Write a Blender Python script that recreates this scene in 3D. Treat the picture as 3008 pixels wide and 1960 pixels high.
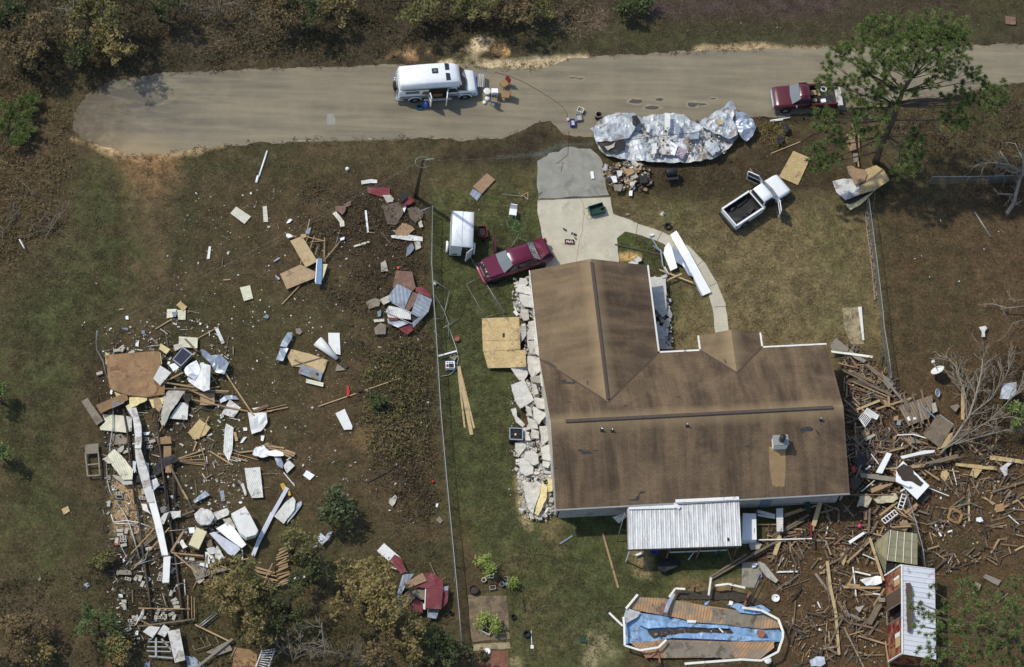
import bpy,math,random
import numpy as np
from mathutils import Vector,Matrix,noise as mn
R_=math.radians
def sv(n,k,v):n.inputs[k].default_value=v
for o in list(bpy.data.objects):
 bpy.data.objects.remove(o)
scene=bpy.context.scene
C=scene.collection
rnd=random.Random(7)
FPX=9000.0
DIST=204.0
ROLL=R_(12)
TILT=R_(26)
RC=Matrix.Rotation(-ROLL,3,'Z')@Matrix.Rotation(TILT,3,'X')@Matrix.Rotation(ROLL,3,'Z')
CAM=RC@Vector((0,0,DIST))
cd=bpy.data.cameras.new('camera')
cam=bpy.data.objects.new('camera',cd)
C.objects.link(cam)
cam.matrix_world=Matrix.Translation(CAM)@RC.to_4x4()
cd.sensor_width=36
cd.sensor_fit='HORIZONTAL'
cd.lens=36*FPX/3008
cd.clip_end=3000
cd.clip_start=1
scene.camera=cam
SUN_AZ=Vector((-1.0,.5,0)).normalized()
SUN_EL=R_(54)
w=bpy.data.worlds.new('World')
scene.world=w
w.use_nodes=True
nt=w.node_tree
bg=nt.nodes['Background']
sky=nt.nodes.new('ShaderNodeTexSky')
sky.sky_type='NISHITA'
sky.sun_disc=False
sky.sun_elevation=SUN_EL
sky.sun_rotation=math.atan2(SUN_AZ.x,SUN_AZ.y)
nt.links.new(sky.outputs[0],bg.inputs[0])
sv(bg,1,.15)
sl=bpy.data.lights.new('sun','SUN')
sl.energy=2.7
sl.angle=R_(1.5)
sl.color=(1.0,.96,.84)
so=bpy.data.objects.new('sun',sl)
C.objects.link(so)
sd=Vector((SUN_AZ.x*math.cos(SUN_EL),SUN_AZ.y*math.cos(SUN_EL),math.sin(SUN_EL)))
so.rotation_euler=sd.to_track_quat('Z','Y').to_euler()
so.location=(-40,20,60)
vs=scene.view_settings
vs.view_transform='Standard'
vs.look='None'
vs.gamma=1
vs.exposure=.1
REG={}
for i,ox in enumerate((0,750,1500,2208)):
 for j,oy in enumerate((0,480,960,1440)):
  REG['ABCD'[i]+str(j)]=(ox,oy)
def G(px,py,z=.0):
 d=RC@Vector(((px-1504)/FPX,-(py-980)/FPX,-1))
 t=(z-CAM.z)/d.z
 return CAM+d*t
def P(reg,x,y,z=.0):
 ox,oy=REG[reg]
 return G(ox+x/2.975,oy+y/2.975,z)
RT=np.array(RC.transposed())
CN=np.array(CAM)
def proj(v):
 q=(v-CN)@RT.T
 return(1504+FPX*q[:,0]/-q[:,2],980-FPX*q[:,1]/-q[:,2])
def tag(o,label=None,cat=None,group=None,kind=None):
 if label:
  o['label']=label
 if cat:
  o['category']=cat
 if group:
  o['group']=group
 if kind:
  o['kind']=kind
 return o
def empty(name,loc,rz=.0,label=None,cat=None,group=None):
 o=bpy.data.objects.new(name,None)
 C.objects.link(o)
 o.location=loc
 o.rotation_euler=(0,0,rz)
 o.empty_display_size=.2
 return tag(o,label,cat,group)
def children(o):
 return[c for c in bpy.data.objects if c.parent==o]
MATS={}
def srgb(r,g,b):
 f=lambda c:c/255/12.92 if c/255<=.04045 else((c/255+.055)/1.055)**2.4
 return(f(r),f(g),f(b))
def desat(c,k):
 l_=.3*c[0]+.55*c[1]+.15*c[2]
 return tuple((l_+(x-l_)*k for x in c))
class N:
 def __init__(s,name):
  s.m=bpy.data.materials.new(name)
  s.m.use_nodes=True
  s.t=s.m.node_tree
  s.b=s.t.nodes['Principled BSDF']
  s.out=s.t.nodes['Material Output']
  s.tc=s.t.nodes.new('ShaderNodeTexCoord')
 def n(s,k,**kw):
  x=s.t.nodes.new('ShaderNode'+k)
  for a,v in kw.items():
   setattr(x,a,v)
  return x
 def l(s,a,b):
  s.t.links.new(a,b)
 def map(s,src,scale=(1,1,1),rot=(0,0,0)):
  m=s.n('Mapping')
  sv(m,'Scale',scale)
  sv(m,'Rotation',rot)
  s.l(s.tc.outputs[src],m.inputs['Vector'])
  return m.outputs[0]
 def noise(s,vec,scale,detail=4,rough=.6,dist=0):
  x=s.n('TexNoise')
  sv(x,'Scale',scale)
  sv(x,'Detail',detail)
  sv(x,'Roughness',rough)
  sv(x,'Distortion',dist)
  if vec:
   s.l(vec,x.inputs['Vector'])
  return x.outputs['Fac']
 def ramp(s,fac,stops,interp='LINEAR'):
  x=s.n('ValToRGB')
  x.color_ramp.interpolation=interp
  e=x.color_ramp.elements
  while len(e)<len(stops):
   e.new(.5)
  for i,(p,c)in enumerate(stops):
   e[i].position=p
   e[i].color=(c,c,c,1)if isinstance(c,(int,float))else(*c,1)
  s.l(fac,x.inputs[0])
  return x.outputs[0]
 def mix(s,fac,a,b,mode='MIX'):
  x=s.n('Mix',data_type='RGBA',blend_type=mode)
  for sock,v in((x.inputs[0],fac),(x.inputs[6],a),(x.inputs[7],b)):
   if isinstance(v,(int,float)):
    sock.default_value=v if sock==x.inputs[0]else(v,v,v,1)
   elif isinstance(v,tuple):
    sock.default_value=(*v,1)
   else:
    s.l(v,sock)
  return x.outputs[2]
 def bump(s,h,strength=.5,dist=.02):
  x=s.n('Bump')
  sv(x,'Strength',strength)
  sv(x,'Distance',dist)
  s.l(h,x.inputs['Height'])
  s.l(x.outputs[0],s.b.inputs['Normal'])
 def done(s,name):
  MATS[name]=s.m
  return s.m
def mk(name,col,*aa,**kk):
 cv=lambda q:srgb(*q)if max(q)>1 else q
 col=cv(col)
 for key in('dcol','pcol'):
  if key in kk:
   kk[key]=cv(kk[key])
 if name in('gold','old','silver','umber','pine','cedar','chip','osb','particle','ply','ply_grain'):
  col=desat(col,.74)
  col=(col[0]*1.02,col[1],col[2]*.92)
 return mk_(name,col,*aa,**kk)
def mk_(name,col,rough=.75,metal=.0,var=.25,scale=2.5,dirt=.0,dcol=(.08,.062,.045),dscale=1.2,pattern=None,pcol=None,pscale=1.0,bump=.3,pstr=.6,rv=.12,spec=None):
 s=N(name)
 o=s.map('Object')
 nz=s.noise(o,scale,5,.65)
 c=s.mix(1.0,col,s.ramp(nz,[(.25,1-var),(.75,1+var*.5)]),'MULTIPLY')
 fine=s.noise(o,scale*14,3,.7)
 c=s.mix(1.0,c,s.ramp(fine,[(.2,1-var*.6),(.8,1+var*.35)]),'MULTIPLY')
 if rv:
  oi=s.n('ObjectInfo')
  c=s.mix(1.0,c,s.ramp(oi.outputs['Random'],[(0,1-rv),(1,1+rv*.4)]),'MULTIPLY')
 h=nz
 if pattern:
  uv=s.map('UV')
  if pattern[:3]=='rib':
   wv=s.n('TexWave',wave_type='BANDS',bands_direction='X' if pattern=='ribx' else 'Y',wave_profile='SIN')
   sv(wv,'Scale',pscale)
   s.l(uv,wv.inputs[0])
   h=wv.outputs['Fac']
   c=s.mix(s.ramp(h,[(.0,pstr),(.25,0)]),c,pcol or tuple((x*.35 for x in col)))
  elif pattern=='grain':
   g=s.noise(s.map('UV',(.8,22,1)),1.6*pscale,4,.7,.4)
   h=g
   c=s.mix(s.ramp(g,[(.35,pstr),(.62,0)]),c,pcol or tuple((x*.5 for x in col)))
  elif pattern=='brick':
   bt=s.n('TexBrick')
   sv(bt,'Scale',pscale)
   sv(bt,'Mortar Size',.028)
   sv(bt,'Brick Width',.5)
   sv(bt,'Row Height',.19)
   sv(bt,'Color1',(1,1,1,1))
   sv(bt,'Color2',(.82,.8,.78,1))
   sv(bt,'Mortar',(.6,.55,.52,1))
   s.l(uv,bt.inputs[0])
   c=s.mix(1.0,c,bt.outputs['Color'],'MULTIPLY')
   h=bt.outputs['Fac']
   bx=s.n('Math',operation='SUBTRACT')
   sv(bx,0,1)
   s.l(h,bx.inputs[1])
   h=bx.outputs[0]
  elif pattern=='flake':
   v=s.n('TexVoronoi')
   sv(v,'Scale',16*pscale)
   s.l(s.map('UV',(1,1.8,1)),v.inputs['Vector'])
   c=s.mix(1.0,c,s.ramp(v.outputs['Color'],[(.1,.72),(.9,1.12)]),'MULTIPLY')
   h=v.outputs['Distance']
  elif pattern=='tiles':
   bt=s.n('TexBrick')
   bt.offset=0
   sv(bt,'Scale',pscale)
   sv(bt,'Mortar Size',.02)
   sv(bt,'Brick Width',1)
   sv(bt,'Row Height',1)
   sv(bt,'Color1',(1,1,1,1))
   sv(bt,'Color2',(.93,.93,.93,1))
   sv(bt,'Mortar',(.6,.57,.5,1))
   s.l(uv,bt.inputs[0])
   c=s.mix(1.0,c,bt.outputs['Color'],'MULTIPLY')
 if dirt:
  d=s.noise(o,dscale,6,.72,.6)
  c=s.mix(s.ramp(d,[(.62-dirt*.42,0),(.72-dirt*.36,.85)]),c,dcol)
 s.l(c,s.b.inputs['Base Color'])
 sv(s.b,'Roughness',rough)
 sv(s.b,'Metallic',metal)
 if spec is not None:
  sv(s.b,'Specular IOR Level',spec)
 if bump:
  s.bump(h,bump,.02)
 return s.done(name)
mk('pine',(196,158,98),pattern='grain',dirt=.15)
mk('gold',(188,148,94),pattern='grain',dirt=.2)
mk('cedar',(144,108,74),pattern='grain',dirt=.2)
mk('old',(132,112,84),pattern='grain',dirt=.3)
mk('silver',(150,138,122),pattern='grain',dirt=.2)
mk('umber',(92,72,52),pattern='grain',dirt=.2)
mk('ply',(204,172,112),pattern='grain',pstr=.25,dirt=.12)
mk('osb',(206,172,100),pattern='flake',dirt=.14)
mk('chip',(172,132,88),pattern='flake',dirt=.2)
mk('particle',(160,116,62),scale=1.2,var=.5,dirt=.22,dcol=(96,60,34))
mk('foam',(226,208,150),scale=5,var=.3,bump=.6,dirt=.12)
mk('drab',(138,126,108),scale=3,dirt=.25)
mk('white_rib',(226,224,214),pattern='rib',pscale=2.6,rough=.5,dirt=.18)
mk('cream_rib',(228,222,192),pattern='rib',pscale=2.2,rough=.6,dirt=.16)
mk('white',(232,230,224),rough=.5,var=.1,dirt=.1)
mk('clean',(238,238,236),rough=.4,var=.04,rv=.03,bump=0)
mk('dirty',(214,210,202),rough=.6,var=.25,dirt=.3,dcol=(110,94,76))
mk('alu',(176,184,194),rough=.42,metal=.55,var=.2,dirt=.12,dcol=(120,112,100))
mk('alu_rib',(182,188,196),rough=.45,metal=.35,pattern='rib',pscale=2.0,dirt=.1)
mk('grey_metal',(150,160,170),rough=.5,metal=.4,var=.2,pattern='rib',pscale=1.2,pstr=.35,dirt=.2,dcol=(120,84,62))
mk('galv',(160,162,158),rough=.5,metal=.5,var=.2)
mk('steel',(62,58,54),rough=.6,metal=.3,dirt=.25,dcol=(92,60,40))
mk('blue_grey',(112,142,172),rough=.6,var=.15)
mk('red_metal',(118,42,48),rough=.5,var=.2,dirt=.16,dcol=(130,96,80),pattern='rib',pscale=1.1,pstr=.3)
mk('rust_metal',(136,104,88),rough=.8,scale=1.5,var=.5,dirt=.3,dcol=(96,66,52))
mk('grey_sheet',(120,128,142),rough=.6,var=.15,dirt=.15)
mk('black',(24,25,27),rough=.6,var=.2,rv=.1)
mk('char',(38,36,36),rough=.75,var=.4,dirt=.25)
mk('rubber',(28,28,29),rough=.85,var=.2)
mk('block',(182,176,160),var=.2,scale=4)
mk('cement',(172,166,152),var=.25,scale=4,dirt=.15)
mk('red_plastic',(196,50,40),rough=.5)
mk('orange',(240,92,60),rough=.6)
mk('pink',(196,60,96),rough=.5)
mk('terracotta',(150,98,72),rough=.8)
mk('blue',(50,66,150),rough=.45)
mk('blue_bright',(80,110,220),rough=.4)
mk('teal',(40,120,124),rough=.5)
mk('green_plastic',(30,66,54),rough=.4)
mk('hose',(86,150,84),rough=.5)
mk('tan',(190,160,112))
mk('tan_seat',(152,120,76))
mk('dark_red',(120,34,34),rough=.5)
mk('fabric',(196,188,172),var=.4,dirt=.2)
mk('fabric_grey',(160,158,166),var=.35,dirt=.2)
mk('soil',(66,54,42),var=.5,scale=4)
mk('brick_white',(240,238,228),pattern='brick',pscale=2.2,dirt=.1,dcol=(168,152,140),var=.2,bump=.7)
mk('brick_grey',(222,217,206),pattern='brick',pscale=2.2,dirt=.14,dcol=(150,136,124),var=.25,bump=.7)
mk('mortar_back',(208,202,190),scale=3,var=.35,dirt=.25,dcol=(128,118,106),bump=.8)
mk('brick_bits',(206,196,184),var=.35,scale=5,dirt=.15)
mk('brown_brick',(150,120,92),var=.4,scale=6,rv=.3)
mk('chrome',(200,205,212),rough=.2,metal=.9,var=.05,bump=0)
mk('greenhouse',(150,142,108),rough=.5,pattern='rib',pscale=.55,pstr=.3,var=.25)
mk('siding_wood',(182,142,102),pattern='ribx',pscale=1.7,pstr=.8,dirt=.36,dcol=(128,116,98),dscale=.9)
mk('liner',(136,172,208),rough=.45,var=.2,scale=1.5,dirt=.22,dcol=(96,88,74),dscale=2.4,bump=.5)
mk('rail',(234,230,218),rough=.6,var=.12,dirt=.05)
mk('bark',(96,82,70),scale=5,var=.5,bump=.8)
mk('bark_grey',(124,114,102),scale=5,var=.35)
mk('bark_pale',(146,134,116),scale=5,var=.3)
mk('bark_dark',(74,62,50),scale=5,var=.4)
def glass(name,col=(.03,.035,.04),rough=.12):
 s=N(name)
 sv(s.b,'Base Color',(*col,1))
 sv(s.b,'Roughness',rough)
 sv(s.b,'Specular IOR Level',.6)
 return s.done(name)
glass('glass')
glass('glass_pale',(.16,.18,.18),.2)
glass('glass_green',(.1,.16,.15),.15)
def paint(name,col,rough=.28,rv=0,flake=.08):
 s=N(name)
 o=s.map('Object')
 nz=s.noise(o,3,4)
 s.l(s.mix(1.0,col,s.ramp(nz,[(.2,1-flake),(.8,1+flake)]),'MULTIPLY'),s.b.inputs['Base Color'])
 sv(s.b,'Roughness',rough)
 sv(s.b,'Coat Weight',.4)
 sv(s.b,'Coat Roughness',.12)
 return s.done(name)
paint('paint_white',srgb(236,236,234))
paint('paint_maroon',srgb(98,22,48))
paint('paint_red',srgb(86,26,32))
paint('paint_burg',srgb(150,60,84),.5)
def leafm(name,cols,rough=.7,trans=.25):
 s=N(name)
 g=s.n('Attribute',attribute_name='lf')
 c=s.ramp(g.outputs['Fac'],[(i/(len(cols)-1),desat(srgb(*q),.82))for i,q in enumerate(cols)])
 s.l(c,s.b.inputs['Base Color'])
 sv(s.b,'Roughness',rough)
 sv(s.b,'Specular IOR Level',.25)
 tr=s.n('BsdfTranslucent')
 s.l(c,tr.inputs[0])
 mx=s.n('MixShader')
 sv(mx,0,trans)
 s.l(s.b.outputs[0],mx.inputs[1])
 s.l(tr.outputs[0],mx.inputs[2])
 s.l(mx.outputs[0],s.out.inputs[0])
 return s.done(name)
leafm('leaf_rust',[(84,72,46),(116,96,58),(146,122,76)])
leafm('leaf_grass',[(70,66,40),(92,86,52),(116,106,70)])
leafm('leaf_litter',[(68,58,40),(106,90,64),(156,134,98)])
leafm('leaf_lawn',[(78,76,42),(124,108,70),(158,138,98)])
leafm('leaf_olive',[(76,78,40),(112,108,52),(148,136,70)])
leafm('leaf_oak',[(98,86,42),(136,118,58),(170,148,82)])
leafm('leaf_dark',[(52,60,32),(76,84,42),(104,108,56)])
leafm('leaf_green',[(60,74,36),(84,98,48),(112,124,62)])
leafm('leaf_bright',[(108,128,40),(146,160,56),(182,190,84)])
leafm('leaf_pine',[(72,88,36),(110,128,54),(150,162,80)])
leafm('leaf_glossy',[(50,62,32),(80,92,48),(124,130,84)],.5)
leafm('leaf_straw',[(96,80,54),(136,114,76),(168,146,104)])
leafm('leaf_weed',[(58,54,34),(84,76,46),(104,98,58)])
leafm('leaf_dead',[(62,52,38),(90,76,54),(124,104,76)])
class MB:
 def __init__(s):
  s.v=[]
  s.f=[]
  s.uv=[]
  s.mi=[]
  s.sm=[]
 def quad(s,a,b,c,d,m=0,uv=None,smooth=False):
  i=len(s.v)
  s.v+=[Vector(a),Vector(b),Vector(c),Vector(d)]
  s.f.append((i,i+1,i+2,i+3))
  s.mi.append(m)
  s.sm.append(smooth)
  L=(Vector(b)-Vector(a)).length
  H=(Vector(d)-Vector(a)).length
  s.uv+=uv or[(0,0),(L,0),(L,H),(0,H)]
  return s
 def face(s,pts,m=0,uv=None,smooth=False):
  i=len(s.v)
  s.v+=[Vector(p)for p in pts]
  s.f.append(tuple(range(i,i+len(pts))))
  s.mi.append(m)
  s.sm.append(smooth)
  if not uv:
   a=Vector(pts[0])
   ex=(Vector(pts[1])-a).normalized()
   nn=Vector((0,0,0))
   for k in range(len(pts)):
    nn+=Vector(pts[k]).cross(Vector(pts[(k+1)%len(pts)]))
   ey=nn.normalized().cross(ex)if nn.length>1e-09 else Vector((0,1,0))
   uv=[((Vector(p)-a).dot(ex),(Vector(p)-a).dot(ey))for p in pts]
  s.uv+=uv
  return s
 def hexa(s,q,m=0):
  q=[Vector(p)for p in q]
  s.quad(q[4],q[5],q[6],q[7],m)
  s.quad(q[3],q[2],q[1],q[0],m)
  for i in range(4):
   j=(i+1)%4
   s.quad(q[i],q[j],q[j+4],q[i+4],m)
  return s
 def box(s,c,d,rz=0,m=0,tilt=None):
  c=Vector(c)
  M=Matrix.Rotation(rz,3,'Z')
  if tilt:
   M=M@Matrix.Rotation(tilt[0],3,'X')@Matrix.Rotation(tilt[1],3,'Y')
  x,y,z=(d[0]/2,d[1]/2,d[2]/2)
  return s.hexa([c+M@Vector(p)for p in((-x,-y,-z),(x,-y,-z),(x,y,-z),(-x,y,-z),(-x,-y,z),(x,-y,z),(x,y,z),(-x,y,z))],m)
 def beam(s,a,b,w_,t,m=0,roll=.0):
  a=Vector(a)
  b=Vector(b)
  d=b-a
  if d.length<1e-06:
   return s
  d.normalize()
  sd_=d.cross(Vector((0,0,1)))
  sd_=sd_.normalized()if sd_.length>.0001 else Vector((1,0,0))
  up=sd_.cross(d)
  if roll:
   Mr=Matrix.Rotation(roll,3,d)
   sd_=Mr@sd_
   up=Mr@up
  x=sd_*w_/2
  y=up*t/2
  return s.hexa([a+x-y,b+x-y,b-x-y,a-x-y,a+x+y,b+x+y,b-x+y,a-x+y],m)
 def tube(s,pts,r,n=6,m=0,r1=None,smooth=True):
  pts=[Vector(p)for p in pts]
  rings=[]
  for i,p in enumerate(pts):
   d=(pts[min(i+1,len(pts)-1)]-pts[max(i-1,0)]).normalized()
   a=d.cross(Vector((.13,.31,.94))).normalized()
   b=d.cross(a)
   rr=r if r1 is None else r+(r1-r)*i/(len(pts)-1)
   rings.append([len(s.v)+k for k in range(n)])
   s.v+=[p+(a*math.cos(2*math.pi*k/n)+b*math.sin(2*math.pi*k/n))*rr for k in range(n)]
  for i in range(len(pts)-1):
   for k in range(n):
    s.f.append((rings[i][k],rings[i+1][k],rings[i+1][(k+1)%n],rings[i][(k+1)%n]))
    s.mi.append(m)
    s.sm.append(smooth)
    s.uv+=[(i,k/n),(i+1,k/n),(i+1,(k+1)/n),(i,(k+1)/n)]
  for rg in(rings[0],rings[-1][::-1]):
   s.f.append(tuple(rg))
   s.mi.append(m)
   s.sm.append(False)
   s.uv+=[(0,0)]*n
  return s
 def lathe(s,prof,c=(0,0,0),axis='Z',n=20,m=0,smooth=True,M=None):
  c=Vector(c)
  base=len(s.v)
  for r,h in prof:
   for k in range(n):
    t=2*math.pi*k/n
    p=Vector((r*math.cos(t),r*math.sin(t),h))
    if axis=='Y':
     p=Vector((p.x,p.z,p.y))
    if axis=='X':
     p=Vector((p.z,p.x,p.y))
    s.v.append(c+(M@p if M else p))
  for i in range(len(prof)-1):
   for k in range(n):
    a=base+i*n+k
    b=base+i*n+(k+1)%n
    s.f.append((a,b,b+n,a+n))
    s.mi.append(m)
    s.sm.append(smooth)
    s.uv+=Q_('0 0 1 0 1 1 0 1')
  return s
 def prism(s,pts,th,m=0):
  pts=[Vector(p)for p in pts]
  lo=[p-Vector((0,0,th))for p in pts]
  s.face(pts,m)
  s.face(lo[::-1],m)
  for i in range(len(pts)):
   j=(i+1)%len(pts)
   s.quad(lo[i],lo[j],pts[j],pts[i],m)
  return s
 def build(s,name,mat,parent=None,loc=None,smooth=None):
  n=len(s.v)
  if parent is None:
   if loc is None:
    mnv=Vector([min((p[i]for p in s.v))for i in range(3)])
    mxv=Vector([max((p[i]for p in s.v))for i in range(3)])
    loc=Vector(((mnv.x+mxv.x)/2,(mnv.y+mxv.y)/2,mnv.z))
   off=Vector(loc)
  else:
   off=Vector((0,0,0))
  me=bpy.data.meshes.new(name)
  me.from_pydata([tuple(p-off)for p in s.v],[],s.f)
  uvl=me.uv_layers.new(name='UVMap')
  flat=np.array([c for u in s.uv for c in u],dtype=np.float32)
  if len(flat)==len(uvl.data)*2:
   uvl.data.foreach_set('uv',flat)
  mats=mat if isinstance(mat,(list,tuple))else[mat]
  for q in mats:
   me.materials.append(MATS[q]if isinstance(q,str)else q)
  if len(mats)>1:
   me.polygons.foreach_set('material_index',s.mi)
  me.polygons.foreach_set('use_smooth',s.sm if smooth is None else[smooth]*len(s.f))
  me.update()
  o=bpy.data.objects.new(name,me)
  C.objects.link(o)
  o.location=off
  if parent:
   o.parent=parent
   o.location=(0,0,0)
  return o
def W(root,p):
 return Vector(p)-root.location
def ccw(pts):
 a=sum((pts[i].x*pts[(i+1)%len(pts)].y-pts[(i+1)%len(pts)].x*pts[i].y for i in range(len(pts))))
 return pts if a>0 else pts[::-1]
def sheet_mesh(pts,th=.02,warp=.0,seed=0,seg=.45,rough_edge=.0):
 import bmesh
 pts=ccw([Vector(p)for p in pts])
 if rough_edge:
  q=[]
  for i,a in enumerate(pts):
   b=pts[(i+1)%len(pts)]
   n=max(1,int((b-a).length/.18))
   nrm=Vector(((b-a).y,-(b-a).x,0)).normalized()
   for k in range(n):
    p=a.lerp(b,k/n)
    q.append(p+nrm*rough_edge*(mn.noise(p*3.1+Vector((seed*3.7,0,0)))*1.3+mn.noise(p*9+Vector((seed,0,5)))*.6))
  pts=q
 a0=pts[0]
 ex=pts[1]-pts[0]if not rough_edge else Vector((1,0,0))
 ex=ex.normalized()
 ey=Vector((-ex.y,ex.x,0))
 bm=bmesh.new()
 vs_=[bm.verts.new(p)for p in pts]
 f=bm.faces.new(vs_)
 bmesh.ops.triangulate(bm,faces=[f],quad_method='BEAUTY',ngon_method='BEAUTY')
 if warp:
  for it in range(5):
   es=[e for e in bm.edges if e.calc_length()>seg]
   if not es:
    break
   bmesh.ops.subdivide_edges(bm,edges=es,cuts=1,use_grid_fill=True)
   bmesh.ops.triangulate(bm,faces=[q for q in bm.faces if len(q.verts)>4])
  so_=Vector((seed*13.1,seed*7.7,0))
  for v in bm.verts:
   v.co.z+=warp*(.5+.5*mn.noise(v.co*1.1+so_)*1.6+.35*mn.noise(v.co*3.3+so_))
 top=list(bm.faces)
 bmesh.ops.recalc_face_normals(bm,faces=top)
 if sum((q.normal.z*q.calc_area()for q in top))<0:
  bmesh.ops.reverse_faces(bm,faces=top)
 r=bmesh.ops.extrude_face_region(bm,geom=[q for q in bm.faces])
 newv=[g for g in r['geom']if isinstance(g,bmesh.types.BMVert)]
 for v in newv:
  v.co.z+=th
 bmesh.ops.recalc_face_normals(bm,faces=list(bm.faces))
 uvl=bm.loops.layers.uv.new('UVMap')
 for q in bm.faces:
  for l_ in q.loops:
   d=l_.vert.co-a0
   l_[uvl].uv=(d.dot(ex),d.dot(ey))
 me=bpy.data.meshes.new('sheet')
 c=Vector((0,0,0))
 for p in pts:
  c+=p
 c/=len(pts)
 c.z=min((v.co.z for v in bm.verts))
 for v in bm.verts:
  v.co-=c
 bm.to_mesh(me)
 bm.free()
 return(me,c)
SEED=[0]
def S(reg,pts,mat,name,label=None,cat=None,z=.03,th=.02,warp=.03,edge=.0,group=None,parent=None,kind=None,seg=.45):
 SEED[0]+=1
 if not parent:
  name=name.replace('_panel','_sheet').replace('panel_','sheet_').replace('board_edge','edging').replace('_window','_glass')
 wp=[P(reg,x,y,z[i]if isinstance(z,(list,tuple))else z)for i,(x,y)in enumerate(pts)]
 me,c=sheet_mesh(wp,th,warp,SEED[0],seg,edge)
 me.name=name
 me.materials.append(MATS[mat])
 o=bpy.data.objects.new(name,me)
 C.objects.link(o)
 o.location=c
 if parent:
  o.parent=parent
  o.location=c-parent.location
 return tag(o,label,cat or(name.replace('_',' ')if not parent and(not kind)else None),group,kind)
def L(reg,a,b,w_,mat,label,z0=.04,z1=None,t=.04,name='plank',cat='plank',group=None,parent=None):
 z1=z0 if z1 is None else z1
 m=MB()
 A=P(reg,*a,z0)
 B=P(reg,*b,z1)
 m.beam(A,B,w_,t)
 if parent:
  for i in range(len(m.v)):
   m.v[i]=m.v[i]-parent.location
 o=m.build(name,mat,parent)
 return tag(o,label,None if parent else cat,group)
def T(reg,pts,r,mat,label,z=.05,name='pipe',cat='pipe',group=None,parent=None,n=6):
 m=MB()
 m.tube([P(reg,x,y,z[i]if isinstance(z,(list,tuple))else z)for i,(x,y)in enumerate(pts)],r,n)
 if parent:
  for i in range(len(m.v)):
   m.v[i]=m.v[i]-parent.location
 return tag(m.build(name,mat,parent),label,None if parent else cat,group)


def Q_(t):v=[float(x) for x in t.split()];return list(zip(v[::2],v[1::2]))
def Q4(t):return [(4*a,4*b)for a,b in Q_(t)]
def SSt(reg,t):
 rows=[]
 for ln in t.split('\n'):
  p,m,n,l,r=ln.split('|');rows.append((Q4(p),m,n,l,*map(float,r.split())))
 SS(reg,rows)
def zz_(z):
 z=[float(x) for x in z.split()];return z[0] if len(z)<2 else z
def Sc(reg,t):
 for ln in t.split('\n'):
  p,m,n,l,c,z,w=ln.split('|');w=zz_(w);S(reg,Q4(p),m,n,l,c or None,z=zz_(z),th=w[0],warp=w[1],edge=w[2])
def Sb(reg,t):
 for ln in t.split('\n'):
  p,m,l,z,w=ln.split('|');slab(reg,Q4(p),l,m or 'brick_white',z=zz_(z),warp=float(w))
def LLt(reg,t,**k):
 rows=[]
 for ln in t.split('\n'):
  p,l,w,m,z=ln.split('|');q=Q4(p);z=[float(x) for x in z.split()];rows.append((q[0],q[1],l,float(w) if w else k.get('w_',.09),m or 'gold',.12 if not z else z[0] if len(z)<2 else tuple(z)))
 LL(reg,rows,**k)

def psd(px,py,poly):
 d=np.full(px.shape,1000000000.0)
 ins=np.zeros(px.shape,bool)
 n=len(poly)
 for i in range(n):
  x0,y0=poly[i]
  x1,y1=poly[(i+1)%n]
  ex,ey=(x1-x0,y1-y0)
  t=np.clip(((px-x0)*ex+(py-y0)*ey)/(ex*ex+ey*ey+1e-09),0,1)
  d=np.minimum(d,np.hypot(px-x0-t*ex,py-y0-t*ey))
  c=((y0>py)!=(y1>py))&(px<(x1-x0)*(py-y0)/(y1-y0 if y1!=y0 else 1e-09)+x0)
  ins^=c
 return np.where(ins,-d,d)
_rs=np.random.RandomState(5)
def vnoise(x,y,s,seed):
 r=np.random.RandomState(seed)
 g=r.rand(256,256)
 x=x/s+seed*7.3
 y=y/s+seed*3.1
 xi=np.floor(x).astype(int)
 yi=np.floor(y).astype(int)
 fx=x-xi
 fy=y-yi
 fx=fx*fx*(3-2*fx)
 fy=fy*fy*(3-2*fy)
 q=lambda a,b:g[a%256,b%256]
 return(q(xi,yi)*(1-fx)+q(xi+1,yi)*fx)*(1-fy)+(q(xi,yi+1)*(1-fx)+q(xi+1,yi+1)*fx)*fy
def fbm(x,y,s,seed):
 return sum((vnoise(x,y,s/2**k,seed+k*11)/2**(k+1)for k in range(4)))/.9375
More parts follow.
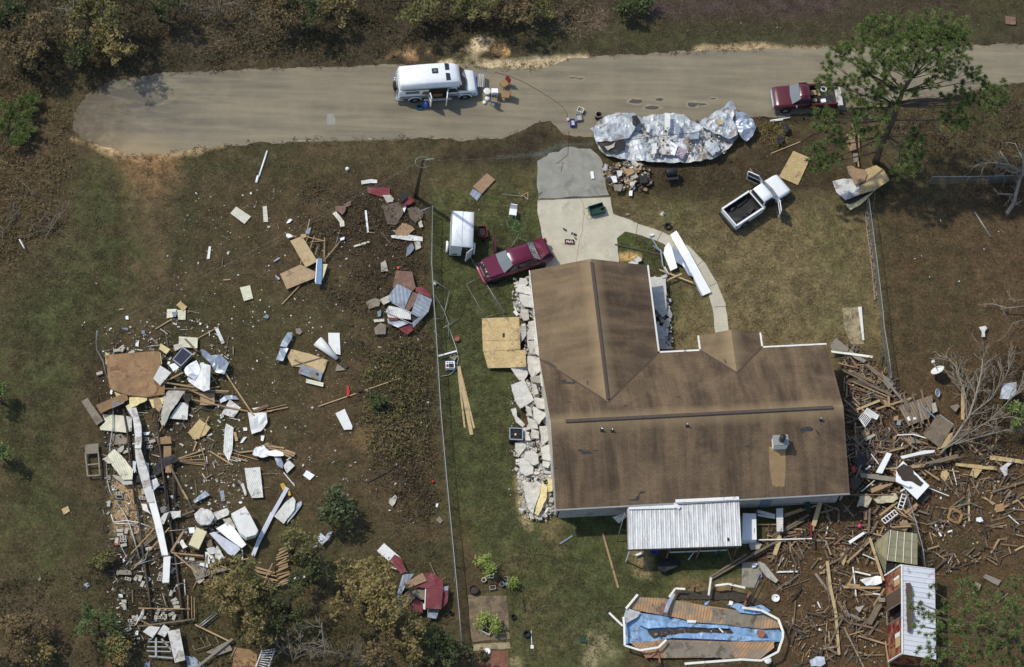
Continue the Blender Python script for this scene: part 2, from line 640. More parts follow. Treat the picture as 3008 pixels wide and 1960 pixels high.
def ground():
 X0,X1,Y0,Y1,st=(-42,42,-30,33,.16)
 nx=int((X1-X0)/st)+1
 ny=int((Y1-Y0)/st)+1
 xs=np.linspace(X0,X1,nx)
 ys=np.linspace(Y0,Y1,ny)
 gx,gy=np.meshgrid(xs,ys)
 gx=gx.ravel()
 gy=gy.ravel()
 v=np.stack([gx,gy,np.zeros_like(gx)],1)
 px,py=proj(v)
 wob=(fbm(gx,gy,2.2,3)-.5)*90+(fbm(gx,gy,.5,9)-.5)*34
 n1=fbm(gx,gy,3.5,21)
 n2=fbm(gx,gy,.8,31)
 n3=fbm(gx,gy,7,41)
 col=np.tile(np.array(srgb(78,64,47)),(len(gx),1))
 def lay(rgb,poly,soft=26,amt=1.0,wb=1.0,patch=None):
  nonlocal col
  k=np.clip(.5-(psd(px,py,poly)+wob*wb)/(2*soft),0,1)*amt
  if patch is not None:
   k=k*np.clip((patch-.38)*4.5,0,1)
  col=col*(1-k[:,None])+np.array(srgb(*rgb))*k[:,None]
 def lin(rgb,pts,wd,soft=10,amt=1,wb=.3,patch=None):
  nonlocal col
  d=np.full(px.shape,1000000000.0)
  for(x0,y0),(x1,y1)in zip(pts,pts[1:]):
   ex,ey=(x1-x0,y1-y0)
   t=np.clip(((px-x0)*ex+(py-y0)*ey)/(ex*ex+ey*ey),0,1)
   d=np.minimum(d,np.hypot(px-x0-t*ex,py-y0-t*ey))
  k=np.clip(.5-(d-wd+wob*wb)/(2*soft),0,1)*amt
  if patch is not None:
   k=k*np.clip((patch-.4)*5,0,1)
  col=col*(1-k[:,None])+np.array(srgb(*rgb))*k[:,None]
 F=Q_('-900 -900 3900 -900 3900 2900 -900 2900')
 lay((64,62,40),F,amt=.7,patch=n1)
 lay((92,74,54),F,amt=.5,patch=n2*.6+n3*.4)
 lay((66,56,46),Q_('-900 -600 3900 -600 3900 130 1500 180 700 200 200 260 -900 300'),amt=.8)
 lay((66,66,40),Q_('1450 90 1800 60 2300 80 2500 120 1600 160'),amt=.7,patch=n2*.5+.3)
 lay((98,82,70),Q_('650 -50 800 -50 900 100 700 160 560 100'),amt=.6,patch=n2)
 lay((98,80,70),Q_('1620 20 1780 10 1800 90 1700 110 1640 80'),amt=.7,patch=n2)
 lay((70,66,42),Q_('2500 -50 3100 -50 3100 110 2700 120'),amt=.7,patch=n1)
 lay((80,60,66),Q_('1860 0 2500 0 2480 25 1900 45'),amt=.6)
 lin((214,192,148),Q_('1420 130 1330 175 1300 190 1460 200'),20,8,.9,.5,n2*.7+.2)
 lin((210,160,110),Q_('1150 165 1200 160 1260 150'),12,8,.7,.6,n2)
 lin((222,170,100),[(1460,148),(1480,150)],12,6,.9,.3)
 lin((190,170,130),Q_('1440 200 1560 190 1720 172'),16,8,.95,.3)
 lin((186,160,118),Q_('2050 150 2200 142 2330 150 2460 155'),10,7,.85,.3)
 lin((196,170,124),Q_('2310 160 2450 160 2560 152'),9,6,.9,.2)
 lin((196,166,116),Q_('300 425 400 455 480 452 560 438 650 425'),12,9,.9,.35)
 lin((204,172,122),Q_('215 410 290 425 345 445'),8,8,.7,.4,n2)
 lin((196,188,170),Q_('820 414 1000 410 1180 402'),3,3,.7,.08)
 lay((150,108,72),Q_('370 440 520 440 500 560 440 620 390 580'),30,.8,1,n2*.6+.25)
 lay((106,86,62),Q_('370 520 520 500 470 800 400 800'),40,.7,1,n1*.5+.3)
 lay((72,76,44),Q_('60 820 250 620 280 500 370 560 390 780 300 1000 200 1180 120 1500 40 1500 -40 1100'),60,.75,1.2,n2*.5+.3)
 lay((70,76,40),Q_('60 1350 200 1560 240 1800 100 1700 0 1600'),60,.6,1.2,n2*.5+.3)
 lay((68,72,42),Q_('280 700 420 620 420 780 320 860'),40,.5,1,n2)
 lay((84,66,48),Q_('700 480 1240 520 1250 1000 1280 1560 900 1500 700 1300 560 820'),60,.65,1,n2*.5+.3)
 lay((66,66,38),Q_('560 850 760 800 900 900 860 1180 620 1200'),60,.6,1.2,n2*.5+.25)
 lay((50,42,34),Q_('1040 500 1240 560 1250 800 1120 840 980 700'),40,.6,1,n2*.5+.35)
 lay((154,122,76),Q_('1070 1210 1170 1180 1200 1260 1110 1340 1060 1290'),30,.55,1,n2)
 lay((58,48,38),Q_('230 980 330 1000 330 1250 240 1150'),40,.6)
 lay((66,55,44),Q_('300 1180 560 1150 560 1900 330 1920'),30,.85)
 lay((176,148,108),Q_('335 1420 400 1400 412 1580 335 1560'),16,.9,.4)
 lay((150,126,92),Q_('440 1440 470 1480 470 1600 430 1600'),16,.6,.6,n2*.5+.3)
 lay((150,122,88),Q_('390 1180 470 1180 470 1300 400 1320'),20,.6,.6,n2*.5+.25)
 lay((96,82,68),Q_('0 1740 100 1720 140 1850 200 1960 -50 1960'),50,.6,1,n2)
 lay((58,48,40),Q_('1300 470 1580 490 1600 410 1700 405 1740 440 1700 425 1560 372 1480 420 1330 430'),20,.9,.4)
 lin((92,90,88),Q_('1460 462 1560 455 1600 450 1640 428 1740 420'),5,5,.7,.15)
 lay((62,50,38),Q_('1790 500 2200 470 2290 400 2420 400 2500 560 2400 640 2260 560 2100 600 1830 560'),40,.75,1)
 lay((44,40,38),Q_('2230 345 2640 320 2640 345 2260 370'),10,.7,.3)
 lay((76,78,46),Q_('1265 560 1600 560 1590 800 1530 900 1510 1500 1660 1500 2300 1500 2260 1720 1850 1780 1820 2000 1480 2000 1460 1700 1400 1620 1330 1500 1290 1000'),
22,.92,.5)
 lay((90,80,50),Q_('1265 500 1600 490 1600 620 1300 640'),26,.7,.5,n2*.4+.3)
 lay((96,78,52),Q_('1340 1480 1420 1500 1400 1640 1340 1600'),30,.6,1,n2*.5+.3)
 lay((80,66,48),Q_('1350 1640 1480 1680 1480 1960 1340 1960'),20,.9,.5)
 lay((104,88,60),Q_('1500 1620 1640 1700 1720 1900 1600 1960 1480 1900 1470 1740'),50,.6,1.2,n2*.55+.25)
 lay((160,144,108),Q_('1700 1850 1780 1840 1800 1920 1740 1950'),20,.75,.8,n2*.5+.3)
 lay((150,134,96),Q_('1500 1930 1540 1930 1540 1990 1490 1990'),14,.8,.5)
 lay((120,100,72),Q_('1590 1520 1650 1540 1650 1640 1600 1620'),14,.7,.5,n2*.5+.3)
 lay((176,158,112),Q_('1515 1400 1540 1400 1560 1560 1530 1540'),10,.8,.3)
 lay((150,128,92),Q_('1850 1610 1910 1620 1910 1700 1850 1690'),12,.7,.4)
 lay((120,102,72),Q_('1830 600 2060 620 2330 560 2560 640 2600 1060 1900 1060 1930 800'),40,.85,1)
 lay((78,82,42),Q_('1830 560 2000 560 2060 660 2150 900 1900 980 1920 700'),40,.5,1,n2*.5+.25)
 lay((76,82,42),Q_('2380 640 2480 640 2500 800 2400 780'),40,.7,1,n2*.5+.25)
 lay((88,84,50),Q_('2400 900 2560 820 2590 1040 2440 1040'),40,.7,1,n2*.5+.25)
 lay((72,78,42),Q_('1815 675 1900 690 1960 740 1960 800 1900 800 1905 830 1860 790 1820 790'),8,.95,.12)
 lay((76,80,46),Q_('1950 840 2010 860 2010 920 1960 1000'),18,.7,.4)
 lay((214,172,104),Q_('1820 745 1850 742 1885 752 1870 762 1822 764'),6,.9,.15)
 lay((88,66,48),Q_('2590 560 3100 540 3100 1350 2700 1300 2620 1100'),40,.8,1)
 lay((66,62,40),Q_('2590 600 2760 600 2900 900 2800 1100 2640 1000'),60,.5,1.2,n2)
 lay((90,66,46),Q_('2480 1060 2560 1020 2680 1180 3100 1320 3100 2000 2300 2000 2290 1800 2180 1640 2300 1530 2480 1480'),24,.95,.6)
 lay((70,64,42),Q_('2720 1540 2900 1560 2860 1680 2740 1660'),40,.6,1,n2*.5+.25)
 lay((66,62,44),Q_('2680 1960 2700 1720 3100 1700 3100 2000'),40,.5,1,n2)
 lay((160,130,84),Q_('2560 900 2580 900 2600 1020 2560 1020'),10,.5,.4,n2)
 lay((140,112,80),Q_('1990 1700 2240 1710 2240 1760 1980 1750'),16,.8,.5,n2*.5+.3)
 z=(fbm(gx,gy,.5,51)-.6)*.05
 rd=psd(px,py,ROAD)
 z=np.where(rd<40,np.minimum(z,-.005)-.0,z)
 z=np.minimum(z,-.004)
 col*=(.8+.4*fbm(gx,gy,.35,61))[:,None]
 v[:,2]=z
 lum=(col@np.array([.3,.55,.15]))[:,None]
 col=(lum+(col-lum)*.86)*1.46
 kk=np.clip((lum-.1)/.15,0,1)
 col*=np.array([.95,.99,.83])*(1-kk)+np.array([.9,.86,.8])*kk
 V=[tuple(p)for p in v]
 O=len(V)
 f=[]
 for j in range(ny-1):
  r0=j*nx
  f+=[(r0+i,r0+i+1,r0+i+1+nx,r0+i+nx)for i in range(nx-1)]
 B=1500
 V+=[(-B,-B,-.06),(B,-B,-.06),(B,B,-.06),(-B,B,-.06)]
 cs=[0,nx-1,(ny-1)*nx+nx-1,(ny-1)*nx]
 bot=[i for i in range(nx)]
 rt=[j*nx+nx-1 for j in range(ny)]
 tp=[(ny-1)*nx+i for i in range(nx-1,-1,-1)]
 lf=[j*nx for j in range(ny-1,-1,-1)]
 for e,(a,b)in zip((bot,rt,tp,lf),((O,O+1),(O+1,O+2),(O+2,O+3),(O+3,O))):
  f.append(tuple([a,b]+e[::-1]))
 me=bpy.data.meshes.new('ground')
 me.from_pydata(V,[],f)
 ca=me.color_attributes.new('gcol','FLOAT_COLOR','POINT')
 full=np.ones((len(V),4),dtype=np.float32)
 full[:O,:3]=col
 full[O:,:3]=srgb(72,66,44)
 ca.data.foreach_set('color',full.ravel())
 me.polygons.foreach_set('use_smooth',[True]*len(f))
 me.update()
 s=N('ground')
 o=s.map('Object')
 at=s.n('Attribute',attribute_name='gcol')
 a=s.noise(o,1.1,7,.75)
 b=s.noise(o,5.0,5,.8)
 c_=s.noise(o,26.0,3,.7)
 c=s.mix(1.0,at.outputs['Color'],s.ramp(a,[(.32,.6),(.68,1.38)]),'MULTIPLY')
 c=s.mix(1.0,c,s.ramp(b,[(.3,.5),(.7,1.5)]),'MULTIPLY')
 c=s.mix(1.0,c,s.ramp(c_,[(.28,.62),(.72,1.4)]),'MULTIPLY')
 vor=s.n('TexVoronoi')
 sv(vor,'Scale',9)
 s.l(o,vor.inputs['Vector'])
 leaf=s.ramp(vor.outputs['Distance'],[(.06,1),(.16,0)])
 cm=s.n('Math',operation='MULTIPLY')
 s.l(leaf,cm.inputs[0])
 s.l(s.ramp(s.noise(o,.9,5,.7),[(.48,0),(.62,.55)]),cm.inputs[1])
 c=s.mix(cm.outputs[0],c,s.mix(vor.outputs['Color'],srgb(150,108,72),srgb(176,158,120)))
 s.l(c,s.b.inputs['Base Color'])
 sv(s.b,'Roughness',.95)
 sv(s.b,'Specular IOR Level',.1)
 hh=s.n('Math',operation='ADD')
 s.l(b,hh.inputs[0])
 s.l(c_,hh.inputs[1])
 s.bump(hh.outputs[0],.9,.09)
 s.done('ground')
 me.materials.append(MATS['ground'])
 g=bpy.data.objects.new('ground',me)
 C.objects.link(g)
 tag(g,kind='structure')
ROAD=Q_('212 372 216 330 250 280 330 238 480 216 700 205 1130 190 1400 194 1560 204 1700 168 2000 152 2300 142 2600 140 2830 134 3008 127 3200 118 3200 220 2980 244 2800 280 2640 304 2457 325 2300 340 2208 346 1900 372 1770 400 1735 407 1660 396 1617 353 1550 370 1480 408 1390 412 1200 405 1040 412 900 412 800 418 700 426 560 440 470 456 400 458 345 446 290 424 235 408')
ground()
def ragged(pts,amp=.12,step=.25,seed=0):
 q=[]
 for i,a in enumerate(pts):
  b=pts[(i+1)%len(pts)]
  n=max(1,int((b-a).length/step))
  nr=Vector(((b-a).y,-(b-a).x,0)).normalized()
  for k in range(n):
   p=a.lerp(b,k/n)
   q.append(p+nr*amp*(mn.noise(p*.8+Vector((seed,0,0)))*1.6+mn.noise(p*3.3+Vector((0,seed,0)))*.9))
 return q
def flat(name,pts,z,mat,amp=.1,label=None,cat=None,th=.05,kind='structure',seed=0):
 wp=[G(x,y,z)for x,y in pts]
 wp=ccw(ragged(wp,amp,.25,seed)if amp else wp)
 m=MB()
 m.face(wp)
 lo=[p-Vector((0,0,th))for p in wp]
 for i in range(len(wp)):
  j=(i+1)%len(wp)
  m.quad(lo[i],lo[j],wp[j],wp[i])
 return tag(m.build(name,mat,loc=(wp[0].x,wp[0].y,0)),label,cat,kind=kind)
s=N('road')
o=s.map('Object')
lx=s.map('Object',(.07,1.0,1),(0,0,R_(-3)))
st=s.noise(lx,1.6,5,.6,.3)
fi=s.noise(o,30,3,.8)
md=s.noise(o,.35,5,.65)
c=s.ramp(st,[(.32,srgb(112,103,86)),(.55,srgb(132,122,101)),(.72,srgb(146,134,108))])
c=s.mix(s.ramp(md,[(.45,0),(.7,.5)]),c,srgb(152,140,114))
c=s.mix(1.0,c,s.ramp(fi,[(.25,.6),(.75,1.36)]),'MULTIPLY')
sep=s.n('SeparateXYZ')
s.l(s.tc.outputs['Object'],sep.inputs[0])
gw=s.ramp(s.noise(s.map('Object',(.35,1,1)),1.1,6,.7,1.2),[(.42,0),(.56,.75)])
mr=s.n('MapRange')
sv(mr,'From Min',11.0)
sv(mr,'From Max',1.5)
s.l(sep.outputs['X'],mr.inputs['Value'])
my=s.n('MapRange')
sv(my,'From Min',-.9)
sv(my,'From Max',1.4)
s.l(sep.outputs['Y'],my.inputs['Value'])
mm=s.n('Math',operation='MULTIPLY')
s.l(mr.outputs[0],mm.inputs[0])
s.l(gw,mm.inputs[1])
m2=s.n('Math',operation='MULTIPLY')
s.l(mm.outputs[0],m2.inputs[0])
s.l(my.outputs[0],m2.inputs[1])
c=s.mix(m2.outputs[0],c,srgb(70,68,68))
my2=s.n('MapRange')
sv(my2,'From Min',.2)
sv(my2,'From Max',-2.0)
s.l(sep.outputs['Y'],my2.inputs['Value'])
m3=s.n('Math',operation='MULTIPLY')
s.l(mr.outputs[0],m3.inputs[0])
s.l(my2.outputs[0],m3.inputs[1])
c=s.mix(m3.outputs[0],c,srgb(170,146,106))
me_=s.n('MapRange')
sv(me_,'From Min',5.0)
sv(me_,'From Max',.4)
s.l(sep.outputs['X'],me_.inputs['Value'])
m4=s.n('Math',operation='MULTIPLY')
s.l(me_.outputs[0],m4.inputs[0])
s.l(s.ramp(s.noise(o,.9,6,.75),[(.38,.25),(.55,1)]),m4.inputs[1])
c=s.mix(m4.outputs[0],c,srgb(96,84,64))
s.l(c,s.b.inputs['Base Color'])
sv(s.b,'Roughness',.92)
s.bump(fi,.6,.03)
s.done('road')
flat('road',ROAD,.006,'road',.13,seed=2)
mk('apron',(148,144,132),scale=1.2,var=.3,dirt=.2,dcol=(116,112,104),rv=0,dscale=.7)
mk('drive',(192,183,160),scale=.9,var=.22,dirt=.12,dcol=(156,148,128),rv=0,dscale=.8)
flat('driveway_apron',Q_('1577 520 1579 474 1606 458 1612 450 1640 446 1650 436 1672 431 1700 436 1736 436 1752 452 1766 470 1776 520 1790 575 1582 585'),.012,'apron',
.08,seed=5)
DRV=Q_('1580 588 1700 583 1792 578 1802 628 1870 655 1953 685 2024 722 2071 772 2105 830 2132 893 2140 968 2148 1010 2105 1010 2100 974 2095 917 2081 860 2051 803 2004 749 1947 715 1887 692 1836 680 1813 700 1819 790 1819 850 1610 850 1602 780 1592 690 1580 620')
flat('driveway',DRV,.018,'drive',.03,seed=6)
mk('joint',(92,84,70),rv=0)
jm=MB()
for a,b in(((1584,586.5),(1792,578)),((1875,652),(1868,690)),((1945,681),(1930,708)),((2066,765),(2046,782)),((2105,832),(2082,842)),((2133,900),(2098,902))):
 jm.beam(G(*a,.0215),G(*b,.0215),.035 if a[0]!=1584 else .09,.004)
tag(jm.build('driveway_joints','joint'),kind='structure')
mk('crack',(156,112,84),rv=0)
cm=MB()
pts=Q_('1704 584 1714 600 1716 628 1712 655 1711 680 1702 705 1698 735 1693 770')
for a,b in zip(pts,pts[1:]):
 cm.beam(G(*a,.0215),G(*b,.0215),.03,.004)
tag(cm.build('driveway_crack','crack'),kind='structure')
mk('pothole',(84,78,70),var=.4,rv=0)
mk('pothole_rim',(148,137,112),var=.3,rv=0)
mk('wet_soil',(62,57,52),rough=.45,var=.4,rv=0)
def blob(cx,cy,rx,ry,seed,n=26,reg='C0'):
 out=[]
 for k in range(n):
  t=2*math.pi*k/n
  q=1+.35*mn.noise(Vector((math.cos(t)*1.3+seed*5,math.sin(t)*1.3,seed)))+.2*mn.noise(Vector((math.cos(t)*4+seed,math.sin(t)*4,2)))
  ox,oy=REG[reg]
  out.append((ox+(cx+rx*q*math.cos(t))/2.975,oy+(cy+ry*q*math.sin(t))/2.975))
 return out
for k,(cx,cy,rx,ry)in enumerate([(1090,885,60,18),(1300,870,34,13),(1240,942,66,17),(1590,915,44,22),(1680,912,34,9),(1770,862,30,6),(540,680,34,9),(610,688,30,
8)]):
 flat('road_patch',blob(cx,cy,rx+14,ry+12,k),.0075,'pothole_rim',0,th=.002)
 flat('pothole',blob(cx,cy,rx,ry,k+.3),.0095,'pothole' if k<6 else 'road',0,th=.002)
flat('road_patch',blob(660,1040,36,55,4.4,reg='B0'),.0075,'apron',0,th=.002)
mk('pad',(168,152,116),var=.3,dirt=.4,dcol=(112,98,70),rv=0)
flat('concrete_pad',Q_('2473 906 2530 902 2534 950 2538 1012 2500 1010 2480 960'),.016,'pad',.06,seed=9)
mk('slab_grey',(150,142,126),var=.3,dirt=.2,rv=0)
flat('concrete_slab',Q_('2180 1652 2236 1650 2240 1700 2222 1728 2179 1724'),.02,'slab_grey',.02,seed=3)
mk('paver',(134,114,88),var=.45,scale=3,dirt=.35,dcol=(84,70,52),rv=0,pattern='tiles',pscale=2.2)
flat('garden_paving',Q_('1374 1746 1420 1750 1488 1750 1494 1820 1498 1878 1386 1886 1378 1820'),.02,'paver',.05,seed=8)
flat('garden_path',Q_('1390 1894 1498 1886 1500 1905 1392 1912'),.02,'pad',.05,seed=12)
mk('red_soil',(130,84,62),var=.5,rv=0)
flat('garden_bed',Q_('1398 1916 1496 1912 1498 1990 1404 1990'),.012,'red_soil',.08,seed=4)
def leaf_mesh(name,mat,cen,ax,ay,lf,parent=None,loc=(0,0,0)):
 n=len(cen)
 q=np.empty((n,4,3),dtype=np.float32)
 q[:,0]=cen-ax-ay
 q[:,1]=cen+ax-ay*.6
 q[:,2]=cen+ax*.9+ay
 q[:,3]=cen-ax*.7+ay*.8
 q-=np.array(loc,dtype=np.float32)
 me=bpy.data.meshes.new(name)
 me.vertices.add(n*4)
 me.vertices.foreach_set('co',q.ravel())
 me.loops.add(n*4)
 me.loops.foreach_set('vertex_index',np.arange(n*4,dtype=np.int32))
 me.polygons.add(n)
 me.polygons.foreach_set('loop_start',np.arange(0,n*4,4,dtype=np.int32))
 me.polygons.foreach_set('loop_total',np.full(n,4,dtype=np.int32))
 at=me.attributes.new('lf','FLOAT','FACE')
 at.data.foreach_set('value',np.clip(lf,0,1).astype(np.float32))
 me.update(calc_edges=True)
 me.validate()
 me.materials.append(MATS[mat])
 o=bpy.data.objects.new(name,me)
 C.objects.link(o)
 if parent:
  o.parent=parent
 else:
  o.location=loc
 return o
def rdir(n):
 d=_rs.normal(size=(n,3))
 return d/np.linalg.norm(d,axis=1)[:,None]
def crown_leaves(blobs,dens,size,clump=.35,up=.55):
 Cn,A,B,F=([],[],[],[])
 for c,r in blobs:
  r=np.array(r if hasattr(r,'__len__')else(r,r,r*.75))
  vol=r[0]*r[1]
  nc=max(4,int(dens*vol))
  d=rdir(nc)
  d[:,2]=np.abs(d[:,2])*.9-.25
  cc=np.array(c)+d*r*(_rs.rand(nc,1)**.35*.95)
  cl=_rs.rand(nc)
  nl=26
  off=_rs.normal(size=(nc,nl,3))*clump*.45
  p=(cc[:,None,:]+off).reshape(-1,3)
  n=len(p)
  nn=rdir(n)
  nn[:,2]=np.abs(nn[:,2])+up
  nn/=np.linalg.norm(nn,axis=1)[:,None]
  t=np.cross(nn,rdir(n))
  t/=np.linalg.norm(t,axis=1)[:,None]+1e-09
  b=np.cross(nn,t)
  s_=size*(.6+.8*_rs.rand(n,1))
  Cn.append(p)
  A.append(t*s_)
  B.append(b*s_*.62)
  F.append(np.repeat(cl,nl)*.6+_rs.rand(n)*.4)
 return[np.concatenate(x)for x in(Cn,A,B,F)]
def branchy(m,a,d,ln,r,depth,spread=.6,grav=.0,n=3,seg=3,rmin=.012):
 a=Vector(a)
 d=Vector(d).normalized()
 pts=[a.copy()]
 for i in range(seg):
  d=(d+Vector((rnd.gauss(0,.16),rnd.gauss(0,.16),rnd.gauss(0,.12)-grav))).normalized()
  a=a+d*ln/seg
  pts.append(a.copy())
 m.tube(pts,max(r,rmin),5,r1=max(r*.55,rmin))
 if depth>0:
  for k in range(n):
   t=rnd.uniform(.35,1)
   i=min(int(t*seg),seg-1)
   p=pts[i].lerp(pts[i+1],t*seg-i)
   q=(d+Vector((rnd.gauss(0,spread),rnd.gauss(0,spread),rnd.gauss(0,spread*.6)))).normalized()
   branchy(m,p,q,ln*rnd.uniform(.5,.8),r*.5,depth-1,spread,grav,n,seg,rmin)
def tree(reg,x,y,rad,h,leaf,label,cat='tree',extra=(),dens=7,size=.085,name='tree',bark='bark',group=None):
 """crown centre is at pixel x,y at height h*.62; rad in metres"""
 cz=h*.62
 c=P(reg,x,y,cz)
 base=Vector((c.x,c.y,-.02))
 r=empty(name,base,label=label,cat=cat,group=group)
 bl=[]
 k=max(4,int(rad*5))
 for i in range(k):
  t=rnd.uniform(0,6.28)
  q=rad*rnd.uniform(.15,.78)
  rr=rad*rnd.uniform(.3,.55)
  bl.append((c+Vector((q*math.cos(t),q*math.sin(t),rnd.uniform(-.22,.38)*h)),(rr,rr,rr*.62)))
 for ex,ey,er in extra:
  p=P(reg,ex,ey,cz)
  bl.append((p,(er,er,er*.7)))
 m=MB()
 m.tube([base-base,Vector((rnd.gauss(0,.06),rnd.gauss(0,.06),h*.35))],.035*h+.02,7,r1=.022*h+.012)
 tr=m.build('trunk',bark,r)
 bm_=MB()
 for b,_r in bl:
  p=Vector(b)-base
  bm_.tube([Vector((0,0,h*.28)),Vector((p.x*.5,p.y*.5,max(.25*h,p.z*.75))),p],.014*h+.012,4,r1=.012)
 bm_.build('limbs',bark,r)
 Cn,A,B,F=crown_leaves(bl,dens,size)
 Cn[:,2]=np.maximum(Cn[:,2],.04)
 leaf_mesh('crown',leaf,Cn,A,B,F,parent=r,loc=base)
 return r
tree('A0',60,130,1.9,5.0,'leaf_dark','dark green tree cut by upper left corner of view')
tree('A0',210,330,2.3,4.2,'leaf_rust','rust brown leafy tree left of two bare grey trunks by road end')
tree('A0',800,60,2.6,5.0,'leaf_olive','olive leafed tree at top edge right of bare grey trunks')
tree('A0',950,330,2.2,4.0,'leaf_oak','golden olive tree reaching down toward dark west end of road')
tree('A0',640,470,1.5,2.6,'leaf_dark','low dark green bush between rust tree and road end')
tree('A0',1400,40,1.5,3.5,'leaf_dark','dark evergreen bush at top edge beside pale dead twigs')
tree('B0',240,90,1.6,3.6,'leaf_rust','orange brown tree at top edge between dead twigs and an olive tree')
tree('B0',430,90,1.7,3.4,'leaf_dark','dark olive tree at top edge beside orange brown one')
tree('B0',700,20,1.5,3.2,'leaf_oak','golden brown tree crown just touching top edge left of van')
tree('B0',1500,60,1.9,3.4,'leaf_olive','olive tree at top edge above sandy spill')
tree('B0',1850,90,2.1,3.2,'leaf_olive','broad olive brown tree at top edge above van bonnet')
tree('B0',2250,70,1.9,3.0,'leaf_rust','rust brown tree at top edge above brown chairs')
tree('C0',270,50,1.3,2.4,'leaf_olive','small olive tree at top edge beside a white scrap')
tree('C0',1000,60,1.0,2.0,'leaf_dark','small green bush with white litter caught at its foot by top edge','bush')
tree('C0',1130,5,.8,1.6,'leaf_green','bright green bush clipped by top edge right of centre','bush')
tree('A3',2000,900,2.3,4.6,'leaf_oak','golden brown oak crown over right side of wrecked home',extra=[(1800,900,.8)])
tree('A3',2250,800,1.5,4.4,'leaf_olive','olive tree crown between lath bundles and golden oak')
tree('A3',2220,1220,1.6,3.6,'leaf_oak','brown oak crown above white slatted crate at bottom edge')
tree('B3',330,500,1.6,4.0,'leaf_olive','thin olive tree standing among scattered yellow laths')
tree('B3',520,700,1.3,3.4,'leaf_dark','dark green tree just left of big golden oak')
tree('B3',300,1000,1.7,4.0,'leaf_dark','dark olive tree left of big golden oak, above bare twigs')
tree('B3',980,900,2.7,5.5,'leaf_oak','big golden brown oak beside crushed red shed',extra=[(780,1000,1.0),(1050,700,1.0),(1100,1100,1.0)])
tree('B3',1250,1250,2.1,4.5,'leaf_oak','golden oak below crushed red shed near fence')
tree('B3',1130,1440,1.6,3.5,'leaf_rust','rust brown tree crown at bottom edge beside grey twigs')
tree('B3',1600,1400,2.0,3.0,'leaf_dark','dark green brush tree at lower end of long fence')
tree('B3',1880,1500,1.0,1.8,'leaf_weed','low brown green bush at bottom edge where long fence ends','bush')
tree('A3',880,1180,1.7,2.6,'leaf_green','green leafy bush left of scattered concrete blocks','bush',extra=[(1010,1330,.9)])
tree('A3',1080,1380,1.3,2.0,'leaf_oak','yellow brown bush just below green bush by steel frame','bush')
tree('A3',230,1200,1.7,2.6,'leaf_rust','rust brown bush in lower left corner area','bush')
tree('A3',60,1420,1.5,2.4,'leaf_rust','brown bush cut by lower left corner','bush')
tree('A3',400,1380,1.1,1.8,'leaf_oak','small brown bush right of lower left corner bushes','bush')
tree('A3',920,600,.8,1.2,'leaf_olive','sparse olive shrub left of tilted metal pipes','shrub',dens=5)
tree('B3',700,160,1.45,2.4,'leaf_glossy','round dark glossy shrub standing alone in brown field','shrub',extra=[(720,60,.9),(640,230,.7)],dens=12)
tree('B3',2035,640,.75,1.3,'leaf_bright','bright yellow green shrub above pots near long fence','shrub',dens=16,size=.07)
tree('B3',2000,1135,.5,.9,'leaf_bright','larger bright green shrub on paving beside white planter','shrub',dens=22,size=.06)
tree('B3',2100,1190,.38,.7,'leaf_bright','smaller bright green shrub right of white planter','shrub',dens=26,size=.06)
tree('B3',2252,825,.28,.5,'leaf_bright','tiny bright green plant beside blue ball','plant',dens=30,size=.05)
tree('B2',1060,660,.45,.8,'leaf_green','small green bush on rim of reddish soil hollow','bush',dens=14)
tree('A2',-10,560,.8,3.0,'leaf_pine','green pine tips poking in at left edge','tree')
tree('A2',20,1050,.8,3.0,'leaf_pine','lower green pine tips poking in at left edge below first','tree')
tree('D2',2310,800,1.1,2.2,'leaf_pine','green pine branch clump among bare branches at right edge','tree',dens=5)
def tufts(name,mat,cens,R,nper,ln,wd,parent=None,loc=(0,0,0),up=.3):
 Cn,A,B,F=([],[],[],[])
 for c,r in zip(cens,R):
  k=max(3,int(nper*r*r))
  d=rdir(k)
  tc=np.array(c)+d*np.array([r,r,r*.55])*_rs.rand(k,1)**.5
  tl=_rs.rand(k)
  nl=56
  nd=rdir(k*nl)
  nd[:,2]=nd[:,2]*.8+up
  nd/=np.linalg.norm(nd,axis=1)[:,None]
  p0=np.repeat(tc,nl,0)
  l_=ln*(.6+.6*_rs.rand(k*nl,1))
  mid=p0+nd*l_*.5
  sdv=np.cross(nd,rdir(k*nl))
  sdv/=np.linalg.norm(sdv,axis=1)[:,None]+1e-09
  Cn.append(mid)
  A.append(nd*l_*.5)
  B.append(sdv*wd)
  F.append(np.repeat(tl,nl)*.55+_rs.rand(k*nl)*.45)
 return leaf_mesh(name,mat,*[np.concatenate(x)for x in(Cn,A,B,F)],parent=parent,loc=loc)
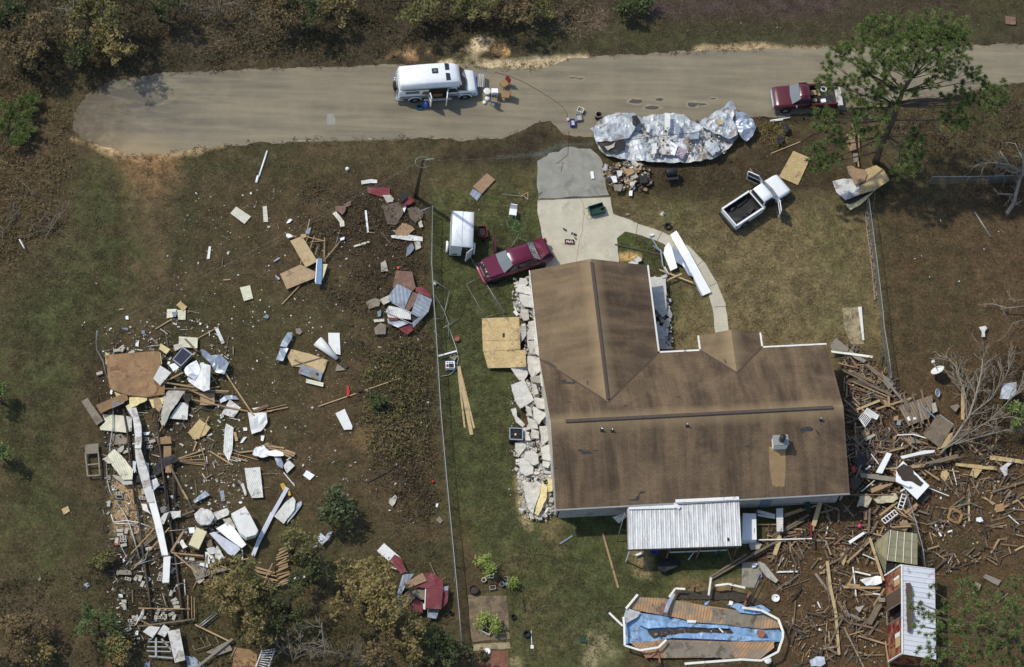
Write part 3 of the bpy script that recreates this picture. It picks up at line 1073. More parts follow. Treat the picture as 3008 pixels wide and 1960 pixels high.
def big_pine():
 base=P('D0',1085,1420,-.05)
 root=empty('pine_tree',base,label='tall green pine with spreading limbs beside red pickup',cat='tree')
 path=[('D0',1085,1420,0),('D0',1110,1320,2.2),('D0',1170,1190,4.6),('D0',1235,1050,6.8),('D0',1275,930,8.4),('D0',1320,800,9.8),('D0',1390,690,11.0),('D0',1440,
560,12.2),('D0',1440,430,13.2)]
 pw=[P(*q)for q in path]
 m=MB()
 m.tube([p-base for p in pw],.27,9,r1=.08)
 m.build('trunk','bark',root)
 cl=[(1080,200,11.6,.9),(1220,240,12.2,1.0),(1420,250,12.8,1.1),(1640,240,12.8,1.3),(1800,230,12.3,.9),(1000,330,11.4,1.0),(1180,400,12.2,1.1),(1400,370,13.2,1.2),
(1620,400,13,1.3),(1790,460,12.3,1.1),(860,420,10.8,.9),(760,480,10.4,.8),(1080,520,11.4,1.0),(1300,500,12.6,1.1),(1540,530,12.4,1.1),(1680,600,11.6,.7),(700,560,
10,.6),(960,610,10.5,.7),(640,700,9.4,.9),(800,760,9,.6),(870,700,9.6,.6),(1030,660,10.4,.8),(1190,620,11.2,.7),(1380,640,11.8,.6),(1560,700,11,.7),(1740,640,11,
.55),(1200,800,9.5,.8),(1050,870,8.6,.9),(900,860,8.6,.7),(1340,780,10.2,.5),(1460,800,10,.5),(1930,640,10.6,.75),(1990,700,10.2,.6),(2060,790,10,.8),(2200,780,
9.8,.8),(2100,900,9.2,.9),(1840,800,9.8,.7),(1700,850,9.4,.5),(1950,860,9.2,.6),(1830,940,8.8,.7),(1720,1040,8,.8),(1860,1040,8,.7),(620,1010,7.4,.9),(700,1080,
7,.8),(580,1080,7,.5),(960,1000,7.8,.8),(1140,990,8.2,.7),(960,1130,6.6,.8),(1100,1200,6.2,.7),(760,1220,5.6,.8),(560,1300,5,.7),(680,1400,4.4,.9),(540,1450,4.2,
.6),(1400,1270,5.6,.8),(1450,1180,6.2,.6),(1380,1420,4.6,.9),(1290,1500,4.2,.6),(1120,760,9.8,.6),(1250,900,8.8,.5),(1480,1350,5,.5),(1860,310,12.4,.6),(930,260,
11.2,.4),(1700,320,12.8,.8),(1550,320,13.2,.9)]
 cens=[P('D0',x,y,z)for x,y,z,r in cl]
 R=[r for*_,r in cl]
 lm=MB()
 for c,(x,y,z,r)in zip(cens,cl):
  k=min(range(1,len(pw)),key=lambda i:abs(pw[i].z-(c.z-.9)))
  a=pw[k]
  d=c-a
  mid=a+d*.5+Vector((0,0,-.15))
  lm.tube([a-base,mid-base,c-base],.022+.007*d.length,5,r1=.015)
  for q in range(4):
   e=c+Vector((rnd.gauss(0,r*.6),rnd.gauss(0,r*.6),rnd.gauss(0,r*.25)))
   lm.tube([mid.lerp(c,.5)-base,e-base],.014,4,r1=.009)
 lm.tube([P('D0',1290,900,8.7)-base,P('D0',1400,880,9)-base,P('D0',1560,865,9.2)-base,P('D0',1680,880,9.2)-base,P('D0',1850,860,9.4)-base,P('D0',1990,900,9.2)-base],
.12,6,r1=.04)
 lm.tube([P('D0',1280,820,9.6)-base,P('D0',1180,740,9.8)-base,P('D0',1060,680,10.2)-base,P('D0',930,590,10.4)-base],.11,6,r1=.04)
 lm.build('limbs','bark',root)
 tufts('crown','leaf_pine',cens,[r*1.2 for r in R],27,.22,.014,parent=root,loc=base)
big_pine()
def pine2():
 base=G(3060,2010,-.05)
 root=empty('pine_tree',base,label='second green pine spreading in from lower right corner beside white roofed shed',cat='tree')
 top=P('D3',2300,1250,9)
 m=MB()
 m.tube([Vector((0,0,0)),(top-base)*.5,top-base],.22,8,r1=.08)
 m.build('trunk','bark',root)
 cl=[(1580,880,6.5,.5),(1830,860,7.5,.9),(1980,900,8,.8),(2060,980,8,.9),(2250,960,8,.9),(2350,1050,8.5,1.0),(1700,1000,7,.7),(1480,990,6,.5),(1400,1030,5.8,.5),
(1520,1080,6,.55),(1640,1120,6.5,.7),(1800,1130,7,.9),(1990,1120,8,1),(2180,1150,8.5,1),(2340,1230,8.5,1),(1500,1200,6,.5),(1660,1260,6.5,.8),(1850,1280,7,1),(2040,
1300,7.5,1),(2200,1360,7.5,.9),(1480,1390,5.5,.5),(1600,1400,6,.8),(1760,1450,6,.9),(1960,1470,6.5,1),(2150,1500,7,1),(2330,1480,7,.9),(1560,1500,5.5,.6),(1380,
960,5.8,.35),(2280,760,7.5,.5),(1420,1180,5.6,.4),(2270,830,7.6,.5)]
 cens=[P('D3',x,y,z)for x,y,z,r in cl]
 lm=MB()
 for c in cens:
  d=top-c
  s_=top.lerp(base,.15)
  lm.tube([s_-base,s_.lerp(c,.5)-base+Vector((0,0,-.1)),c-base],.05,5,r1=.018)
 lm.build('limbs','bark',root)
 tufts('crown','leaf_pine',cens,[r*1.1 for*_,r in cl],15,.22,.014,parent=root,loc=base)
pine2()
def young_pine():
 base=P('A0',-10,1340,.1)
 root=empty('fallen_pine',base,label='young green pine bent over at left edge near road end',cat='tree')
 m=MB()
 st=[P('A0',-10,1340,.15),P('A0',90,1130,.7),P('A0',190,900,1.1)]
 m.tube([p-base for p in st],.05,6,r1=.02)
 m.build('trunk','bark',root)
 lm=MB()
 cens=[]
 R=[]
 for a,b in(((90,1130),(60,960)),((90,1130),(240,1060)),((120,1060),(110,920)),((120,1060),(300,960)),((150,990),(190,860)),((150,990),(320,850)),((60,1200),(230,
1180)),((40,1240),(180,1240)),((60,1180),(-10,1060)),((180,900),(290,830)),((90,1130),(290,1130)),((120,1060),(20,900))):
  A_=P('A0',*a,.7)
  B_=P('A0',*b,1.0)
  lm.tube([A_-base,B_-base],.018,4)
  for t in(.4,.55,.7,.85,1):
   cens.append(A_.lerp(B_,t))
   R.append(.3)
 lm.build('limbs','bark',root)
 tufts('crown','leaf_pine',cens,R,60,.2,.012,parent=root,loc=base)
young_pine()
def bare(name,label,chains,mat,r,depth=2,sp=.5,n=3,tw=.8,cat='tree'):
 base=P(*chains[0][0])
 base.z=max(0,base.z-.1)
 root=empty(name,base,label=label,cat=cat)
 m=MB()
 tm=MB()
 for i,ch in enumerate(chains):
  pw=[P(*q)for q in ch]
  rr=r if i==0 else r*.5
  m.tube([p-base for p in pw],rr,6,r1=rr*.45)
  for k in range(len(pw)-1):
   for q in range(n):
    p=pw[k].lerp(pw[k+1],rnd.random())
    d=(pw[k+1]-pw[k]).normalized()+Vector((rnd.gauss(0,sp),rnd.gauss(0,sp),rnd.gauss(0,sp*.4)))
    branchy(tm,p-base,d,tw*rnd.uniform(.5,1.1),r*.25,depth,.5,.02,2,2)
 for v in tm.v:
  v.z=max(v.z,.02-base.z)
 m.build('trunk',mat,root)
 tm.build('branches',mat,root)
 return root
bare('bare_tree','bare grey forked tree at top edge beside rust brown tree',[[('A0',640,370,.2),('A0',645,180,2.2),('A0',645,-20,4.5)],[('A0',610,350,.3),('A0',
560,200,1.8),('A0',500,70,3.6),('A0',420,60,4)],[('A0',500,70,3.6),('A0',590,80,4)]],'bark_grey',.09)
bare('bare_tree','pale dead tree top at top edge above dry twiggy slope',[[('A0',1960,180,.2),('A0',1900,60,1.6),('A0',1800,-20,2.5)],[('A0',1900,60,1.2),('A0',
2040,20,1.6),('A0',2200,120,1.2)],[('A0',1900,120,.8),('A0',1700,60,1.4),('A0',1560,10,2)]],'bark_grey',.07,n=6)
bare('uprooted_tree','thick pale uprooted trunk with bare limbs at right edge beside corner fence',[[('D1',2230,440,.5),('D1',2290,350,.6),('D1',2330,200,.9),('D1',
2370,60,1.2)],[('D1',2340,100,1.0),('D1',2230,60,1.0),('D1',2190,90,.8)],[('D0',2370,1500,1.3),('D0',2240,1440,1.4),('D0',2080,1420,1.2),('D0',1940,1450,1)],[('D0',
2250,1440,1.3),('D0',2170,1320,1.3)],[('D1',2290,275,.7),('D1',2150,265,.6)],[('D0',2370,1540,1.3),('D0',2375,1400,1.5),('D0',2300,1250,1.4)]],'bark_pale',.16,depth=2,
n=3)
bare('bare_tree','bare grey stem leaning beside uprooted trunk on corner fence',[[('D1',2090,160,.2),('D1',2120,60,1.2),('D1',2190,-40,2.2)]],'bark_grey',.12,depth=1)
bare('fallen_tree','large fallen tree with long pale bare limbs across east rubble',[[('D2',1650,1110,.4),('D2',1780,960,.8),('D2',1900,780,1.1),('D2',1960,600,
1.3),('D2',2010,400,1.5),('D2',2020,280,1.5)],[('D2',1700,1060,.7),('D2',1900,930,.9),('D2',2080,820,1),('D2',2200,700,1.1),('D2',2330,560,1.1),('D2',2375,480,1.2)],
[('D2',1780,1025,.8),('D2',2000,960,.9),('D2',2200,910,1),('D2',2370,905,1)],[('D2',1900,780,1.1),('D2',2080,640,1.2),('D2',2210,450,1.3),('D2',2300,250,1.4)],[('D2',
1880,800,1),('D2',1870,600,1.2),('D2',1830,480,1.3),('D2',1780,340,1.3),('D2',1690,250,1.1)],[('D2',1960,600,1.3),('D2',1900,480,1.3)],[('D2',2080,820,1),('D2',
2200,790,1)]],'bark_pale',.11,depth=2,n=5,sp=.4,tw=1.3)
bare('dead_branch','bare forked branch with lichen lying at right edge above rusty white scrap',[[('D1',2380,1250,.8),('D1',2230,1265,.6),('D1',2110,1230,.4),('D1',
2030,1230,.3)],[('D1',2380,1370,.8),('D1',2290,1390,.6),('D1',2220,1500,.4)],[('D1',2380,1190,.8),('D1',2300,1200,.6),('D1',2240,1150,.4)],[('D1',2170,1240,.5),
('D1',2250,1380,.3)]],'bark_pale',.05,depth=1,n=2,tw=.5,cat='branch')
bare('bare_tree','bare grey bush of fine limbs at bottom edge left of a standing stump',[[('B3',330,1500,.2),('B3',300,1380,1),('B3',280,1200,1.8)],[('B3',330,1500,
.2),('B3',400,1340,1.4),('B3',560,1330,1.6)],[('B3',300,1450,.4),('B3',180,1350,1.4)],[('B3',340,1480,.4),('B3',480,1400,1.4)]],'bark_pale',.05,n=5)
bare('bare_tree','broken standing bare stem between bare bush and golden oaks',[[('B3',600,1540,.2),('B3',610,1380,1.5),('B3',585,1240,2.6),('B3',580,1160,3)],[('B3',
585,1200,2.7),('B3',520,1190,2.8)]],'bark_pale',.08,n=2,depth=1)
bare('bare_tree','grey twiggy tree at bottom edge in front of rust crown',[[('B3',900,1560,.2),('B3',830,1470,1),('B3',740,1430,1.8),('B3',610,1400,2)],[('B3',880,
1520,.5),('B3',930,1350,1.6)],[('B3',830,1470,1),('B3',870,1380,1.6)]],'bark_grey',.05,n=5)
bare('bare_tree','grey leafless brush beside lower end of long fence',[[('B3',1560,1460,.2),('B3',1640,1250,1.6)],[('B3',1560,1460,.2),('B3',1480,1280,1.6)],[('B3',
1560,1400,.4),('B3',1700,1380,1)]],'bark_grey',.04,n=6)
bare('dead_branches','heap of dead grey branches on brush pile at left edge',[[('A1',400,640,.2),('A1',480,520,.4),('A1',620,340,.5)],[('A1',120,660,.2),('A1',320,
600,.3),('A1',460,545,.4)],[('A1',330,540,.3),('A1',440,385,.4)],[('A1',240,525,.3),('A1',330,545,.3)],[('A1',90,500,.4),('A1',130,300,.4)],[('A1',20,700,.3),('A1',
30,560,.4)],[('A1',180,150,.4),('A1',300,280,.4)],[('A1',60,560,.3),('A1',200,330,.4)]],'bark_grey',.04,depth=1,n=4,tw=.6,cat='branches')
bare('bare_tree','spindly bare tree behind big pine at right edge of road',[[('D0',1290,1400,.2),('D0',1300,1250,1.5),('D0',1320,1180,2.2),('D0',1300,1090,3)],[('D0',
1420,1260,.3),('D0',1430,1100,1.8)]],'bark_grey',.05,n=3,depth=1)
def weeds(name,polys,dens,mat,size,h,seed=0,clump=.28):
 """polys in source pixels"""
 pts=[]
 for poly in polys:
  w_=[G(x,y)for x,y in poly]
  x0,x1=(min((p.x for p in w_)),max((p.x for p in w_)))
  y0,y1=(min((p.y for p in w_)),max((p.y for p in w_)))
  n=int((x1-x0)*(y1-y0)*dens)
  q=np.stack([_rs.uniform(x0,x1,n),_rs.uniform(y0,y1,n)],1)
  v=np.concatenate([q,np.zeros((n,1))],1)
  px,py=proj(v)
  d=psd(px,py,poly)
  k=fbm(q[:,0],q[:,1],1.6,71+seed)
  keep=(d+(k-.5)*90<_rs.normal(0,12,n)-4)&(k+_rs.rand(n)*.25>.5)
  pts.append(v[keep])
 c=np.concatenate(pts)
 nl=14
 px,py=proj(c)
 ok=(psd(px,py,DRV)>6)&(psd(px,py,ROAD)>(-7 if name=='verge_weeds' else 4))&(psd(px,py,Q_('1620 800 1900 800 1930 1030 2440 1030 2480 1440 1650 1480'))>0)
 c=c[ok]
 hh=h*(.4+.9*fbm(c[:,0],c[:,1],1.1,81))
 p=np.repeat(c,nl,0)
 n=len(p)
 p=p+np.stack([_rs.normal(0,clump,n),_rs.normal(0,clump,n),np.repeat(hh,nl)*_rs.rand(n)],1)
 nn=rdir(n)
 nn[:,2]=np.abs(nn[:,2])+.3
 nn/=np.linalg.norm(nn,axis=1)[:,None]
 t=np.cross(nn,rdir(n))
 t/=np.linalg.norm(t,axis=1)[:,None]+1e-09
 b=np.cross(nn,t)
 s_=size*(.5+_rs.rand(n,1))
 o=leaf_mesh(name,mat,p,t*s_*1.3,b*s_*.42,np.repeat(_rs.rand(len(c)),nl)*.6+_rs.rand(n)*.4)
 return tag(o,kind='stuff')
NV=Q_('-80 -80 1720 -80 1600 60 1420 110 1180 150 900 185 640 195 450 205 250 230 80 260 -80 300')
tag(weeds('brush',[NV],5,'leaf_weed',.07,.5,1),'dark brown green brush covering slope above road')
tag(weeds('dead_brush',[Q_('560 -60 900 -60 960 100 740 175 560 120'),Q_('1620 10 1800 10 1800 90 1690 110')],7,'leaf_straw',.055,.35,2),'pale dry grass and twigs on slope above road')
tag(weeds('leaf_litter',[Q_('880 520 1240 600 1250 1000 1290 1540 1180 1560 1080 1100 900 760'),Q_('1050 1020 1280 1000 1290 1540 1060 1400')],6,'leaf_dead',.06,
.25,3),'brown dead weeds tangled along west side of long fence')
tag(weeds('tall_weeds',[Q_('1090 1010 1230 990 1260 1110 1180 1180 1060 1120'),Q_('1040 1230 1250 1120 1270 1360 1130 1380')],8,'leaf_olive',.06,.5,4),'olive tall weeds beside long fence')
tag(weeds('dry_grass',[Q_('1060 1180 1190 1180 1220 1290 1120 1340 1060 1290')],12,'leaf_straw',.06,.35,5),'flattened tan grass in hollow of west field')
tag(weeds('brush',[Q_('2640 330 3060 250 3060 640 2860 600 2760 520 2600 560 2580 420')],6,'leaf_dead',.06,.45,6),'brown leafless undergrowth at right edge below road')
tag(weeds('undergrowth',[Q_('2860 1040 3060 1000 3060 1380 2860 1330'),Q_('2720 1440 2760 1540 2740 1660 2700 1560')],7,'leaf_dead',.06,.4,7),'reddish brown undergrowth around fallen tree limbs')
tag(weeds('brush',[Q_('-60 480 150 560 200 650 120 760 -60 800'),Q_('-60 200 200 230 200 560 -60 560')],6,'leaf_rust',.06,.35,8),'brown brush pile of leaves and twigs at left edge')
tag(weeds('ground_cover',[Q_('240 1000 330 1010 330 1240 260 1190'),Q_('280 1250 500 1300 540 1700 420 1900 280 1760')],3.5,'leaf_dead',.05,.15,9),'brown weeds growing round wrecked mobile home')
tag(weeds('ground_cover',[Q_('440 1700 1300 1600 1340 1990 400 1990'),Q_('-60 1700 440 1640 440 1990 -60 1990')],3.5,'leaf_weed',.06,.35,10),'dark undergrowth beneath south west trees')
tag(weeds('ivy',[Q_('2590 1000 2630 1000 2640 1060 2600 1060'),Q_('2700 1600 2740 1590 2740 1660 2700 1660'),Q_('2990 1200 3040 1200 3040 1300 2960 1300')],14,'leaf_green',
.05,.3,11),'green weeds creeping along east fence')
YARD=Q_('1275 560 1590 560 1560 900 1510 1500 1600 1560 1900 1640 2100 1720 1820 1800 1800 1990 1500 1990 1480 1700 1340 1520 1290 1000')
tag(weeds('grass',[YARD,Q_('1810 670 1960 700 1960 900 2020 1020 1930 1020'),Q_('60 820 250 620 280 500 370 560 390 780 300 1000 200 1180 120 1500 40 1500 -40 1100')],
16,'leaf_grass',.032,.06,12,.13),'short green grass of yards')
tag(weeds('dry_lawn',[Q_('1800 600 2060 600 2330 540 2560 620 2600 1040 2240 1040 2060 980 1930 1040 1920 800')],14,'leaf_lawn',.034,.05,14,.15),'dry tan lawn in front of house')
tag(weeds('fallen_leaves',[Q_('2590 560 3060 540 3060 1350 2700 1300 2620 1100'),Q_('2480 1060 2680 1180 3060 1320 3060 2000 2300 2000 2290 1800 2180 1640 2300 1530'),
Q_('400 470 1240 470 1260 1000 1320 1700 900 1600 480 1100'),Q_('1790 490 2420 420 2560 560 2100 600'),Q_('-60 260 3060 60 3060 -60 -60 -60'),Q_('-60 300 240 420 300 700 60 1000 -60 1960 400 1960 240 1300 0 1000')],
7,'leaf_litter',.034,.05,15,.2),'dry fallen leaves and straw over brown ground')
tag(weeds('verge_weeds',[[(x0,y0-14),(x1,y1-14),(x1,y1+14),(x0,y0+14)]for(x0,y0),(x1,y1)in zip(ROAD,ROAD[1:]+ROAD[:1])if max(x0,x1)<3010],16,'leaf_litter',.036,
.05,16,.1),'dry weeds creeping over edges of road')

EZ=2.45
cSW,cSE,cNE,cNW=(G(1629,1494,EZ),G(2487,1452,EZ),G(2438,1010,EZ),G(1591,1057,EZ))
ux=cSE-cSW+(cNE-cNW)
ux.z=0
ux.normalize()
uy=Vector((-ux.y,ux.x,0))
O0=(cSW+cSE)/2
W0=((cSE-cSW).dot(ux)+(cNE-cNW).dot(ux))/2
D0=((cNW-cSW).dot(uy)+(cNE-cSE).dot(uy))/2
ctr=(cSW+cSE+cNE+cNW)/4
ctr.z=0
x0=-W0/2
x1=W0/2
y0=-D0/2
y1=D0/2
def loc(p):
 d=p-ctr
 return(d.dot(ux),d.dot(uy))
hw0,hw1=(loc(G(1562,794,EZ)),loc(G(1903,780,EZ)))
gx0=x0
gx1=loc(G(1927,1010,EZ))[0]
gx1=(gx1+hw1[0])/2
gy=(hw0[1]+hw1[1])/2
e0,e1=(loc(G(2054,990,EZ)),loc(G(2231,982,EZ)))
ex0,ex1=(e0[0],e1[0])
ey=(e0[1]+e1[1])/2+.1
PT=.34
ang=math.atan2(ux.y,ux.x)
HO=empty('brick_house',ctr,ang,'long single storey house under a stained brown shingle roof, its brick veneer collapsed','house')
s=N('shingle')
o=s.map('Object')
uv=s.tc.outputs['UV']
big=s.noise(s.map('UV',(1.15,.16,1)),1.0,5,.62,.3)
blot=s.noise(o,.45,5,.62,.3)
fine=s.noise(o,17,3,.75)
c=s.ramp(big,[(.34,srgb(76,61,45)),(.5,srgb(98,78,56)),(.66,srgb(122,97,67))])
c=s.mix(s.ramp(blot,[(.44,.0),(.66,.55)]),c,srgb(138,111,76))
bt=s.n('TexBrick')
sv(bt,'Scale',1)
sv(bt,'Brick Width',.32)
sv(bt,'Row Height',.145)
sv(bt,'Mortar Size',.012)
sv(bt,'Color1',(1,1,1,1))
sv(bt,'Color2',(.86,.86,.86,1))
sv(bt,'Mortar',(.72,.7,.68,1))
s.l(uv,bt.inputs[0])
c=s.mix(1.0,c,bt.outputs['Color'],'MULTIPLY')
c=s.mix(1.0,c,s.ramp(fine,[(.25,.68),(.75,1.3)]),'MULTIPLY')
sp=s.n('SeparateXYZ')
s.l(uv,sp.inputs[0])
rg=s.n('MapRange')
sv(rg,'From Min',.9)
sv(rg,'From Max',.0)
s.l(sp.outputs['Y'],rg.inputs['Value'])
c=s.mix(s.ramp(rg.outputs[0],[(0,0),(1,.55)]),c,srgb(160,134,90))
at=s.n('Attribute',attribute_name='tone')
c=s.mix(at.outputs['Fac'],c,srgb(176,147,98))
hs=s.n('HueSaturation')
sv(hs,'Saturation',.84)
s.l(c,hs.inputs['Color'])
c=hs.outputs[0]
s.l(c,s.b.inputs['Base Color'])
sv(s.b,'Roughness',.93)
sv(s.b,'Specular IOR Level',.2)
s.bump(bt.outputs['Fac'],.25,.02)
s.done('shingle')
RH=EZ+y1*PT
gm=(gx0+gx1)/2
gh=(gx1-gx0)/2
WH=EZ+gh*PT
em=(ex0+ex1)/2
eh=(ex1-ex0)/2
EH=EZ+eh*PT
rf=MB()
def rquad(pts,base,up,rdg):
 ps=[Vector(p)for p in pts]
 uvs=[(p.dot(base),abs((Vector(rdg)-p).dot(up))*math.sqrt(1+PT*PT))for p in ps]
 rf.face(ps,0,uvs)
X=Vector((1,0,0))
Y=Vector((0,1,0))
TH=.09
yA=y1-gh
yE=y1-eh
rquad([(x0,y0,EZ),(x1,y0,EZ),(x1,0,RH),(x0,0,RH)],X,Y,(0,0,0))
rquad([(x1,y1,EZ),(ex1,y1,EZ),(em,yE,EH),(ex0,y1,EZ),(gx1,y1,EZ),(gm,yA,WH),(x0,y1,EZ),(x0,0,RH),(x1,0,RH)],X,Y,(0,0,0))
rquad([(gx0,y1,EZ),(gm,yA,WH),(gm,gy,WH),(gx0,gy,EZ)],Y,X,(gm,0,0))
t_w=len(rf.f)-1
rquad([(gx1,gy,EZ),(gm,gy,WH),(gm,yA,WH),(gx1,y1,EZ)],Y,X,(gm,0,0))
rquad([(ex0,y1,EZ),(em,yE,EH),(em,ey,EH),(ex0,ey,EZ)],Y,X,(em,0,0))
t_e=len(rf.f)-1
rquad([(ex1,ey,EZ),(em,ey,EH),(em,yE,EH),(ex1,y1,EZ)],Y,X,(em,0,0))
nf=len(rf.f)
for k in range(nf):
 pts=[rf.v[i]-Vector((0,0,TH))for i in rf.f[k]][::-1]
 rf.face(pts)
for a,b in(((x0,y0,EZ),(x1,y0,EZ)),((x1,y0,EZ),(x1,0,RH)),((x1,0,RH),(x1,y1,EZ)),((x1,y1,EZ),(ex1,y1,EZ)),((ex1,y1,EZ),(ex1,ey,EZ)),((ex1,ey,EZ),(em,ey,EH)),((em,
ey,EH),(ex0,ey,EZ)),((ex0,ey,EZ),(ex0,y1,EZ)),((ex0,y1,EZ),(gx1,y1,EZ)),((gx1,y1,EZ),(gx1,gy,EZ)),((gx1,gy,EZ),(gm,gy,WH)),((gm,gy,WH),(gx0,gy,EZ)),((gx0,gy,EZ),
(x0,y1,EZ)),((x0,y1,EZ),(x0,0,RH)),((x0,0,RH),(x0,y0,EZ))):
 a=Vector(a)
 b=Vector(b)
 d=Vector((0,0,TH))
 rf.quad(a-d,b-d,b,a)
roof=rf.build('roof','shingle',HO)
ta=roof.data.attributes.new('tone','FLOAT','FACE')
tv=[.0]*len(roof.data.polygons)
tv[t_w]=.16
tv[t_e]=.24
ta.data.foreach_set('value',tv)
OV=.42
wl=MB()
def wall(a,b,z1=EZ-.1,t=.14,zt=None):
 a=Vector((*a,0))
 b=Vector((*b,0))
 wl.beam(a+Vector((0,0,z1/2)),b+Vector((0,0,z1/2)),t,z1)
o_=OV
for a,b in(((x0+o_,y0+o_),(x1-o_,y0+o_)),((x1-.12,y0+o_+.07),(x1-.12,y1-o_)),((x1-.05,y1-o_+.07),(ex1-o_,y1-o_+.07)),((ex1-o_-.07,y1-o_+.14),(ex1-o_-.07,ey-o_)),
((ex1-o_,ey-o_+.07),(ex0+o_,ey-o_+.07)),((ex0+o_+.07,ey-o_),(ex0+o_+.07,y1-o_)),((ex0+o_,y1-o_-.07),(gx1-o_,y1-o_-.07)),((gx1-o_-.07,y1-o_),(gx1-o_-.07,gy-.3)),
((gx1-o_,gy-.23),(x0+.2,gy-.23)),((x0+.27,gy-.3),(x0+.27,y0+o_+.07))):
 wall(a,b)
mk('wall_brick',(206,200,190),pattern='brick',pscale=2.2,dirt=.12,dcol=(150,140,126),var=.25,bump=.6,rv=0)
wl.build('wall','wall_brick',HO)
gb=MB()
for xa,xb,yy,xm,H in((gx0+.2,gx1-.3,gy-.25,gm,WH-.2),(ex0+.35,ex1-.35,ey-.4,em,EH-.16)):
 a=[Vector((xa,yy,EZ-.1)),Vector((xb,yy,EZ-.1)),Vector((xm,yy,H))]
 b=[p+Vector((0,.08,0))for p in a]
 gb.face(a)
 gb.face(b[::-1])
 for i in range(3):
  j=(i+1)%3
  gb.quad(a[j],a[i],b[i],b[j])
for xx in(x0+.22,x1-.2):
 a=[Vector((xx,y0+.5,EZ-.1)),Vector((xx,y1-.5,EZ-.1)),Vector((xx,0,RH-.22))]
 b=[p+Vector((.08,0,0))for p in a]
 gb.face(a)
 gb.face(b[::-1])
 for i in range(3):
  j=(i+1)%3
  gb.quad(a[j],a[i],b[i],b[j])
gb.build('gable','dirty',HO)
mk('vent',(84,70,62),var=.3,rv=0,rough=.8)
v1=MB()
a=x0+.95
b=x1-.7
v1.beam((a,0,RH+.05),(b,0,RH+.05),.2,.07)
v1.build('ridge_vent','vent',HO)
v2=MB()
v2.beam((gm,gy-.25,WH+.05),(gm,yA+.2,WH+.05),.18,.07)
v2.build('ridge_vent','vent',HO)
def gut(pts,mat='rail',w_=.11):
 m=MB()
 for a,b in zip(pts,pts[1:]):
  m.beam((*a,EZ-.03),(*b,EZ-.03),w_,.12)
 m.build('gutter',mat,HO)
g_=.06
gut([(x1-.02,y1+g_),(ex1+g_+.06,y1+g_)])
gut([(ex1+g_,y1+.12),(ex1+g_,ey-.02)])
gut([(ex0-g_,ey),(ex0-g_,y1+.12)])
gut([(ex0-g_-.06,y1+g_),(gx1+g_+.06,y1+g_)])
gut([(gx1+g_,y1+.12),(gx1+g_,gy)])
gut([(x0-g_*.8,gy),(x0-g_*.8,y1+1)],w_=.06)
gut([(x0,y0-g_),(x1,y0-g_)],'galv',.1)
m=MB()
m.beam((x0-.02,y0+.1,EZ-.05),(x0-.02,y0+3.4,EZ+3.3*PT-.05),.04,.14)
m.build('fascia','galv',HO)
def onroof(px,py,off=.02):
 for it in range(1):
  best=None
  z=RH+.6
  while z>EZ-.2:
   p=G(px,py,z)
   lx,ly=loc(p)
   r=-9
   if x0<=lx<=x1 and y0<=ly<=y1:
    r=EZ+(y1-abs(ly))*PT
   if gx0<=lx<=gx1 and ly>0 and(ly<=gy):
    r=max(r,EZ+(gh-abs(lx-gm))*PT)
   if ex0<=lx<=ex1 and ly>0 and(ly<=ey):
    r=max(r,EZ+(eh-abs(lx-em))*PT)
   if r>=z:
    return Vector((lx,ly,r+off))
   z-=.02
 return Vector((lx,ly,EZ))
def C2(x,y):
 return(1500+x/2.975,960+y/2.975)
def D2(x,y):
 return(2208+x/2.975,960+y/2.975)
for x,y in(C2(795,905),C2(887,910),C2(1541,866),D2(602,815)):
 p=onroof(x,y,0)
 v=MB()
 v.lathe(Q_('.13 -.03 .12 .03 .055 .05 .055 .28 0 .28'),p,n=12)
 o=v.build('vent_pipe','steel',HO)
 c=MB()
 c.lathe(Q_('.06 .285 .055 .31 0 .31'),p,n=10)
 c.build('cap','chrome',o)
p=onroof(*D2(240,1050),0)
p.y+=.15
w_,d_=(.92,.62)
ch=MB()
zt=p.z+1.0
ch.hexa([(p.x-w_/2,p.y-d_/2,p.z-.35),(p.x+w_/2,p.y-d_/2,p.z-.35),(p.x+w_/2,p.y+d_/2,p.z-.1),(p.x-w_/2,p.y+d_/2,p.z-.1),(p.x-w_/2,p.y-d_/2,zt-.3),(p.x+w_/2,p.y-d_/2,
zt-.3),(p.x+w_/2,p.y+d_/2,zt-.3),(p.x-w_/2,p.y+d_/2,zt-.3)])
cho=ch.build('chimney','rail',HO)
c=MB()
c.box((p.x,p.y,zt-.27),(w_+.1,d_+.1,.07))
c.build('cap','galv',cho)
c=MB()
c.lathe(Q_('.2 -.24 .17 -.1 .15 -.1 .15 .1 .21 .1 .21 .28 0 .33'),(p.x+.05,p.y,zt),n=16)
c.build('flue','steel',cho)
s=N('clean_shingle')
o=s.map('Object')
fine=s.noise(o,17,3,.75)
big=s.noise(o,1.2,4,.6)
c=s.ramp(big,[(.3,srgb(134,110,78)),(.7,srgb(156,128,90))])
c=s.mix(1.0,c,s.ramp(fine,[(.25,.68),(.75,1.3)]),'MULTIPLY')
s.l(c,s.b.inputs['Base Color'])
sv(s.b,'Roughness',.95)
s.done('clean_shingle')
m=MB()
st=[D2(150,1050),D2(295,1050),D2(296,1250),D2(288,1370),D2(286,1400),D2(250,1395),D2(215,1402),D2(180,1385),D2(168,1330),D2(155,1200)]
m.face([onroof(x,y,.006)for x,y in st][::-1])
m.build('clean_streak','clean_shingle',HO)
mk('felt',(58,55,56),var=.5,rv=0)
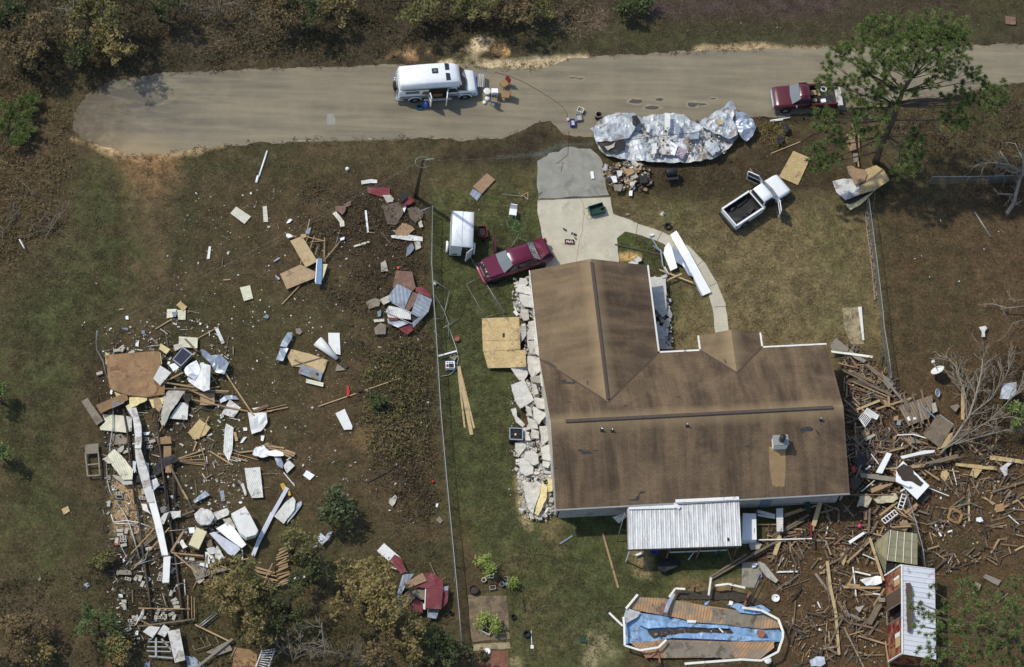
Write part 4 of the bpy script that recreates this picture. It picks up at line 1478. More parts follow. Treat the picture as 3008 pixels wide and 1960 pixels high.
for pts in([C2(585,1070),C2(625,1072),C2(628,1085),C2(690,1083),C2(690,1095),C2(706,1100),C2(706,1114),C2(628,1114),C2(622,1098),C2(600,1090)],[C2(728,1080),C2(766,
1078),C2(764,1090),C2(730,1092)],[C2(1130,1440),C2(1180,1438),C2(1165,1455),C2(1130,1462),C2(1120,1488),C2(1130,1500),C2(1110,1522),C2(1040,1520),C2(1040,1512),
C2(1095,1508),C2(1100,1484),C2(1116,1476)],[C2(440,480),C2(470,458),C2(490,462),C2(480,480),C2(545,485),C2(540,455),C2(575,480),C2(560,500),C2(450,500)],[C2(285,
290),C2(340,312),C2(395,345),C2(410,358),C2(370,355),C2(350,335),C2(300,318)],[C2(665,475),C2(678,475),C2(680,510),C2(668,510)],[C2(1860,285),C2(1872,285),C2(1892,
320),C2(1878,320)],[C2(1448,610),C2(1484,610),C2(1482,620),C2(1450,621)],[D2(420,890),D2(500,872),D2(540,890),D2(530,915),D2(470,915),D2(440,935),D2(425,915)],[D2(550,
895),D2(575,910),D2(598,950),D2(590,955),D2(568,925)],[C2(380,1235),C2(405,1236),C2(402,1246),C2(382,1244)],[C2(490,655),C2(525,650),C2(520,662),C2(495,664)],[C2(985,
690),C2(1030,686),C2(1020,698),C2(990,700)],[C2(2050,1042),C2(2082,1040),C2(2080,1050),C2(2052,1052)]):
 pw=[onroof(x,y,.008)for x,y in pts]
 m=MB()
 a=sum((pw[i].x*pw[(i+1)%len(pw)].y-pw[(i+1)%len(pw)].x*pw[i].y for i in range(len(pw))))
 m.face(pw if a>0 else pw[::-1])
 m.build('missing_shingles','felt',HO)
for a,b in(((x0,y1,EZ),(gm,yA,WH)),((gx1,y1,EZ),(gm,yA,WH)),((ex0,y1,EZ),(em,yE,EH)),((ex1,y1,EZ),(em,yE,EH))):
 m=MB()
 m.beam(Vector(a)+Vector((0,0,.012)),Vector(b)+Vector((0,0,.012)),.12,.02)
 m.build('valley','valley',HO)if 'valley' in MATS else(mk('valley',srgb(82,66,50),var=.3,rv=0),m.build('valley','valley',HO))
m=MB()
m.beam((x0+1.15,y0+.0,EZ-.1),(x0+.8,y0+.4,1.5),.08,.08)
m.build('downspout','rail',HO)
for xx in(x0+5.4,):
 m=MB()
 m.box((xx,y0+.33,1.0),(.9,.05,2.0))
 m.build('door','drab',HO)
m=MB()
m.box((x1-5.2,y0+.31,1.15),(.7,.06,2.1))
m.build('door','grey_sheet',HO)
def HW(lx,ly,z):
 return ctr+ux*lx+uy*ly+Vector((0,0,z))
PZ=2.35
pa=[P('C3',1018,125,PZ),P('C3',1995,78,PZ),P('C3',2015,487,PZ-.25),P('C3',1025,520,PZ-.25)]
base=(pa[0]+pa[1]+pa[2]+pa[3])/4
base.z=0
PC=empty('patio_cover',base,label='white ribbed metal patio roof standing against back of house',cat='patio cover')
m=MB()
n=96
tp_,bt_=([],[])
for i in range(n+1):
 t=i/n
 ph=t*24%1
 z=.035 if ph<.12 or ph>.88 else .012 if .4<ph<.6 else 0
 tp_.append(pa[0].lerp(pa[1],t)-base+Vector((0,0,z)))
 bt_.append(pa[3].lerp(pa[2],t)-base+Vector((0,0,z)))
for i in range(n):
 m.quad(bt_[i],bt_[i+1],tp_[i+1],tp_[i])
 d=Vector((0,0,.05))
 m.quad(tp_[i]-d,tp_[i+1]-d,bt_[i+1]-d,bt_[i]-d)
d=Vector((0,0,.05))
m.quad(bt_[0]-d,bt_[n]-d,bt_[n],bt_[0])
m.quad(tp_[n]-d,tp_[0]-d,tp_[0],tp_[n])
m.quad(tp_[0]-d,bt_[0]-d,bt_[0],tp_[0])
m.quad(bt_[n]-d,tp_[n]-d,tp_[n],bt_[n])
s=N('patio_white')
o=s.map('Object')
st=s.noise(s.map('Object',(2.6,.5,1)),1.6,5,.7)
c=s.ramp(st,[(.3,srgb(150,148,144)),(.5,srgb(198,197,194)),(.7,srgb(224,223,220))])
fn=s.noise(o,9,4,.7)
c=s.mix(1.0,c,s.ramp(fn,[(.3,.86),(.7,1.06)]),'MULTIPLY')
s.l(c,s.b.inputs['Base Color'])
sv(s.b,'Roughness',.5)
s.done('patio_white')
m.build('roof_panel','patio_white',PC)
m=MB()
m.beam(P('C3',1440,98,PZ+.12)-base,P('C3',1995,72,PZ+.12)-base,.22,.1)
m.beam(P('C3',1030,150,PZ+.08)-base,P('C3',1440,140,PZ+.08)-base,.3,.03)
m.build('flashing','white',PC)
m=MB()
m.beam(pa[3]-base+Vector((0,0,-.12)),pa[2]-base+Vector((0,0,-.12)),.06,.12)
m.beam(pa[0]-base+Vector((0,0,-.12)),pa[3]-base+Vector((0,0,-.12)),.06,.1)
m.beam(pa[1]-base+Vector((0,0,-.12)),pa[2]-base+Vector((0,0,-.12)),.06,.1)
m.build('beam','rust_metal',PC)
for t in(.02,.37,.64,.97):
 q=pa[3].lerp(pa[2],t)-base
 mm_=MB()
 mm_.beam(Vector((q.x,q.y,0)),Vector((q.x,q.y,1.98)),.08,.08)
 mm_.build('post','rust_metal' if t>.3 else 'rail',PC)
m=MB()
m.prism([P('C3',1430,108,PZ+.25)-base,P('C3',1425,140,PZ+.15)-base,P('C3',1470,168,PZ+.1)-base,P('C3',1490,142,PZ+.14)-base],.02)
m.build('bent_flashing','clean',PC)
m=MB()
m.box(P('C3',1902,430,PZ-.15)-base,(.12,.22,.02))
m.build('hole_patch','black',PC)
T('C3',Q_('1012 150 960 330 932 448'),.03,'galv','long thin white pole leaning from left end of patio roof',z=[2.2,1.2,.05],name='leaning_pole',cat='pole')
Sc('C3',"""222 60 252 49 253 59 236 74|white_rib|bent_panel|bent white ribbed panel leaning at left end of patio roof|metal panel|.9 1.4 1.4 .6|.03 .1 0""")
fb=P('C3',2085,440,.0)
FR=[P('C3',2030,200,.72),P('C3',2145,205,.72),P('C3',2150,432,.72),P('C3',2022,436,.72)]
fr=empty('chest_freezer',(sum((p.x for p in FR))/4,sum((p.y for p in FR))/4,0),label='white appliance lying on its back beside patio roof',cat='freezer')
lo=[Vector((p.x,p.y,.02))for p in FR]
m=MB()
m.hexa([p-fr.location for p in(lo[3],lo[2],lo[1],lo[0])]+[Vector((p.x,p.y,.6))-fr.location for p in(FR[3],FR[2],FR[1],FR[0])])
m.build('cabinet','paint_white',fr)
m=MB()
m.hexa([Vector((p.x,p.y,.62))-fr.location for p in(FR[3],FR[2],FR[1],FR[0])]+[p-fr.location for p in(FR[3],FR[2],FR[1],FR[0])])
lid=m.build('lid','paint_white',fr)
m=MB()
m.beam(P('C3',2128,330,.75)-fr.location,P('C3',2128,370,.75)-fr.location,.03,.03)
m.build('handle','galv',lid)
def fence(name,label,pts,h,nseg_post=2.6,parent_cat='fence',lean=0):
 pw=[P(r,x,y,h)for r,x,y in pts]
 base=Vector((pw[0].x,pw[0].y,0))
 F_=empty(name,base,label=label,cat=parent_cat)
 m=MB()
 m.tube([p-base for p in pw],.024,6)
 m.build('top_rail','galv',F_)
 fm=MB()
 for a,b in zip(pw,pw[1:]):
  A=Vector((a.x,a.y,.02))
  B=Vector((b.x,b.y,.02))
  fm.quad(A-base,B-base,b-base,a-base)
  n=max(1,round((b-a).length/nseg_post))
  for k in range(n+1):
   if k==n and b is not pw[-1]:
    continue
   q=a.lerp(b,k/n)
   pm=MB()
   pm.tube([Vector((q.x,q.y,0))-base,q-base+Vector((0,0,.03))],.03,6)
   pm.build('post','galv',F_)
 fm.build('mesh','chainlink',F_)
 return F_
s=N('chainlink')
u=s.map('UV',(1,1,1),(0,0,R_(45)))
def wavy(dr):
 w1=s.n('TexWave',wave_type='BANDS',bands_direction=dr)
 sv(w1,'Scale',5.2)
 s.l(u,w1.inputs[0])
 return s.ramp(w1.outputs['Fac'],[(.88,0),(.96,1)])
mx=s.n('Math',operation='MAXIMUM')
s.l(wavy('X'),mx.inputs[0])
s.l(wavy('Y'),mx.inputs[1])
sv(s.b,'Base Color',(*srgb(150,154,152),1))
sv(s.b,'Metallic',.4)
sv(s.b,'Roughness',.5)
tr=s.n('BsdfTransparent')
ms=s.n('MixShader')
s.l(mx.outputs[0],ms.inputs[0])
s.l(tr.outputs[0],ms.inputs[1])
s.l(s.b.outputs[0],ms.inputs[2])
s.l(ms.outputs[0],s.out.inputs[0])
s.done('chainlink')
fence('chain_link_fence','long galvanised chain link fence between debris field and side yard',[('B1',1550,375),('B1',1542,860),('B1',1562,1200),('B1',1585,1547),
('B2',1620,700),('B2',1650,1060),('B2',1690,1500),('B3',1740,600),('B3',1785,1100),('B3',1808,1400)],1.15)
fence('chain_link_fence','short return of chain link fence at far end of side yard',[('B1',1548,377),('B1',1455,412)],1.1,1.0)
fence('chain_link_fence','chain link fence on east side of lawn running to torn plywood',[('D1',1025,305),('D1',1065,600),('D1',1115,1000),('D1',1150,1300),('D2',
1160,0),('D2',1205,280),('D2',1225,440)],1.15)
fence('chain_link_fence','chain link fence across top of east woods beside bare stems',[('D1',1580,118),('D1',1900,116),('D1',2370,105)],1.1)
fence('chain_link_fence','leaning chain link fence in east rubble behind shed',[('D3',1350,10),('D3',1440,290),('D3',1500,520),('D3',1520,680)],.9)
fence('chain_link_gate','fallen chain link gate lying on grass between maroon car and yellow plywood',[('B1',1975,985),('B1',2175,1300)],.25,3,'gate')
G1=empty('gate_frame',P('B1',1845,1060,.1),label='thin wire gate frame lying on grass left of white brick rubble',cat='gate frame')
for k,(a,b)in enumerate((((1845,1060),(1975,985)),((1845,1060),(2010,1345)),((2175,1300),(2010,1345)))):
 m=MB()
 m.tube([P('B1',*a,.1)-G1.location,P('B1',*b,.12)-G1.location],.014,5)
 m.build('rail','galv',G1)
eb=empty('brick_edging',P('D1',1040,700,0),label='low row of brown bricks and soil along foot of east fence',cat='edging')
for k in range(60):
 t=k/60
 y=430+t*770
 x=993+t*82+8*math.sin(k*.7)+6
 q=P('D1',x+rnd.uniform(-3,22),y,.05)
 m=MB()
 m.box(q-eb.location,(.2,.1,.08),rnd.uniform(0,3))
 m.build('brick','brown_brick',eb)
m=MB()
for a,b in(((995,430),(1003,530)),((1003,560),(1040,830)),((1045,860),(1075,1190))):
 m.beam(P('D1',*a,.06)-eb.location,P('D1',*b,.06)-eb.location,.06,.1)
m.build('border_board','silver',eb)
UB=P('B1',1400,290,0)
UT=P('B0',1465,1390,7.6)
up=empty('utility_pole',UB,label='dark wooden utility pole with a coiled cable at its top beside long fence',cat='utility pole')
m=MB()
m.tube([Vector((0,0,-.1)),(UT-UB)*.5,UT-UB],.15,9,r1=.1)
m.build('pole','bark_dark',up)
m=MB()
c0=UT-UB+Vector((0,0,-.25))
m.tube([c0+Vector((.5*math.cos(t),.35*math.sin(t)-.1,.1*math.sin(t)))for t in[i*.35 for i in range(17)]],.016,5)
m.build('cable_coil','galv',up)
m=MB()
m.beam(c0+Vector((0,0,.1)),P('B0',1560,1388,7.5)-UB,.05,.05)
m.build('bracket','galv',up)
def wire(label,a,b,sag,r=.022,name='overhead_wire'):
 m=MB()
 m.tube([a.lerp(b,t)-Vector((0,0,sag*4*t*(1-t)))for t in[i/16 for i in range(17)]],r,4)
 tag(m.build(name,'galv',None),label,'wire','wires from utility pole')
wire('overhead wire from utility pole south west toward leaning mast',UT,P('A2',850,35,2.6),.3,.004)
wire('overhead wire leaving utility pole southwest across left edge of field',UT+Vector((.05,.05,-.1)),P('B1',-60,830,4.2),.1,.003)
wire('overhead wire from utility pole passing over white trailer to yellow plywood',UT-Vector((0,0,.4)),P('C2',10,20,1.2),.6,.006)
wire('faint overhead wire running east from utility pole',UT-Vector((0,0,.2)),P('C0',60,1375,6.8),.1,.005)
T('A2',Q_('850 35 840 130 845 200 900 300 940 470'),.04,'galv','leaning galvanised service mast left of big brown floor panel',z=[2.3,1.5,.9,.6,.2],name='service_mast',
cat='mast')

def frame(front,rear,z,name,label,cat):
 a=G(*front,z)
 b=G(*rear,z)
 c=(a+b)/2
 c.z=0
 d=a-b
 return(empty(name,c,math.atan2(d.y,d.x),label,cat),d.length)
def hull(m,st,prof,mi=0,cap=True):
 """st: (x, half width, z low, z high); prof: [(fraction of half width, fraction of height)] from bottom centre to top centre"""
 rings=[]
 for x,w_,zl,zh in st:
  pts=[(w_*a,zl+(zh-zl)*b)for a,b in prof]
  full=[(-y,z)for y,z in pts[::-1]]
  full=[(y,z)for y,z in pts]+[(-y,z)for y,z in pts[::-1]if y>1e-06]
  rings.append([len(m.v)+k for k in range(len(full))])
  m.v+=[Vector((x,y,z))for y,z in full]
 n=len(rings[0])
 for i in range(len(rings)-1):
  for k in range(n):
   m.f.append((rings[i][k],rings[i][(k+1)%n],rings[i+1][(k+1)%n],rings[i+1][k]))
   m.mi.append(mi)
   m.sm.append(True)
   m.uv+=[(0,0)]*4
 if cap:
  for rg in(rings[0][::-1],rings[-1]):
   m.f.append(tuple(rg))
   m.mi.append(mi)
   m.sm.append(False)
   m.uv+=[(0,0)]*n
 return m
BODY=Q_('0 0 .82 0 .94 .12 1 .45 .985 .75 .93 .95 .8 1 .4 1.015 0 1.02')
CAB=Q_('0 0 1 0 .97 .4 .9 .85 .8 .98 .4 1.03 0 1.04')
def wheel(root,x,y,r=.34,w_=.22,rim='galv'):
 m=MB()
 prof=[(r*.55,-w_/2),(r*.93,-w_/2),(r,-w_*.3),(r,w_*.3),(r*.93,w_/2),(r*.55,w_/2)]
 m.lathe(prof,(x,y,r),'Y',20)
 t=m.build('wheel','rubber',root)
 m=MB()
 s_=1 if y>0 else-1
 m.lathe([(0,s_*w_*.36),(r*.25,s_*w_*.42),(r*.5,s_*w_*.34),(r*.57,s_*w_*.45),(r*.57,0),(0,0)],(x,y,r),'Y',14)
 m.build('rim',rim,t)
def pane(root,pts,name='window',mat='glass',th=.012,parent=None):
 m=MB()
 p=[Vector(q)for q in pts]
 n=(p[1]-p[0]).cross(p[2]-p[0]).normalized()*th
 m.face([q+n for q in p])
 for i in range(len(p)):
  j=(i+1)%len(p)
  m.quad(p[i],p[j],p[j]+n,p[i]+n)
 return m.build(name,mat,parent or root)
def part(root,name,mat,fn,*a,**k):
 m=MB()
 if isinstance(fn,str):
  getattr(m,fn)(*a,**k)
  a=()
 else:
  fn(m)
 return m.build(name,mat,a[0]if a else root)
def door_panel(root,hinge,ang,ln,z0,z1,zw,mat,side,inner='black',th=.07):
 """hinged at x,y; opens by ang from body line towards rear; window frame above zw"""
 hx,hy=hinge
 d=Vector((-math.cos(ang),side*math.sin(ang),0))
 n=Vector((-d.y,d.x,0))
 h=Vector((hx,hy,0))
 m=MB()
 a=h
 b=h+d*ln
 m.hexa([a+Vector((0,0,z0))-n*th/2,b+Vector((0,0,z0))-n*th/2,b+Vector((0,0,z0))+n*th/2,a+Vector((0,0,z0))+n*th/2,a+Vector((0,0,zw))-n*th/2,b+Vector((0,0,zw))-n*th/2,
b+Vector((0,0,zw))+n*th/2,a+Vector((0,0,zw))+n*th/2])
 s1=h+d*ln*.3
 up=Vector((0,0,1))
 m.beam(a+up*zw,s1+up*z1,.06,.06)
 m.beam(s1+up*z1,b+up*z1,.06,.06)
 m.beam(b+up*zw,b+up*z1,.06,.06)
 o=m.build('door',mat,root)
 m=MB()
 q=[a+up*zw,b+up*zw,b+up*z1,s1+up*z1]
 m.face(q)
 m.face(q[::-1])
 m.build('window','glass_pale',o)
 m=MB()
 m.hexa([a+d*.12+up*(z0+.08)+n*k for k in(-1,)]and[a+d*.1+up*(z0+.1)-n*.05,b-d*.08+up*(z0+.1)-n*.05,b-d*.08+up*(z0+.1)+n*.05,a+d*.1+up*(z0+.1)+n*.05,a+d*.1+up*(zw-.06)-n*.05,
b-d*.08+up*(zw-.06)-n*.05,b-d*.08+up*(zw-.06)+n*.05,a+d*.1+up*(zw-.06)+n*.05])
 if inner:
  m.build('trim',inner,o)
 return o
def van():
 r,ln=frame((1398,243),(1156,258),.6,'camper_van','white raised roof camper van parked on road with both side doors open','van')
 xf,xr=(ln/2-.1,-ln/2+.25)
 w_=1.0
 r.scale=(1,.92,.9)
 m=MB()
 hull(m,[(xr,.94,.5,1.75),(xr+.08,.99,.38,1.8),(-.2,w_,.36,1.8),(xf-1.45,w_,.36,1.8),(xf-1.3,w_,.36,1.3),(xf-.95,.99,.36,1.2),(xf-.4,.96,.38,1.14),(xf-.08,.92,.42,
1.05),(xf,.86,.5,.95)],BODY)
 body=m.build('body','paint_white',r)
 m=MB()
 hull(m,[(xr+.02,.84,1.7,2.25),(xr+.16,.93,1.7,2.5),(-.6,.95,1.7,2.6),(xf-2.0,.95,1.7,2.6),(xf-1.5,.91,1.7,2.5),(xf-1.2,.88,1.7,2.3),(xf-1.05,.86,1.66,1.9)],CAB)
 rfo=m.build('raised_roof','paint_white',r)
 m=MB()
 a=[(xf-1.16,-.86,2.0),(xf-.68,-.93,1.2),(xf-.56,0,1.21),(xf-.68,.93,1.2),(xf-1.16,.86,2.0),(xf-1.02,0,2.08)]
 a=[Vector(p)for p in a]
 m.face([a[0],a[1],a[2],a[5]])
 m.face([a[5],a[2],a[3],a[4]])
 m.face([a[0],Vector((xf-1.5,-.9,1.25)),a[1]])
 m.face([a[4],a[3],Vector((xf-1.5,.9,1.25))])
 m.build('windscreen','glass',r)
 for y,wx in((-.42,.3),(.42,.3)):
  z=2.555
  part(r,'roof_window','glass',lambda m:m.hexa([(xf-2.15,y-wx,z),(xf-1.88,y-wx,z-.05),(xf-1.88,y+wx,z-.05),(xf-2.15,y+wx,z),(xf-2.15,y-wx,z+.12),(xf-1.86,y-wx*.9,
z+.08),(xf-1.86,y+wx*.9,z+.08),(xf-2.15,y+wx,z+.12)]),rfo)
 h=part(r,'roof_hatch','black',lambda m:m.box((-.1,.12,2.645),(.42,.42,.06)),rfo)
 part(r,'hatch_glass','glass_pale',lambda m:m.box((-.1,.12,2.685),(.2,.2,.02)),rfo)
 part(r,'rear_window','glass','quad',(xr-.015,.75,1.25),(xr-.015,-.75,1.25),(xr+.05,-.72,1.72),(xr+.05,.72,1.72))
 for s_ in(-1,1):
  y=s_*1.003
  f=(lambda*p:p)if s_<0 else lambda*p:p[::-1]
  pane(r,f((xr+.45,y,1.33),(xr+1.4,y,1.33),(xr+1.4,y*.99,1.62),(xr+.45,y*.99,1.62)),'side_window','glass_green')
  pane(r,f((xf-1.95,y,1.22),(xf-1.2,y,1.22),(xf-1.5,y*.97,1.72),(xf-1.95,y*.985,1.72)),'cab_window','glass')
  part(r,'roof_groove','steel','beam',(xr+.3,s_*.99,1.86),(xf-1.9,s_*.99,1.86),.03,.05)
  part(r,'stripe','umber','beam',(xr+.1,y,.92),(xf-.35,y*.985,.86),.02,.06)
  part(r,'stripe','grey_sheet','beam',(xr+.1,y,.74),(xf-.35,y*.985,.7),.02,.05)
  part(r,'running_board','white','box',(.1,s_*1.08,.38),(1.9,.16,.08))
  part(r,'headlight','glass_pale','box',(xf-.03,s_*.66,.8),(.08,.34,.2))
  part(r,'fender_flare','white','tube',[(xf-.75+.44*math.cos(t),s_*1.01,.36+.42*math.sin(t))for t in[math.pi*i/8 for i in range(9)]],.05,6)
  part(r,'fender_flare','white','tube',[(xr+1.15+.44*math.cos(t),s_*1.01,.36+.42*math.sin(t))for t in[math.pi*i/8 for i in range(9)]],.05,6)
  part(r,'wheel_arch','black','lathe',[(.4,s_*.2),(.4,s_*1.012),(.0,s_*1.012)],(xf-.75,0,.36),'Y',18)
  part(r,'wheel_arch','black','lathe',[(.4,s_*.2),(.4,s_*1.012),(.0,s_*1.012)],(xr+1.15,0,.36),'Y',18)
  wheel(r,xf-.75,s_*.93)
  wheel(r,xr+1.15,s_*.93)
 part(r,'brown_panel','cedar','face',[(-1.05,-1.008,1.2),(-.35,-1.008,.95),(-.3,-1.008,1.15),(-.6,-1.008,1.55),(-.95,-1.008,1.55)])
 part(r,'door_opening','black','box',(xf-2.68,-.97,1.12),(1.25,.1,1.3))
 part(r,'seat','tan_seat','box',(xf-2.7,-.985,.95),(.7,.1,.4))
 door_panel(r,(xf-2.05,-1.03),R_(82),.66,.42,1.7,1.15,'paint_white',-1,'dark_red')
 door_panel(r,(xf-3.3,-1.03),R_(98),.66,.42,1.7,1.15,'paint_white',-1,'fabric')
 part(r,'front_bumper','chrome',lambda m:(m.box((xf+.06,0,.5),(.14,1.9,.18)),m.box((xf-.12,-.98,.5),(.4,.1,.16)),m.box((xf-.12,.98,.5),(.4,.1,.16))))
 part(r,'rear_bumper','chrome',lambda m:(m.box((xr-.12,0,.5),(.18,2.0,.16)),m.box((xr+.1,-1.0,.5),(.5,.1,.14))))
 part(r,'grille','black','box',(xf-.02,0,.78),(.08,.9,.2))
 part(r,'spare_wheel','rubber','lathe',Q_('0 -.12 .3 -.12 .36 -.06 .36 .08 0 .08'),(xr-.18,-.1,1.1),'X',20)
 part(r,'ladder','chrome',lambda m:(m.tube([(xr-.1,.5,.7),(xr-.1,.5,1.9),(xr+.1,.5,2.4)],.02,5),m.tube([(xr-.1,.8,.7),(xr-.1,.8,1.9),(xr+.1,.8,2.4)],.02,5),*[m.tube([(xr-.1,
.5,z),(xr-.1,.8,z)],.018,5)for z in(.8,1.1,1.4,1.7)]))
 part(r,'mirror','chrome','box',(xf-1.35,-1.14,1.3),(.1,.2,.2))
 part(r,'wiper','black','beam',(xf-.84,-.5,1.24),(xf-1.1,-.1,1.66),.02,.02)
van()
def sedan():
 r,ln=frame((1412,800),(1614,730),.6,'maroon_car','wrecked maroon saloon car with its boot open and bonnet sprung, beside garage','car')
 h=ln/2
 xf,xr=(h,-h)
 m=MB()
 hull(m,[(xf-.0,.68,.35,.55),(xf-.12,.78,.28,.64),(xf-.5,.85,.25,.72),(xf-1.2,.88,.24,.84),(xf-1.5,.89,.24,.9),(0,.9,.24,.92),(xr+1.25,.89,.24,.94),(xr+1.1,.88,.24,
.8),(xr+.2,.84,.26,.8),(xr+.04,.8,.3,.7),(xr,.76,.36,.6)],BODY)
 m.build('body','paint_maroon',r)
 m=MB()
 hull(m,[(xf-1.35,.76,.88,.9),(xf-2.0,.74,.88,1.33),(xf-2.35,.72,.88,1.4),(xr+1.75,.72,.88,1.38),(xr+1.45,.73,.88,1.3),(xr+.95,.74,.88,.9)],Q_('0 0 1 0 .9 .7 .78 .96 .4 1.02 0 1.03'))
 m.build('cabin_roof','paint_maroon',r)
 q=[(xf-1.37,-.76,.93),(xf-1.3,0,.95),(xf-1.37,.76,.93),(xf-2.02,.6,1.36),(xf-2.0,0,1.4),(xf-2.02,-.6,1.36)]
 part(r,'windscreen','glass_pale',lambda m:(m.face([q[0],q[1],q[4],q[5]]),m.face([q[1],q[2],q[3],q[4]])))
 part(r,'rear_window','glass_pale','quad',(xr+.98,.72,.95),(xr+.98,-.72,.95),(xr+1.5,-.6,1.36),(xr+1.5,.6,1.36))
 part(r,'crumpled_sheet','dirty','prism',[(xr+1.02,.3,1.0),(xr+1.0,-.25,1.0),(xr+1.25,-.2,1.22),(xr+1.4,.05,1.34),(xr+1.2,.2,1.18)][::-1],.02)
 for s_ in(-1,1):
  f=(lambda*p:p)if s_<0 else lambda*p:p[::-1]
  pane(r,f((xf-1.7,s_*.83,.95),(xf-2.35,s_*.84,.95),(xf-2.35,s_*.69,1.3),(xf-2.05,s_*.71,1.28))[::-1],'side_window','glass')
  pane(r,f((xf-2.45,s_*.84,.95),(xr+1.35,s_*.83,.95),(xr+1.6,s_*.69,1.28),(xf-2.45,s_*.69,1.3))[::-1],'side_window','glass')
  for wx in(xf-.85,xr+.95):
   part(r,'wheel_arch','black','lathe',[(.36,s_*.3),(.36,s_*.905),(.0,s_*.905)],(wx,0,.32),'Y',18)
   wheel(r,wx,s_*.82,.31,.2)
  part(r,'headlight_hole','black','box',(xf-.1,s_*.55,.62),(.16,.3,.12))
  part(r,'tail_light','dark_red','box',(xr+.02,s_*.62,.7),(.08,.3,.14))
 part(r,'bumper','paint_burg',lambda m:hull(m,[(xf-.12,.86,.22,.5),(xf+.04,.78,.22,.52),(xf+.1,.55,.24,.5)],BODY))
 part(r,'bonnet','paint_maroon','hexa',[(xf-1.32,-.74,.93),(xf-.35,-.72,.86),(xf-.35,.72,.86),(xf-1.32,.74,.93),(xf-1.32,-.74,.96),(xf-.35,-.7,.9),(xf-.35,.7,.9),
(xf-1.32,.74,.96)])
 eb_=part(r,'engine_bay','black','box',(xf-.3,0,.66),(.34,1.3,.14))
 for k in range(7):
  part(r,'engine_part',['galv','dirty','steel'][k%3],lambda m:m.box((xf-.3+rnd.uniform(-.1,.1),-.55+k*.18,.75),(.12,.1,.06),rnd.uniform(0,3)),eb_)
 part(r,'boot_opening','black','box',(xr+.5,0,.8),(.7,1.3,.06))
 part(r,'boot_lid','paint_maroon','hexa',[(xr+.86,-.68,.92),(xr+.42,-.66,1.5),(xr+.42,.66,1.5),(xr+.86,.68,.92),(xr+.92,-.68,.95),(xr+.48,-.66,1.53),(xr+.48,.66,
1.53),(xr+.92,.68,.95)])
 part(r,'boot_lid_edge','paint_maroon','box',(xr+.42,0,1.42),(.05,1.3,.2))
 door_panel(r,(xf-1.45,-.92),R_(70),1.0,.3,1.3,.9,'paint_maroon',-1)
sedan()
def white_pickup():
 r,ln=frame((2303,536),(2139,644),.75,'white_pickup','white pickup truck on front lawn with both cab doors open','pickup truck')
 h=ln/2
 xf,xr=(h,-h)
 m=MB()
 hull(m,[(xf,.72,.48,.72),(xf-.1,.8,.4,.86),(xf-.4,.83,.36,.94),(xf-1.1,.84,.34,1.0),(xf-1.3,.84,.34,1.02),(xf-2.45,.84,.34,1.0)],BODY)
 m.build('body','paint_white',r)
 m=MB()
 hull(m,[(xf-1.2,.76,.98,1.0),(xf-1.62,.72,.98,1.5),(xf-1.85,.7,.98,1.56),(xf-2.35,.7,.98,1.54),(xf-2.44,.7,.98,1.4)],Q_('0 0 1 0 .93 .6 .85 .93 .4 1 0 1.01'))
 m.build('cab_roof','paint_white',r)
 part(r,'windscreen','glass_pale',lambda m:(m.quad((xf-1.17,-.74,1.04),(xf-1.1,0,1.05),(xf-1.6,0,1.54),(xf-1.62,-.62,1.51)),m.quad((xf-1.1,0,1.05),(xf-1.17,.74,1.04),
(xf-1.62,.62,1.51),(xf-1.6,0,1.54))))
 part(r,'rear_window','glass','quad',(xf-2.5,.62,1.06),(xf-2.5,-.62,1.06),(xf-2.45,-.58,1.46),(xf-2.45,.58,1.46))
 bx0,bx1=(xr+.08,xf-2.52)
 part(r,'cargo_bed','paint_white',lambda m:(m.box(((bx0+bx1)/2,.78,.68),(bx1-bx0,.12,.62)),m.box(((bx0+bx1)/2,-.78,.68),(bx1-bx0,.12,.62)),m.box((bx1-.03,0,.68),
(.06,1.5,.62)),m.box(((bx0+bx1)/2,0,.45),(bx1-bx0,1.5,.1))))
 tg=part(r,'tailgate','paint_white','box',(bx0-.02,0,.68),(.07,1.62,.62))
 part(r,'bed_liner','char',lambda m:(m.box(((bx0+bx1)/2,0,.53),(bx1-bx0-.08,1.42,.04)),m.box(((bx0+bx1)/2,.7,.76),(bx1-bx0-.1,.03,.42)),m.box(((bx0+bx1)/2,-.7,.76),
(bx1-bx0-.1,.03,.42)),m.box((bx1-.08,0,.76),(.03,1.38,.42)),m.box((bx0+.06,0,.76),(.03,1.38,.42))))
 part(r,'rear_bumper','black','box',(bx0-.14,0,.48),(.18,1.6,.16))
 part(r,'front_bumper','galv','box',(xf+.03,0,.48),(.12,1.5,.18))
 part(r,'cab_interior','black','box',(xf-1.95,0,.85),(.85,1.72,.5))
 for s_ in(-1,1):
  for wx in(xf-.8,xr+.85):
   part(r,'wheel_arch','black','lathe',[(.38,s_*.4),(.38,s_*.85),(.0,s_*.85)],(wx,0,.34),'Y',18)
   wheel(r,wx,s_*.78,.33,.2)
  pane(r,((xf-1.5,s_*.8,1.02),(xf-2.35,s_*.8,1.02),(xf-2.35,s_*.7,1.45),(xf-1.75,s_*.7,1.43))[::s_],'side_window','black')
  part(r,'headlight','glass_pale','box',(xf-.02,s_*.58,.68),(.08,.26,.14))
  part(r,'tail_light','dark_red','box',(bx0-.03,s_*.79,.72),(.05,.06,.3))
 door_panel(r,(xf-1.3,.86),R_(62),1.1,.42,1.45,.98,'paint_white',1,'black')
 d=door_panel(r,(xf-1.3,-.86),R_(58),1.1,.42,1.45,.98,'paint_white',-1,'black')
 return(r,(bx0,bx1))
wp,bed=white_pickup()
